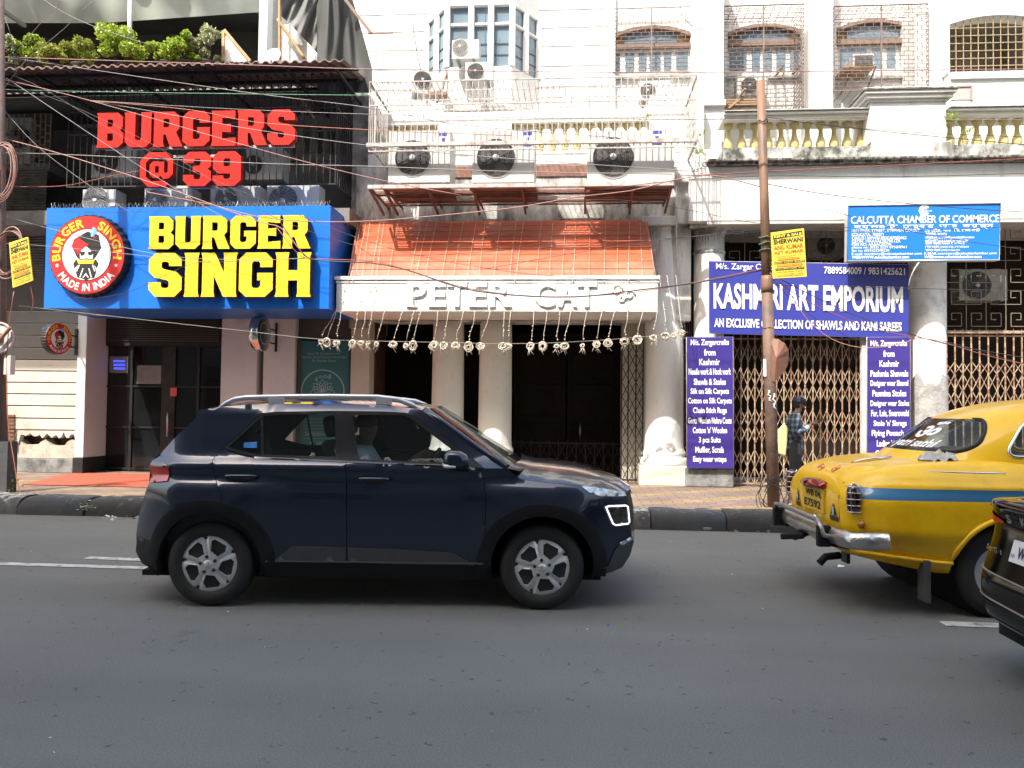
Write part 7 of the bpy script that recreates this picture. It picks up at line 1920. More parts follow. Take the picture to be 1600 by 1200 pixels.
c1_ = MB().lathe([(.385,-1.0),(.385,1.0)], (.12,0,.34), 48, axis='Y').build('cutter', GAP, TAXI)
cut(b, c1_)
c1_ = MB().lathe([(.385,-1.0),(.385,1.0)], (2.56,0,.34), 48, axis='Y').build('cutter', GAP, TAXI)
cut(b, c1_)
for side in (-1, 1):    # rolled arch lips flaring down to the sill
    for cx in (.12, 2.56):
        m = MB(); pts = [LOW.side(cx+.395*math.cos(t), min(1, .34+.395*math.sin(t)), side, .002) for t in [R(-4)+R(184)*k/26 for k in range(27)]]
        m.tube(pts, .020, 8); m.build('arch_lip', TYEL, TAXI)
m = MB()
for cx in (.12, 2.56): m.lathe([(.38,-.70),(.38,.70)], (cx,0,.34), 32, axis='Y')
m.box(-.6, 3.0, -.62, .62, .33, .42); m.build('underbody', GAP, TAXI)
CAB = Hull([(1.08,-.48,2.25,.735,3.2),(1.16,-.35,2.12,.725,3.2),(1.24,-.25,1.98,.705,3.2),(1.32,-.14,1.84,.685,3.1),(1.40,-.02,1.70,.655,3.0),(1.47,.11,1.57,.615,2.8),(1.53,.27,1.45,.56,2.7),(1.58,.48,1.32,.475,2.5),(1.612,.72,1.20,.34,2.4),(1.63,.92,1.12,.12,2.2)], 224)
# rear screen: a wide rounded opening wrapping to the corners; sides: quarter and door windows
def rr(u, v, w, h, r):   # signed inside test of a rounded rectangle
    du, dv = abs(u)-w+r, abs(v)-h+r
    return math.hypot(max(du, 0), max(dv, 0))-r < 0 if max(du, dv) > 0 else True
ZR0, ZR1 = 1.195, 1.445
def rear_glass(p):
    x, y, z = p; zc, hh = (ZR0+ZR1)/2, (ZR1-ZR0)/2
    return x < .35 and rr(y, z-zc, .56-.07*(z-zc)/hh, hh, .11)
def side_glass(p, k):
    x, y, z = p; zc, hh = 1.31, .135
    x0, x1 = ((.26, .96), (1.04, 1.72))[k]
    sl = (.10, .02)[k]*(z-zc)/hh; sr = (.0, -.13)[k]*(z-zc)/hh
    xa, xb = x0+sl, x1+sr
    return abs(y) > .45 and rr(x-(xa+xb)/2, z-zc, (xb-xa)/2, hh, .08)
def front_glass(p): return p[0] > 1.5 and rr(p[1], p[2]-1.32, .52, .13, .06)
def cmi(p): return 1 if rear_glass(p) or front_glass(p) or side_glass(p, 0) or side_glass(p, 1) else 0
TG = glass('taxi glass', (.05,.058,.055), .42)
zs = arange(1.085, 1.63, 60)
full = CAB.mesh(zs, cmi)
def subset(m, k):
    r = MB(); r.v = list(m.v); idx = [i for i, q in enumerate(m.m) if q == k]
    use = sorted({v for i in idx for v in m.f[i]}); mp_ = {v: j for j, v in enumerate(use)}
    r.v = [m.v[v] for v in use]; r.f = [[mp_[v] for v in m.f[i]] for i in idx]; r.m = [0]*len(idx); r.sm = [m.sm[i] for i in idx]; return r
subset(full, 0).build('cabin', TYEL, TAXI)
gl = subset(full, 1).build('window', TG, TAXI)
def loop_rr(w, h, r, n=12):
    out = []
    for qx, qy, a0 in ((1,1,0),(-1,1,90),(-1,-1,180),(1,-1,270)):
        for k in range(n+1):
            a = R(a0+90*k/n); out.append((qx*(w-r)+r*math.cos(a), qy*(h-r)+r*math.sin(a)))
    return out
zc, hh = (ZR0+ZR1)/2, (ZR1-ZR0)/2
pts = []
for u, v in loop_rr(.56, hh, .11): pts.append(CAB.rear(u*(1-.07/.56*v/hh), zc+v, .004))
MB().tube(pts, .016, 8, closed=True).build('window_seal', RUB, TAXI)
for side in (-1, 1):
    m = MB()
    for k in (0, 1):
        x0, x1 = ((.26, .96), (1.04, 1.72))[k]; pts = []
        for u, v in loop_rr((x1-x0)/2, .135, .08):
            f = (u+(x1-x0)/2)/(x1-x0); sl, sr = (.10, .02)[k]*v/.135, (.0, -.13)[k]*v/.135
            pts.append(CAB.side(x0+sl+(x1-x0+sr-sl)*f, 1.31+v, side, .003))
        m.tube(pts, .012, 8, closed=True)
    m.build('window_trim', CHROME, TAXI)
    MB().tube([LOW.side(x, .47, side, .0)+Vector((0,0,-.02-.05*max(0, min(1, (x+.85)/.5)))) for x in arange(-.93, -.27, 12)], .016, 8).build('sill_lip', TYEL, TAXI)
    # belt trim, door seams, handles
    m = MB(); m.tube([LOW.side(x, 1.045, side, -.006) + Vector((0,0,.012)) for x in arange(-.62, .12, 10)], .008, 6); m.build('belt_trim', CHROME, TAXI)
    m = MB()
    for x0 in (.45, 1.02, 1.95):
        m.tube([LOW.side(x0+(.03 if z > .95 else 0), z, side, .0) for z in arange(.48 if x0 > .5 else .75, 1.07, 14)], .004, 4)
    m.build('door_seam', GAP, TAXI)
    m = MB()
    for x0 in (.62, 1.5):
        p = LOW.side(x0, .99, side, .01); m.tube([p+Vector((-.02,0,0)), p+Vector((.0,side*.03,.006)), p+Vector((.12,side*.03,.008)), p+Vector((.15,side*.005,.008))], [.012,.014,.011,.008], 8)
    m.build('door_handle', CHROME, TAXI)
    for cx in (.12, 2.56):
        w = empty('wheel'); w.parent = TAXI; w.location = (cx-.02, side*.765, .325)
        tyre(w, (0,0,0), .325, .17, side, .2); M = Matrix.Identity(4) if side < 0 else Matrix.Rotation(math.pi, 4, 'Z')
        MB().lathe([(.205,-.02),(.19,-.05),(.14,-.03),(.12,.0),(.05,.01),(0,.012)], (0,0,0), 32, axis='Y', M=M).build('rim', ALUM, w)
# rear lamps: upright pods with chrome guard bars
LENS = mat('dark red lamp lens', (.045,.008,.008), .1, .3, 20, coat=1.0)
for sy in (-1, 1):
    l = empty('tail_lamp'); l.parent = TAXI; l.location = (0,0,0)
    yc, z0, z1 = sy*.715, .735, .965
    pc = LOW.rear(yc, .85, .012); a = R(28)*sy
    M = Matrix.Translation((pc.x, yc, 0)) @ Matrix.Rotation(a, 4, 'Z')
    m = MB(); pr = []
    n = 14
    rings = []
    for k in range(11):
        t = k/10; z = z0+(z1-z0)*t; f = max(0, 1-abs(2*t-1)**3.2)**.5
        rings.append([M @ Vector((-.055*f*math.cos(q) , .058*f*math.sin(q), z)) for q in [math.pi*(j/n)*2 for j in range(n)]])
    vs = sum(rings, [])
    m.add(vs, [(i*n+j, i*n+(j+1) % n, (i+1)*n+(j+1) % n, (i+1)*n+j) for i in range(10) for j in range(n)], 0, True); m.build('lens', LENS, l)
    m = MB()
    for z in arange(z0+.022, z1-.022, 4):
        m.tube([M @ Vector((-.060*math.cos(q), .063*math.sin(q), z)) for q in [2*math.pi*j/18 for j in range(18)]], .0034, 6, closed=True)
    for q in (R(-80), R(80)): m.tube([M @ Vector((-.060*math.cos(q)*f, .064*math.sin(q), z)) for z, f in ((z0-.002,.6),(z0+.03,1),(z1-.03,1),(z1+.002,.6))], .0034, 6)
    m.build('guard_bar', CHROME, l)
    m = MB(); m.lathe([(.030,0),(.030,.02),(.018,.034),(0,.038)], (0,0,0), 16, M=Matrix.Translation((LOW.rear(sy*.74, .66, 0).x+.01, sy*.745, .665)) @ Matrix.Rotation(R(-80), 4, 'Y')); m.build('indicator', mat('amber lens', (.35,.12,.01), .15, .2, 20, coat=1.0), l)
# boot lid: seam, plate, lamp hood, handle, stickers, dark valance
def rear_quad(y0, y1, z0, z1, off): return (LOW.rear(y1, z1, off), LOW.rear(y0, z1, off), LOW.rear(y0, z0, off), LOW.rear(y1, z0, off))
m = MB(); m.tube([LOW.rear(y, z, .0005) for y, z in [(-.56,.52),(-.565,.7),(-.56,.85),(-.54,.96)]], .004, 4); m.tube([LOW.rear(y, z, .0005) for y, z in [(.56,.52),(.565,.7),(.56,.85),(.54,.96)]], .004, 4); m.build('boot_seam', GAP, TAXI)
PLY = mat('yellow plate', (.70,.45,.03), .5, .06, 6)
q = rear_quad(-.29, .20, .685, .875, .018)
m = MB(); nrm = Vector((-1, 0, .02)).normalized()
def plate_board(m, q, d=.012):
    vs = list(q)+[p+Vector((d,0,0)) for p in q]; m.add(vs, [(0,1,2,3),(0,4,5,1),(1,5,6,2),(2,6,7,3),(3,7,4,0)])
plate_board(m, q); pt = m.build('number_plate', PLY, TAXI)
def plate_text(par, q, rows, mt, nm='plate_lettering', bold=.03, off=.003):
    m = MB()
    for s_, u0, u1, v0, v1 in rows: quad_text(m, s_, q, u0, u1, v0, v1, off, bold, 0, None, nrm=Vector((-1,0,0)))
    return m.build(nm, mt, par)
_qt = quad_text
plate_text(pt, q, [('WB 04,', .16, .92, .12, .44), ('E7592', .10, .88, .54, .88)], PBLK)
hd = MB(); y0, y1 = -.30, .19
rings = []
for k in range(9):
    t = k/8; y = y0+(y1-y0)*t; f = .55+.45*math.sin(math.pi*t); c = LOW.rear(y, .905, 0)
    rings.append([c+Vector(v) for v in ((.01,0,.045*f),(-.045*f,0,.04*f),(-.085*f,0,.0),(-.08*f,0,-.03*f),(.01,0,-.03*f))])
hd.add(sum(rings, []), [(i*5+j, i*5+(j+1) % 5, (i+1)*5+(j+1) % 5, (i+1)*5+j) for i in range(8) for j in range(5)]+[list(range(5)), list(range(40, 45))], 0, True)
hd.build('plate_lamp', mat('red tinted chrome', (.30,.05,.045), .12, .8, 9, metal=.7), TAXI, fixn=True)
m = MB(); c = LOW.rear(-.07, .625, .0)
m.lathe([(.03,0),(.032,.02),(.02,.035),(0,.04)], (0,0,0), 14, M=Matrix.Translation(c) @ Matrix.Rotation(R(-90), 4, 'Y')); m.bar(c+Vector((-.04,-.05,0)), c+Vector((-.04,.07,.0)), .022); m.build('boot_handle', CHROME, TAXI, bevel=.004)
m = MB()
for y0, y1, z0, z1 in ((-.54,-.40,.655,.79), (.31,.40,.675,.83)):
    a = LOW.rear((y0+y1)/2, z1, .006); b_, c_ = LOW.rear(y0, z0+.045, .006), LOW.rear(y1, z0+.045, .006)
    m.add([a, b_, c_], [(0,2,1)], 0); qd = rear_quad(y0-.01, y1+.01, z0, z0+.038, .006); m.add(qd, [(0,1,2,3)], 0)
    ctr = LOW.rear((y0+y1)/2, z0+.078, .009); w_ = (y1-y0)*.17
    m.add([ctr+Vector((0, w_*math.cos(t*.4488), w_*1.5*math.sin(t*.4488))) for t in range(14)], [list(reversed(range(14)))], 1)
m.build('warning_sticker', [mat('black sticker', (.03,.032,.035), .5), mat('pale blue sticker print', (.38,.48,.55), .5)], TAXI)
m = MB(); ys = arange(-.55, .55, 12); m.add([LOW.rear(y, z, .004) for z in (.515, .575) for y in ys], [(k+1, k, k+13, k+14) for k in range(12)], 0, True); m.build('valance_band', GAP, TAXI)
random.seed(6); m = MB()
for (y0, y1, za, zb) in ((-.27, -.19, 1.005, 1.045), (.0, .13, 1.0, 1.035)):
    nu, nv = 6, 4; vs = [LOW.rear(y0+(y1-y0)*a/nu, za+(zb-za)*b/nv+.02*a/nu, .004)+Vector((0,0,.004)) for b in range(nv+1) for a in range(nu+1)]
    for b in range(nv):
        for a in range(nu): m.add([vs[q] for q in (b*(nu+1)+a, b*(nu+1)+a+1, (b+1)*(nu+1)+a+1, (b+1)*(nu+1)+a)], [(3,2,1,0)], random.choice((0, 0, 1)))
m.build('boot_sticker', [mat('red sticker print', (.50,.07,.04), .6), mat('yellowed sticker gap', (.75,.48,.12), .6)], TAXI)
# bumper: dented chrome blade with wrapped ends, black brackets, tubular guard
CHD = mat('dull dented chrome', (.52,.52,.50), .28, .25, 6, .25, metal=.9)
m = MB(); prof = [(.0,.065),(-.035,.06),(-.055,.02),(-.058,-.02),(-.035,-.055),(.0,-.06)]
path = []
for k in range(41):
    u = -1+2*k/40; y = .84*math.copysign(min(1, abs(u)*1.12), u)
    if abs(u) < .893: x = -1.06+.05*(abs(y)/.84)**2.5; d = Vector((-1,0,0)); 
    else: x = -1.025+(abs(u)-.893)/.107*.26; 
    path.append(Vector((x, y, .555)))
rings = []
for i, p in enumerate(path):
    t = (path[min(40, i+1)]-path[max(0, i-1)]).normalized(); n_ = Vector((-t.y, t.x, 0))
    if n_.dot(Vector((p.x+.6, p.y, 0))) < 0: n_ = -n_
    sc = 1+.04*math.sin(i*1.7)
    rings.append([p+n_*(-a)*sc+Vector((0,0,b_*sc)) for a, b_ in prof])
n = len(prof)
m.add(sum(rings, []), [(i*n+j, i*n+j+1, (i+1)*n+j+1, (i+1)*n+j) for i in range(40) for j in range(n-1)]+[list(range(n)), list(range(40*n, 41*n))], 0, True)
m.build('bumper', CHD, TAXI)
m = MB(); m.tube([(-.95,-.60,.55), (-1.06,-.60,.545), (-1.13,-.59,.56), (-1.145,-.58,.62), (-1.145,-.50,.665), (-1.15,.40,.675), (-1.145,.56,.66), (-1.125,.60,.60), (-1.06,.60,.55)], .020, 10); m.build('guard_tube', mat('grey steel tube', (.32,.32,.31), .38, .15, 8, metal=.7), TAXI)
for sy in (-1, 1):
    m = MB(); m.bar((-.9, sy*.52, .50), (-1.08, sy*.52, .53), .09, .11); m.bar((-1.12, sy*.56, .63), (-1.12, sy*.56, .47), .06, .1); m.build('bumper_bracket', TRIM, TAXI, bevel=.01)
m = MB(); m.bar((-1.08,.0,.465), (-1.24,.10,.44), .05); m.bar((-.98,.10,.50), (-1.15,.08,.44), .06); m.build('tow_bar', TRIM, TAXI, bevel=.01)
m = MB(); m.tube([(-.9,-.30,.36), (-1.02,-.32,.35), (-1.07,-.33,.30)], .03, 8); m.build('exhaust_pipe', TRIM, TAXI)
for sy in (-1, 1): MB().box(-.48, -.45, sy*.74-.09, sy*.74+.05, .12, .42).build('mud_flap', mat('worn grey mud flap', (.06,.06,.06), .85, .3, 9), TAXI)
# glass decals
WD = mat('white decal', (.82,.83,.83), .6)
def on_rear(me, y0, y1, z0, z1, off=.008, shear=0.0):
    xs = [v.co.x for v in me.vertices]; zs_ = [v.co.y for v in me.vertices]; a, b_, c_, d = min(xs), max(xs), min(zs_), max(zs_)
    out = []
    for v in me.vertices:
        z = z0+(v.co.y-c_)/(d-c_)*(z1-z0); y = y0+(v.co.x-a)/(b_-a)*(y1-y0)-shear*(z-z0); out.append(CAB.rear(y, z, off))
    return out
m = MB()
me = text_mesh('yatri sathi', .03); m.add(on_rear(me, .18, -.38, 1.205, 1.285, shear=.2), [list(p.vertices) for p in me.polygons])
me = text_mesh('ॐ', .03); m.add(on_rear(me, .05, -.25, 1.295, 1.425), [list(p.vertices) for p in me.polygons])
m.build('glass_decal', WD, TAXI)
# inside: seats, floor
m = MB(); m.box(.2, 2.1, -.64, .64, .45, .70); m.box(.30, .48, -.62, .62, .70, 1.20); m.box(1.15, 1.3, -.62, .62, .70, 1.18); m.build('seat', mat('beige taxi seat', (.30,.26,.20), .8, .2, 6), TAXI, bevel=.04, seg=3)
m = MB(); m.box(1.98, 2.2, -.6, .6, .7, 1.08); m.build('dashboard', INT, TAXI, bevel=.02)
# front end (seen only from the side): grille and headlamps
for sy in (-1, 1): MB().lathe([(.10,0),(.10,.04),(.07,.07),(0,.08)], (0,0,0), 20, M=Matrix.Translation((3.08, sy*.58, .80)) @ Matrix.Rotation(R(90), 4, 'Y')).build('headlamp', mat('clear lamp lens', (.3,.32,.34), .12), TAXI)
# grey cloth lying on the boot
random.seed(2)
m = MB(); nx, ny = 26, 14
cx_, cy_ = -.24, -.47
vs = []
TW2 = Matrix.Translation(to) @ Matrix.Rotation(TH, 4, 'Z')
for j in range(ny+1):
    for k in range(nx+1):
        u, v = k/nx, j/ny; x = cx_-.10+.30*u+.03*math.sin(v*9); y = cy_-.13+.26*v+.03*math.sin(u*8)
        z = 1.135+.035*abs(math.sin(u*9+v*5))*math.sin(math.pi*u)+.04*abs(math.sin(v*7-u*6))*math.sin(math.pi*v)+.012*math.sin(u*31+v*17)-.02*(1-min(1, 4*u*(1-u)*4*v*(1-v)))
        vs.append(TW2 @ Vector((x, y, z)))
m.add(vs, [(j*(nx+1)+k, j*(nx+1)+k+1, (j+1)*(nx+1)+k+1, (j+1)*(nx+1)+k) for j in range(ny) for k in range(nx)], 0, True)
tag(m.build('cloth', mat('grey white rag', (.50,.49,.47), .95, .25, 30, .5), loc=vs[len(vs)//2]), 'crumpled grey rag lying on the yellow taxi boot below its rear window', 'cloth')
m = MB(); m.tube([(-.78,-.22,1.09), (-.70,-.25,1.11), (-.55,-.25,1.13), (-.47,-.24,1.14)], [.006,.012,.012,.008], 8); m.build('boot_hinge', CHROME, TAXI)

# ================================================================== BLACK SEDAN (right edge)
BLKP = mat('black car paint', (.002,.002,.0025), .10, .03, 30, coat=0, spec=.5, ior=1.30)
SH = -.03
SED = thing('sedan_car', 'glossy black sedan cut off by the right edge, only its rear corner showing', 'car', (0, 0, 0), SH)
SL2 = Hull([(.24,-.80,3.3,.74,6.0),(.30,-.92,3.42,.82,6.0),(.36,-.97,3.46,.85,6.0),(.46,-.985,3.47,.868,6.0),(.56,-.98,3.46,.872,6.0),(.64,-.955,3.44,.872,6.0),(.72,-.93,3.42,.87,6.0),(.80,-.91,3.38,.865,6.0),(.88,-.905,3.3,.855,6.0),(.95,-.925,3.1,.835,6.0),(.985,-.925,2.8,.81,6.0),(1.0,-.86,2.6,.79,4.5),(1.02,-.6,2.3,.76,4.5),(1.03,-.2,2.0,.7,4.5)], 160)
SED.location = PZ(1577, 808, .915) - Matrix.Rotation(SH, 3, 'Z') @ SL2.rear(.33, .915); SED.location.z = 0
b = SL2.mesh(arange(.24, 1.03, 46)).build('body', BLKP, SED)
for cx in (0, 2.65): cut(b, MB().lathe([(.36,-1.0),(.36,1.0)], (cx,0,.33), 40, axis='Y').build('cutter', GAP, SED))
m = MB()
for cx in (0, 2.65): m.lathe([(.355,-.75),(.355,.75)], (cx,0,.33), 32, axis='Y')
m.box(-.8, 3.2, -.7, .7, .18, .28); m.build('underbody', GAP, SED)
CB2 = Hull([(.98,-.35,2.35,.76,3.0),(1.10,-.12,2.05,.73,3.0),(1.22,.15,1.75,.68,3.0),(1.33,.45,1.5,.62,2.8),(1.41,.7,1.3,.53,2.6),(1.455,.9,1.15,.38,2.4),(1.47,1.0,1.08,.1,2.2)], 128)
def cm2(p): return 1 if 1.06 < p[2] < 1.36 and (abs(p[1]) > .5 or p[0] < .6 or p[0] > 1.4) and not (abs(p[1]) > .5 and abs(p[0]-.95) < .05) else 0
f2 = CB2.mesh(arange(.985, 1.47, 40), cm2); subset(f2, 0).build('cabin', BLKP, SED); subset(f2, 1).build('window', mat('dark rear glass', (.01,.011,.012), .05, coat=1.0), SED)
def S2(y, z, off=0.0): return SL2.rear(y, z, off)
for sy in (-1, 1):
    m = MB(); ys = arange(.40, .80, 16); vs = []
    for y in ys:
        t = (y-.40)/.40; h0, h1 = .872-.03*t, .885+.055*t
        for z in (h0, h1): vs.append(S2(sy*y, z, .010))
    m.add(vs, [((2*k, 2*k+1, 2*k+3, 2*k+2) if sy > 0 else (2*k, 2*k+2, 2*k+3, 2*k+1)) for k in range(16)], 0, True); m.build('tail_lamp', mat('bright red lamp lens', (.50,.010,.014), .3, .15, 20, spec=.3), SED, fixn=False)
    for cx in (0, 2.65):
        w = empty('wheel'); w.parent = SED; w.location = (cx, sy*.86, .32); tyre(w, (0,0,0), .32, .2, sy, .2); M = Matrix.Identity(4) if sy < 0 else Matrix.Rotation(math.pi, 4, 'Z')
        MB().lathe([(.205,-.02),(.19,-.05),(.1,-.02),(0,-.01)], (0,0,0), 28, axis='Y', M=M).build('rim', ALUM, w)
q = (S2(.26, .80, .012), S2(-.26, .80, .012), S2(-.26, .685, .012), S2(.26, .685, .012))
m = MB(); plate_board(m, q); pt = m.build('number_plate', mat('white plate', (.72,.72,.70), .45, .03, 6), SED)
plate_text(pt, q, [('WB 06 K 3920', .14, .97, .22, .80)], mat('navy plate ink', (.02,.02,.06), .6))
plate_text(pt, q, [('IND', .025, .10, .62, .78)], mat('blue plate ink', (.05,.08,.4), .6), 'plate_emblem', .02)
m = MB(); 
for k, ch in enumerate('SKODA'):
    y = .315-k*.155; me = text_mesh(ch, .03, .02); xs = [v.co.x for v in me.vertices]; a, b_ = min(xs), max(xs)
    m.add([S2(y-(v.co.x-a)/(b_-a)*.048+0, .888+v.co.y*.062, .022+.1*v.co.z) for v in me.vertices], [list(p.vertices) for p in me.polygons])
m.build('chrome_lettering', CHROME, SED)
m = MB(); me = text_mesh('SLAVIA', .03, .02); xs = [v.co.x for v in me.vertices]; a, b_ = min(xs), max(xs)
m.add([S2(.61-(v.co.x-a)/(b_-a)*.20, .70+v.co.y*.034, .014+.1*v.co.z) for v in me.vertices], [list(p.vertices) for p in me.polygons]); m.build('chrome_lettering', CHROME, SED)
m = MB()
for z, r_ in ((.60, .006), (.455, .006)): m.tube([S2(y, z-.02*(1-abs(y)/.86), .004) for y in arange(-.84, .84, 40)], r_, 6)
m.build('bumper_strip', mat('dull chrome strip', (.35,.35,.35), .3, metal=.9), SED)
m = MB(); ys = arange(-.78, .78, 30); m.add([S2(y, z, .005) for z in (.33, .43) for y in ys], [(k+1, k, k+31, k+32) for k in range(30)], 0, True); m.build('bumper_trim', TRIM, SED)
m = MB(); ys = arange(-.74, .74, 30); m.add([S2(y, z, o) for z, o in ((.955,.012),(.99,.02),(1.0,-.02)) for y in ys], [(j*31+k+1, j*31+k, (j+1)*31+k, (j+1)*31+k+1) for j in range(2) for k in range(30)], 0, True); m.build('boot_lip', BLKP, SED)
# ================================================================== PEOPLE
def skin_body(nodes, edges, root, sub=2):
    """one continuous surface grown round a skeleton: nodes = {name: ((x,y,z), radius)}"""
    names = list(nodes); ix = {n: i for i, n in enumerate(names)}
    me = bpy.data.meshes.new('skeleton'); me.from_pydata([nodes[n][0] for n in names], [(ix[a], ix[b]) for a, b in edges], [])
    o = bpy.data.objects.new('skeleton', me); COL.objects.link(o)
    sk = o.modifiers.new('skin', 'SKIN'); sk.use_smooth_shade = True; sk.branch_smoothing = .3
    for i, n in enumerate(names):
        r = nodes[n][1]; v = me.skin_vertices[0].data[i]; v.radius = r if isinstance(r, tuple) else (r, r); v.use_root = (n == root)
    if sub: sb = o.modifiers.new('sub', 'SUBSURF'); sb.levels = sub; sb.render_levels = sub
    bpy.context.view_layer.update()
    r = bpy.data.meshes.new_from_object(o.evaluated_get(bpy.context.evaluated_depsgraph_get()))
    bpy.data.objects.remove(o); bpy.data.meshes.remove(me)
    return r
def chain(prefix, pts): 
    n = {}; e = []
    for i, (p, r) in enumerate(pts):
        n[f'{prefix}{i}'] = (p, r)
        if i: e.append((f'{prefix}{i-1}', f'{prefix}{i}'))
    return n, e
SKIN = mat('brown skin', (.20,.105,.065), .55, .08, 20, .03)
def plaid():
    m = bpy.data.materials.new('dark plaid shirt cloth'); m.use_nodes = True; t = m.node_tree; b = t.nodes['Principled BSDF']; b.inputs['Roughness'].default_value = .9
    tc = t.nodes.new('ShaderNodeTexCoord'); mp = t.nodes.new('ShaderNodeMapping'); mp.inputs['Rotation'].default_value = (0, .06, .5); t.links.new(tc.outputs['Object'], mp.inputs[0])
    sp = t.nodes.new('ShaderNodeSeparateXYZ'); t.links.new(mp.outputs[0], sp.inputs[0]); outs = []
    for o, f in ((0, 78), (2, 70)):
        mu = t.nodes.new('ShaderNodeMath'); mu.operation = 'MULTIPLY'; mu.inputs[1].default_value = f; t.links.new(sp.outputs[o], mu.inputs[0])
        si = t.nodes.new('ShaderNodeMath'); si.operation = 'SINE'; t.links.new(mu.outputs[0], si.inputs[0])
        g = t.nodes.new('ShaderNodeMapRange'); g.inputs[1].default_value = .1; g.inputs[2].default_value = .6; t.links.new(si.outputs[0], g.inputs[0]); outs.append(g.outputs[0])
    ad = t.nodes.new('ShaderNodeMath'); ad.operation = 'ADD'; t.links.new(outs[0], ad.inputs[0]); t.links.new(outs[1], ad.inputs[1])
    r = t.nodes.new('ShaderNodeValToRGB'); e = r.color_ramp.elements
    e[0].color = (.014,.020,.036,1); e[1].color = (.115,.15,.195,1); e[1].position = 1.0
    hv = t.nodes.new('ShaderNodeMath'); hv.operation = 'MULTIPLY'; hv.inputs[1].default_value = .5; t.links.new(ad.outputs[0], hv.inputs[0]); t.links.new(hv.outputs[0], r.inputs[0])
    t.links.new(r.outputs[0], b.inputs['Base Color']); return m
PLAID = plaid(); DENIM = mat('dark jeans', (.014,.016,.024), .9, .25, 12, .1); CUFF = mat('pale blue cuff', (.30,.40,.50), .9, .08, 12); NAVY = mat('navy cap cloth', (.014,.016,.035), .85, .1, 12)
foot = PZ(1241, 778, .222)
PER = thing('person', 'man in a dark plaid shirt and navy cap looking down at a phone, facing right', 'person', (foot.x, foot.y, .222), R(0))
PS = .915; PER.scale = (PS, PS, PS)
# local frame: faces +X, left side +Y; about 1.62 m stooped
N = {'pel': ((0,0,.86), .075), 'sp1': ((.0,0,1.0), .08), 'sp2': ((-.005,0,1.14), .09), 'ch': ((-.01,0,1.27), .10), 'nk': ((.035,0,1.385), .048), 'hd0': ((.075,0,1.435), .060), 'hd1': ((.095,0,1.50), .085), 'hd2': ((.085,0,1.565), .075), 'hd3': ((.08,0,1.60), .05)}
E_ = [('pel','sp1'),('sp1','sp2'),('sp2','ch'),('ch','nk'),('nk','hd0'),('hd0','hd1'),('hd1','hd2'),('hd2','hd3')]
hands = {}
for s_, y in (('L', .17), ('R', -.17)):
    hx = (.315 if s_ == 'R' else .305); hy = y*.22; hz = 1.215 if s_ == 'R' else 1.20
    n, e = chain('arm'+s_, [((-.005, y*.85, 1.33), .055), ((-.045, y*1.18, 1.19), .047), ((-.055, y*1.22, 1.06), .042), ((.085, y*.97, 1.085), .036), ((.205, y*.52, 1.165), .027), ((.245, hy*1.3, 1.19), .024), ((hx-.02, hy*1.1, hz), .027)])
    N.update(n); E_ += e+[('ch', f'arm{s_}0')]
    sg = 1 if y > 0 else -1
    palm = Vector((hx-.02, hy*1.1, hz))
    for k in range(4):   # four fingers curled round the phone
        o = (k-1.5)*.018
        ln = (.9, 1.0, .95, .78)[k]
        n, e = chain(f'fin{s_}{k}', [(tuple(palm+Vector((.026+.004*k, sg*.012, -o*.9))), .010), (tuple(palm+Vector((.052*ln, sg*.006, -o))), .0085), (tuple(palm+Vector((.072*ln, -sg*.014, -o))), .0075), (tuple(palm+Vector((.066*ln, -sg*.032, -o))), .006)])
        N.update(n); E_ += e+[(f'arm{s_}6', f'fin{s_}{k}0')]
    n, e = chain(f'thu{s_}', [(tuple(palm+Vector((.004, -sg*.010, .024))), .011), (tuple(palm+Vector((.028, -sg*.018, .040))), .009), (tuple(palm+Vector((.052, -sg*.022, .044))), .007)])
    N.update(n); E_ += e+[(f'arm{s_}6', f'thu{s_}0')]
for s_, y in (('L', .09), ('R', -.09)):
    fx = .03 if s_ == 'L' else -.03
    fx *= 1.8
    n, e = chain('leg'+s_, [((.0, y, .80), .095), ((.01+fx*.3, y*1.05, .62), .078), ((.02+fx*.6, y*1.05, .45), .058), ((.0+fx, y*1.05, .27), .050), ((-.02+fx, y*1.05, .09), .036), ((.0+fx, y*1.08, .04), .034), ((.09+fx, y*1.2, .028), .030), ((.15+fx, y*1.25, .022), .022)])
    N.update(n); E_ += e+[('pel', f'leg{s_}0')]
me = skin_body(N, E_, 'pel')
# face: brow, nose, chin pulled out of the head surface; head hangs forward
for v in me.vertices:
    p = v.co
    if p.z > 1.40 and p.x > .09:
        q = math.exp(-((p.y)/.016)**2-((p.z-1.487)/.022)**2)*.022 + math.exp(-((p.y)/.03)**2-((p.z-1.435)/.02)**2)*.014
        q -= math.exp(-((abs(p.y)-.03)/.014)**2-((p.z-1.512)/.013)**2)*.010
        p.x += q
me.materials.append(SKIN)
for p in me.polygons: p.use_smooth = True
bo = bpy.data.objects.new('body', me); COL.objects.link(bo); bo.parent = PER
def garment(name, nodes, edges, root, mt, sub=2):
    m = skin_body(nodes, edges, root, sub); m.materials.append(mt); m.name = name
    for p in m.polygons: p.use_smooth = True
    o = bpy.data.objects.new(name, m); COL.objects.link(o); o.parent = PER; return o
n = {'a0': ((.0,0,.735), (.138,.155)), 'a': ((.0,0,.80), (.140,.160)), 'b': ((.0,0,.93), (.13,.15)), 'c': ((-.005,0,1.10), (.128,.155)), 'd': ((-.012,0,1.25), (.122,.165)), 'e': ((.005,0,1.345), (.085,.11)), 'f': ((.03,0,1.385), (.06,.062))}
e = [('a0','a'),('a','b'),('b','c'),('c','d'),('d','e'),('e','f')]
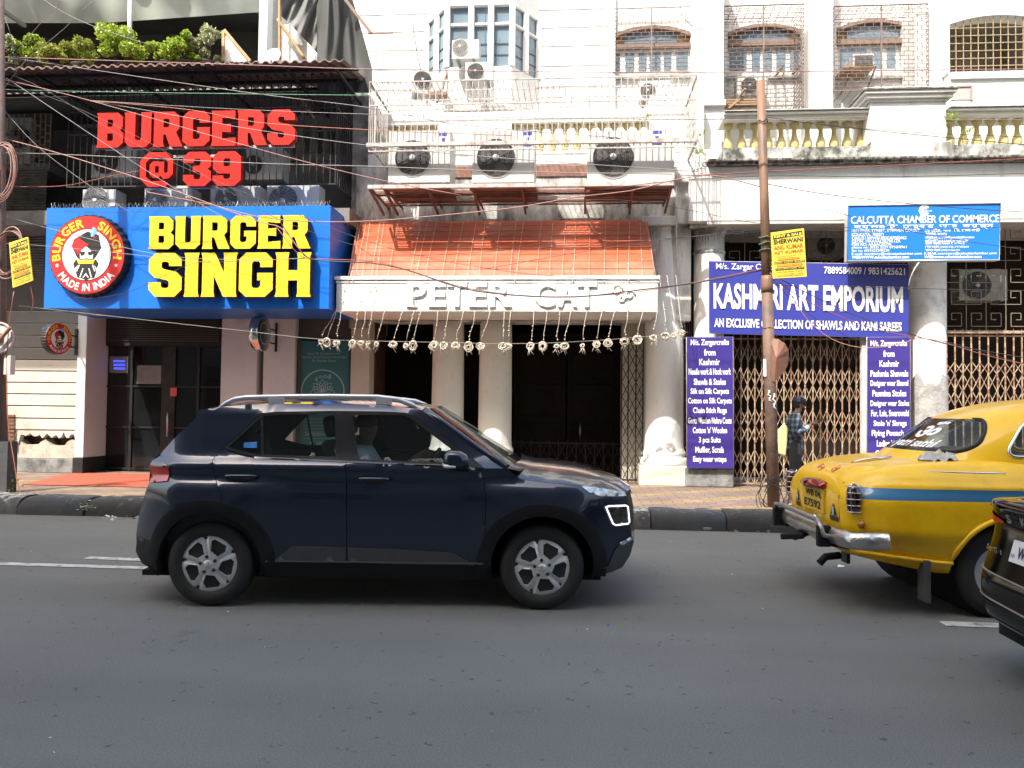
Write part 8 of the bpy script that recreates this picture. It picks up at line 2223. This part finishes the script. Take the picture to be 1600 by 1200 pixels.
for s_, y in (('L', .17), ('R', -.17)):
    q, w = chain('sl'+s_, [((-.008, y*.86, 1.325), .075), ((-.048, y*1.2, 1.19), .066), ((-.06, y*1.26, 1.05), .060), ((.075, y*.98, 1.078), .051), ((.14, y*.77, 1.12), .045)])
    n.update(q); e += w+[('d', f'sl{s_}0')]
garment('shirt', n, e, 'c', PLAID)
n = {'p0': ((0,0,1.0), (.115,.14)), 'p': ((0,0,.88), (.125,.148))}; e0 = [('p0','p')]; e = [('p0','p')]
for s_, y in (('L', .09), ('R', -.09)):
    fx = .03 if s_ == 'L' else -.03
    fx *= 1.8
    q, w = chain('tr'+s_, [((.0, y, .76), .118), ((.01+fx*.3, y*1.05, .60), .108), ((.02+fx*.6, y*1.05, .43), .088), ((.0+fx, y*1.05, .25), .078), ((-.015+fx, y*1.05, .06), .068)])
    n.update(q); e += w+[('p', f'tr{s_}0')]
garment('trousers', n, e, 'p', DENIM)
for s_, y in (('L', .17), ('R', -.17)):
    m = MB(); m.tube([(.125, y*.82, 1.11), (.17, y*.65, 1.14), (.19, y*.58, 1.152)], [.047,.043,.041], 12); m.build('cuff', CUFF, PER)
m = MB()
for y in (.105, -.105):
    fx = .054 if y > 0 else -.054
    m.tube([(-.045+fx, y, .035), (.0+fx, y, .055), (.09+fx, y*1.15, .040), (.165+fx, y*1.22, .028), (.19+fx, y*1.24, .022)], [.036,.043,.040,.036,.02], 12)
m.build('shoe', mat('dull red sandal', (.22,.075,.06), .7, .2, 12), PER)
# cap with a peak, hair and beard, ear
m = MB(); M = Matrix.Translation((.078,0,1.545)) @ Matrix.Rotation(R(16), 4, 'Y')
m.lathe([(.102,-.012),(.104,.01),(.100,.045),(.08,.078),(.045,.094),(.0,.099)], (0,0,0), 24, M=M)
pk = [(.088*math.cos(t)+.01+.085*math.cos(t)**2, .092*math.sin(t), -.006-.02*math.cos(t)**2) for t in [R(-75)+R(150)*k/14 for k in range(15)]]
inn = [(.088*math.cos(t), .092*math.sin(t), .0) for t in [R(-75)+R(150)*k/14 for k in range(15)]]
m.add([M @ Vector(p) for p in pk+inn], [(k, k+1, 16+k, 15+k) for k in range(14)], 0, True); m.add([M @ (Vector(p)-Vector((0,0,.006))) for p in pk+inn], [(15+k, 16+k, k+1, k) for k in range(14)], 0, True)
m.build('cap', NAVY, PER)
HAIR = mat('black hair', (.012,.010,.009), .8, .3, 40, .2)
m = MB(); M = Matrix.Translation((.07,0,1.525)); m.lathe([(.0,-.085),(.055,-.075),(.084,-.04),(.093,.0),(.09,.02)], (0,0,0), 20, M=M @ Matrix.Diagonal((.9,.95,1,1)), a0=R(75), a1=R(285)); m.build('hair', HAIR, PER)
m = MB(); M = Matrix.Translation((.115,0,1.44)) @ Matrix.Rotation(R(20), 4, 'Y'); m.lathe([(.0,-.04),(.03,-.036),(.052,-.015),(.060,.012),(.060,.03)], (0,0,0), 18, M=M @ Matrix.Diagonal((.95,.95,1,1)), a0=R(-105), a1=R(105)); m.build('beard', HAIR, PER)
m = MB()
for y in (.083, -.083): m.tube([(.085+.016*math.cos(k*.7), y, 1.505+.026*math.sin(k*.7)) for k in range(9)], .009, 6)
m.build('ear', SKIN, PER)
# phone in both hands, pale yellow bag behind his hip
pm = Matrix.Translation((foot.x+.355*PS, foot.y-.004, .222+1.232*PS)) @ Matrix.Rotation(R(-32), 4, 'Y')
tag(MB().box(-.07, .075, -.037, .037, -.005, .005, M=pm).build('phone', mat('black phone glass', (.02,.02,.022), .15), loc=pm.translation, bevel=.004), 'dark phone held in both hands by the man in the cap', 'phone')
m = MB(); c = Vector((foot.x-.19, foot.y-.03, .222+.86))
m.prism([(c.x-.085, c.z-.20), (c.x+.05, c.z-.24), (c.x+.09, c.z+.16), (c.x+.04, c.z+.25), (c.x-.06, c.z+.13)], c.y-.05, c.y+.05)
bg_ = tag(m.build('bag', mat('pale yellow bag cloth', (.50,.54,.24), .8, .06, 8), loc=c, bevel=.02), 'pale yellow bag slung behind the hip of the man in the cap', 'bag')
m = MB(); m.tube([c+Vector((.03,-.03,.22)), Vector((foot.x-.08, foot.y-.13, .222+1.1)), Vector((foot.x-.02, foot.y-.07, .222+1.245))], .010, 6); ORG[bg_.name] = c; m.build('strap', BLACKM, bg_)

# driver at the wheel of the dark SUV
DRV = thing('person', 'driver in a pale blue shirt at the wheel of the dark SUV', 'person', SUV.matrix_world @ Vector((0,0,0)), HD)
bpy.context.view_layer.update()
DRV.location = so; 
N = {'pel': ((1.14,-.36,.76), .13), 'sp': ((1.07,-.36,.92), .12), 'ch': ((1.02,-.36,1.08), .125), 'nk': ((1.04,-.36,1.20), .052), 'h0': ((1.06,-.36,1.25), .068), 'h1': ((1.075,-.36,1.32), .088), 'h2': ((1.06,-.36,1.39), .075)}
E_ = [('pel','sp'),('sp','ch'),('ch','nk'),('nk','h0'),('h0','h1'),('h1','h2')]
for s_, y in (('L', .19), ('R', -.19)):
    q, w = chain('a'+s_, [((1.03,-.36+y*.95,1.13), .062), ((1.12,-.36+y*1.1,.97), .05), ((1.22,-.36+y*1.0,.90), .044), ((1.38,-.36+y*.85,1.0), .034), ((1.46,-.36+y*.85,1.08), .028), ((1.51,-.36+y*.88,1.12), .036)]); N.update(q); E_ += w+[('ch', f'a{s_}0')]
    for k in range(4):
        q, w = chain(f'f{s_}{k}', [((1.535,-.36+y*.9,1.135-.018*k), .011), ((1.575,-.36+y*.92,1.13-.018*k), .009), ((1.58,-.36+y*.80,1.125-.018*k), .007)]); N.update(q); E_ += w+[(f'a{s_}5', f'f{s_}{k}0')]
    q, w = chain(f't{s_}', [((1.52,-.36+y*.78,1.14), .011), ((1.55,-.36+y*.72,1.15), .008)]); N.update(q); E_ += w+[(f'a{s_}5', f't{s_}0')]
    q, w = chain('l'+s_, [((1.22,-.36+y*.5,.74), .09), ((1.45,-.36+y*.55,.76), .075), ((1.58,-.36+y*.55,.68), .06), ((1.68,-.36+y*.5,.50), .045)]); N.update(q); E_ += w+[('pel', f'l{s_}0')]
me = skin_body(N, E_, 'pel'); me.materials.append(SKIN)
bo = bpy.data.objects.new('body', me); COL.objects.link(bo); bo.parent = DRV
N2 = {'pel': ((1.13,-.36,.80), .15), 'sp': ((1.07,-.36,.92), .145), 'ch': ((1.02,-.36,1.08), .15), 'nk': ((1.04,-.36,1.185), .075)}; E2 = [('pel','sp'),('sp','ch'),('ch','nk')]
for s_, y in (('L', .19), ('R', -.19)):
    q, w = chain('a'+s_, [((1.03,-.36+y*.95,1.12), .08), ((1.12,-.36+y*1.1,.97), .068), ((1.22,-.36+y*1.0,.905), .06), ((1.30,-.36+y*.93,.95), .052)]); N2.update(q); E2 += w+[('ch', f'a{s_}0')]
me = skin_body(N2, E2, 'pel'); me.materials.append(mat('pale blue shirt', (.34,.42,.50), .9, .06, 8)); o = bpy.data.objects.new('shirt', me); COL.objects.link(o); o.parent = DRV
m = MB(); m.lathe([(.0,.085),(.05,.075),(.085,.035),(.095,-.01),(.085,-.04)], (0,0,0), 18, M=Matrix.Translation((1.055,-.36,1.365))); m.build('hair', HAIR, DRV)
# ================================================================== ROOFTOP PLANTS, TARPAULINS, SMALL THINGS
def leaf_mat(name, c1, c2):
    m = bpy.data.materials.new(name); m.use_nodes = True; t = m.node_tree; b = t.nodes['Principled BSDF']; b.inputs['Roughness'].default_value = .55
    tc = t.nodes.new('ShaderNodeTexCoord'); n = t.nodes.new('ShaderNodeTexNoise'); n.inputs['Scale'].default_value = 9; n.inputs['Detail'].default_value = 3
    t.links.new(tc.outputs['Object'], n.inputs['Vector']); r = t.nodes.new('ShaderNodeValToRGB'); r.color_ramp.elements[0].position = .35; r.color_ramp.elements[1].position = .65
    r.color_ramp.elements[0].color = (*c1, 1); r.color_ramp.elements[1].color = (*c2, 1); t.links.new(n.outputs[0], r.inputs[0]); t.links.new(r.outputs[0], b.inputs['Base Color'])
    b.inputs['Subsurface Weight'].default_value = 0.0
    tr = t.nodes.new('ShaderNodeBsdfTranslucent'); t.links.new(r.outputs[0], tr.inputs[0]); mx = t.nodes.new('ShaderNodeMixShader'); mx.inputs[0].default_value = .3
    t.links.new(b.outputs[0], mx.inputs[1]); t.links.new(tr.outputs[0], mx.inputs[2]); t.links.new(mx.outputs[0], t.nodes['Material Output'].inputs[0]); return m
LV = [leaf_mat('bright green leaf', (.18,.30,.02), (.48,.56,.08)), leaf_mat('reddish tipped leaf', (.19,.30,.04), (.42,.40,.09)), leaf_mat('variegated leaf', (.24,.29,.13), (.55,.55,.34))]
POT = mat('dark plant pot', (.05,.04,.035), .8, .2, 5); STEM = mat('thin brown stem', (.10,.07,.045), .9)
def shrub(px, pyb, wpx, hpx, Y, mt, label, seed, n=900, leaf=.040):
    random.seed(seed); b = P(px, pyb, Y); s_ = Y/F_PX; w, h = wpx*s_/2, hpx*s_
    o = wthing('shrub', label, 'shrub', b, 'rooftop shrubs above the canopy')
    m = MB(); m.lathe([(.10,-.28),(.14,.0),(.15,.02),(.13,.02),(.12,-.02),(0,-.02)], b, 14); m.build('pot', POT, o)
    cl = [(jit(.75)*w, jit(.25), h*(.18+.72*random.random()), random.uniform(.28,.5)*min(w, h*.7)) for _ in range(int(9+w*20))]
    m = MB()
    for cx, cy, cz, r in cl: m.tube([b+Vector((jit(.04), jit(.04), -.05)), b+Vector((cx*.5, cy*.5, cz*.55)), b+Vector((cx, cy, cz))], [.012,.008,.004], 5)
    m.build('stem', STEM, o)
    m = MB()
    for k in range(n):
        cx, cy, cz, r = random.choice(cl)
        d = Vector((random.gauss(0,1), random.gauss(0,1), random.gauss(0,1))).normalized()*r*random.random()**.4
        c = b+Vector((cx, cy, cz))+d
        if c.z < b.z-.05: continue
        a = Vector((random.gauss(0,1), random.gauss(0,1), random.gauss(0,.6)+.3)).normalized(); u = a.cross(Vector((random.gauss(0,1), random.gauss(0,1), random.gauss(0,1)))).normalized(); l = leaf*random.uniform(.7, 1.4); wd = l*.45
        m.add([c, c+a*l*.5+u*wd, c+a*l, c+a*l*.5-u*wd], [(0,1,2,3)])
    m.build('foliage', mt, o)
Ysh = 12.75
for i, (px, pyb, w, h, mt, lab) in enumerate([
 (15, 102, 34, 46, 2, 'pale variegated shrub at the far left end of the canopy roof'),
 (50, 101, 42, 54, 0, 'bright green bushy shrub with a flat top, second from the left on the canopy roof'),
 (88, 102, 46, 44, 1, 'low reddish green shrub between two green ones on the canopy roof'),
 (125, 101, 48, 50, 1, 'green shrub with red tips to the left of the pale roof post'),
 (192, 100, 78, 58, 0, 'widest yellow green shrub growing round the pale roof post'),
 (258, 98, 48, 46, 0, 'bright green rounded shrub to the right of the pale roof post'),
 (290, 97, 34, 46, 0, 'leafy dark green shrub beside the tall pale one'),
 (322, 97, 38, 66, 2, 'tallest pale variegated shrub near the triangular white board')]):
    shrub(px, pyb+2, w, h, Ysh+.15*(i % 2), LV[mt], lab, 40+i, n=int(1900+w*32))
# triangular white board, dish, plastic bits
m = MB(); q = [P(351, 50, 13.3), P(351, 96, 13.3), P(387, 96, 13.3)]
m.add([*q, *[p+Vector((0,.03,0)) for p in q]], [(0,1,2),(5,4,3),(0,3,4,1),(1,4,5,2),(2,5,3,0)])
o = tag(m.build('board', WHT, loc=q[1]), 'triangular white board with a brown edge on the canopy roof', 'board'); ORG[o.name] = q[1]
m = MB(); m.bar(q[0]+Vector((0,-.01,.03)), q[2]+Vector((.05,-.01,0)), .04, .05); m.bar(q[0]+Vector((-.02,-.01,.02)), q[1]+Vector((-.02,-.01,0)), .03, .05); m.build('edge', TAN, o)
c = P(423, 92, 13.5)
o = wthing('satellite_dish', 'small grey satellite dish tilted on the canopy roof by the bamboo pole', 'dish', c)
M = Matrix.Translation(c) @ Matrix.Rotation(R(-38), 4, 'Y') @ Matrix.Rotation(R(62), 4, 'X')
m = MB(); m.lathe([(.0,-.05),(.10,-.04),(.18,-.012),(.22,.015),(.222,.022),(.18,-.002),(.10,-.03),(.0,-.04)], (0,0,0), 28, M=M); m.build('reflector', mat('grey dish', (.42,.42,.41), .5, .06, 4), o)
m = MB(); m.tube([c+Vector((.0,.02,-.02)), c+Vector((.02,.05,-.25))], .02, 8); m.build('mount', BLACKM, o)
MB()
# bamboo poles
BAM = mat('bamboo pole', (.40,.27,.13), .7, .2, 6, .1, stain=(.2,.12,.06), stain_amt=.4, stain_scale=6)
for pts, lab in (([(437,-60),(437,92)], 'upright bamboo pole carrying the grey tarpaulin at the roof corner'), ([(434,30),(476,92)], 'slanting bamboo pole under the grey tarpaulin')):
    a, b = P(*pts[0], 13.55), P(*pts[1], 13.55); m = MB(); m.tube([a.lerp(b, t/10) for t in range(11)], [.026+.004*(t % 3 == 0) for t in range(11)], 10); tag(m.build('bamboo_pole', BAM, loc=b), lab, 'pole')
a, b = P(466, 148, 13.4), P(490, 184, 13.4); m = MB(); m.tube([a, b], .022, 8); tag(m.build('bamboo_pole', BAM, loc=b), 'short bamboo pole end sticking down inside the black cage', 'pole')
# white cloth and grey tarpaulins
def drape(fn, name, mt, label, nx=60, ny=40, cat='tarpaulin'):
    vs = [tuple(fn(k/nx, j/ny)) for j in range(ny+1) for k in range(nx+1)]
    m = MB().add(vs, [(j*(nx+1)+k, (j+1)*(nx+1)+k, (j+1)*(nx+1)+k+1, j*(nx+1)+k+1) for j in range(ny) for k in range(nx)], 0, True)
    c = sum((Vector(v) for v in vs), Vector())/len(vs)
    return tag(m.build(name, mt, loc=c), label, cat)
TARP = mat('dark grey tarpaulin', (.075,.079,.08), .75, .12, 3, .1)
TARP2 = mat('mid grey tarpaulin', (.16,.168,.165), .75, .10, 3, .1)
def wr(u, v, f, a): return a*(math.sin(f*u+2.2*v)+.6*math.sin(f*1.9*u-3*v+1)+.4*math.sin(f*3.1*u+v*5))
def f1(u, v):   # left piece, hangs from the bamboo to a sharp point at right
    px0, px1 = 436+4*v, 501-3*v; top = -40; bot0, bot1 = 24+2, 86
    px = px0+(px1-px0)*u; py = top+(bot0+(bot1-bot0)*u**1.1-top)*v
    return P(px, py, 13.35+wr(u*1.2+v*.5, v, 9, .055)+.25*v*u)
drape(f1, 'tarpaulin', TARP2, 'light grey tarpaulin piece gathered at the bamboo pole')
def f2(u, v):
    px = (494+2*v)+(536+44*min(1, v*1.25)**.9-494)*u; py = -45+(190+0*u)*v
    if u > .5: py = py
    return P(px, py, 13.25+wr(u+.25*v, v, 8, .07)+.3*v)
drape(f2, 'tarpaulin', TARP, 'dark grey tarpaulin hanging in long folds at the roof corner')
def f3(u, v): return P(440+40*u, 38+8*u*0+58*v, 13.75+.03*math.sin(u*9))
drape(f3, 'cloth', mat('dirty white cloth', (.55,.56,.54), .9, .06, 3), 'dirty white sheet behind the slanting bamboo pole', 20, 16, 'cloth')
m = MB(); a, b = P(536, -5, 13.2), P(580, 52, 13.2); m.bar(a, b, .05, .05); m.bar(b+Vector((-.05,0,0)), b+Vector((.38,0,0)), .025); tag(m.build('pole', BROWNW, loc=b), 'dark pole holding the outer edge of the dark tarpaulin', 'pole')
# white stepped wall seen past the tarpaulin
m = MB(); m.box(X(425, 15.6, 60), X(640, 15.62, 100), 15.62, 15.9, Z(260, 15.6, 600), Z(-90, 15.6, 600)); m.build('upper_wall', WHITE, MBG)
# caged oddments above the cage at right of the bay, brown chair-like frame
m = MB()
for a, b in (((660,150),(690,142)), ((690,142),(698,118)), ((665,152),(668,165)), ((690,142),(694,164)), ((700,146),(698,110))): m.bar(P(*a, 14.0), P(*b, 14.0), .035)
m.box(X(662, 14.0), X(692, 14.0), 13.95, 14.25, Z(150, 14.0, 680), Z(145, 14.0, 680)); tag(m.build('chair_frame', BROWNW, loc=P(680, 165, 14.0)), 'broken brown chair frame behind the white cage near the bay window', 'chair')
# litter along the gutter and stones by the kerb
random.seed(31)
LM = [mat('white litter', (.6,.6,.58), .8), mat('brown litter', (.2,.13,.08), .9), mat('green leaf litter', (.08,.14,.04), .8), mat('pale blue litter', (.3,.4,.55), .7)]
m = MB()
for k in range(60):
    px = random.choice([random.gauss(198, 12), random.gauss(205, 9), random.uniform(150, 215)]); py = random.gauss(806, 3.0)
    c = PZ(px, py, 0); c.z = .012; s_ = random.uniform(.008, .035)
    M = Matrix.Translation(c) @ Euler((random.random()*1.2, random.random()*1.2, random.random()*6)).to_matrix().to_4x4()
    m.add([M @ Vector(p) for p in ((-s_,-s_*.6,0),(s_,-s_*.5,0),(s_*.8,s_*.6,s_*.4),(-s_*.7,s_*.5,s_*.2))], [(0,1,2,3),(3,2,1,0)], random.choice((0,0,1,2)))
tag(m.build('litter', LM, loc=PZ(200, 806, 0)), 'scraps of paper and leaves heaped in the gutter behind the SUV', 'litter', None, 'stuff')
m = MB()
for k in range(260):
    c = Vector((random.uniform(-6, 6), random.uniform(2.6, 9.8), .004)); s_ = random.uniform(.003, .009)
    M = Matrix.Translation(c) @ Euler((jit(.5), jit(.5), random.random()*6)).to_matrix().to_4x4()
    m.add([M @ Vector(p) for p in ((-s_,-s_*.6,0),(s_,-s_*.5,0),(s_*.8,s_*.6,s_*.5),(-s_*.7,s_*.5,s_*.3))], [(0,1,2,3),(3,2,1,0)], random.choice((0,1,1,1,2,3)))
tag(m.build('road_litter', LM, loc=(0, 5, 0)), 'tiny scraps scattered over the grey road', 'litter', None, 'stuff')
for px, py, lab in ((1107, 829, 'dark flat stone lying against the kerb'), (1149, 830, 'small pale brick stub lying against the kerb')):
    c = PZ(px, py, 0); m = MB(); m.box(c.x-.075, c.x+.075, c.y-.05, c.y+.05, 0, .05); tag(m.build('stone', STONE if px < 1130 else mat('pale stub', (.3,.28,.24), .9, .2, 9), loc=c, bevel=.015), lab, 'stone')
c = PZ(1313, 886, 0); m = MB(); m.add([c+Vector(v) for v in ((-.035,-.02,.004),(.02,-.03,.008),(.045,.01,.012),(-.01,.03,.02))], [(0,1,2,3),(3,2,1,0)]); tag(m.build('paper_scrap', WHT, loc=c), 'white paper scrap on the road behind the taxi bumper', 'litter')
c = PZ(950, 978, 0); m = MB(); m.add([c+Vector(v) for v in ((-.01,-.008,.004),(.008,-.01,.006),(.014,.006,.01),(-.005,.01,.012))], [(0,1,2,3),(3,2,1,0)]); tag(m.build('paper_scrap', mat('blue scrap', (.05,.08,.5), .6), loc=c), 'tiny blue scrap on the road in front of the SUV', 'litter')
# weeds: at the left pole foot, in the kerb, on ledges
def weed(c, r, n, label, seed, hang=False, mt=0):
    random.seed(seed); m = MB()
    for k in range(n):
        d = Vector((random.gauss(0,1)*r, random.gauss(0,.5)*r, abs(random.gauss(0,1))*r*(-1.6 if hang else .9))); a = Vector((random.gauss(0,1), random.gauss(0,1), random.gauss(0,.7))).normalized(); u = a.cross(Vector((.3,.2,.9))).normalized(); l = random.uniform(.03, .06)
        p = c+d; m.add([p, p+a*l*.5+u*l*.3, p+a*l, p+a*l*.5-u*l*.3], [(0,1,2,3)])
    for k in range(5): m.tube([c, c+Vector((jit(r), jit(r*.4), r*(-1.5 if hang else 1)))], .004, 4)
    tag(m.build('weed', LV[mt], loc=c), label, 'plant')
weed(PZ(8, 768, .23), .12, 120, 'green weeds at the foot of the left pole', 51)
weed(PZ(136, 796, .12)+Vector((0,-.02,0)), .05, 26, 'small pale weed sprouting from the kerb near the carpet', 52, mt=2)
weed(P(1488, 176, 13.3), .07, 46, 'leafy creeper hanging at the left of the far balusters', 53, True)
weed(P(1512, 200, 13.5), .05, 30, 'small creeper among the far right balusters', 54, True)
weed(P(1092, 240, 13.3), .07, 34, 'weed growing from the broken corner left of the pole', 55)
weed(P(1094, 212, 13.3), .05, 22, 'small leafy sprig on the white corner above the broken plaster', 57)
weed(P(1012, 182, 13.7), .04, 22, 'small weed growing on the terrace parapet inside the cage', 56)
# broken corner plaster, right of the steel shelf
random.seed(8); m = MB()
m.prism([(X(1055,13.5,250)+.012*0, Z(284, 13.5, 1085)), (X(1112,13.5,250), Z(284, 13.5, 1085)), (X(1110,13.5,250), Z(262, 13.5, 1085)), (X(1096,13.5,250), Z(250, 13.5, 1085)), (X(1086,13.5,250), Z(224, 13.5, 1085)), (X(1076,13.5,250), Z(240, 13.5, 1085)), (X(1066,13.5,250), Z(256, 13.5, 1085))], 13.5, 13.9); m.build('broken_corner', WHITE_D, RBG, bevel=.015)
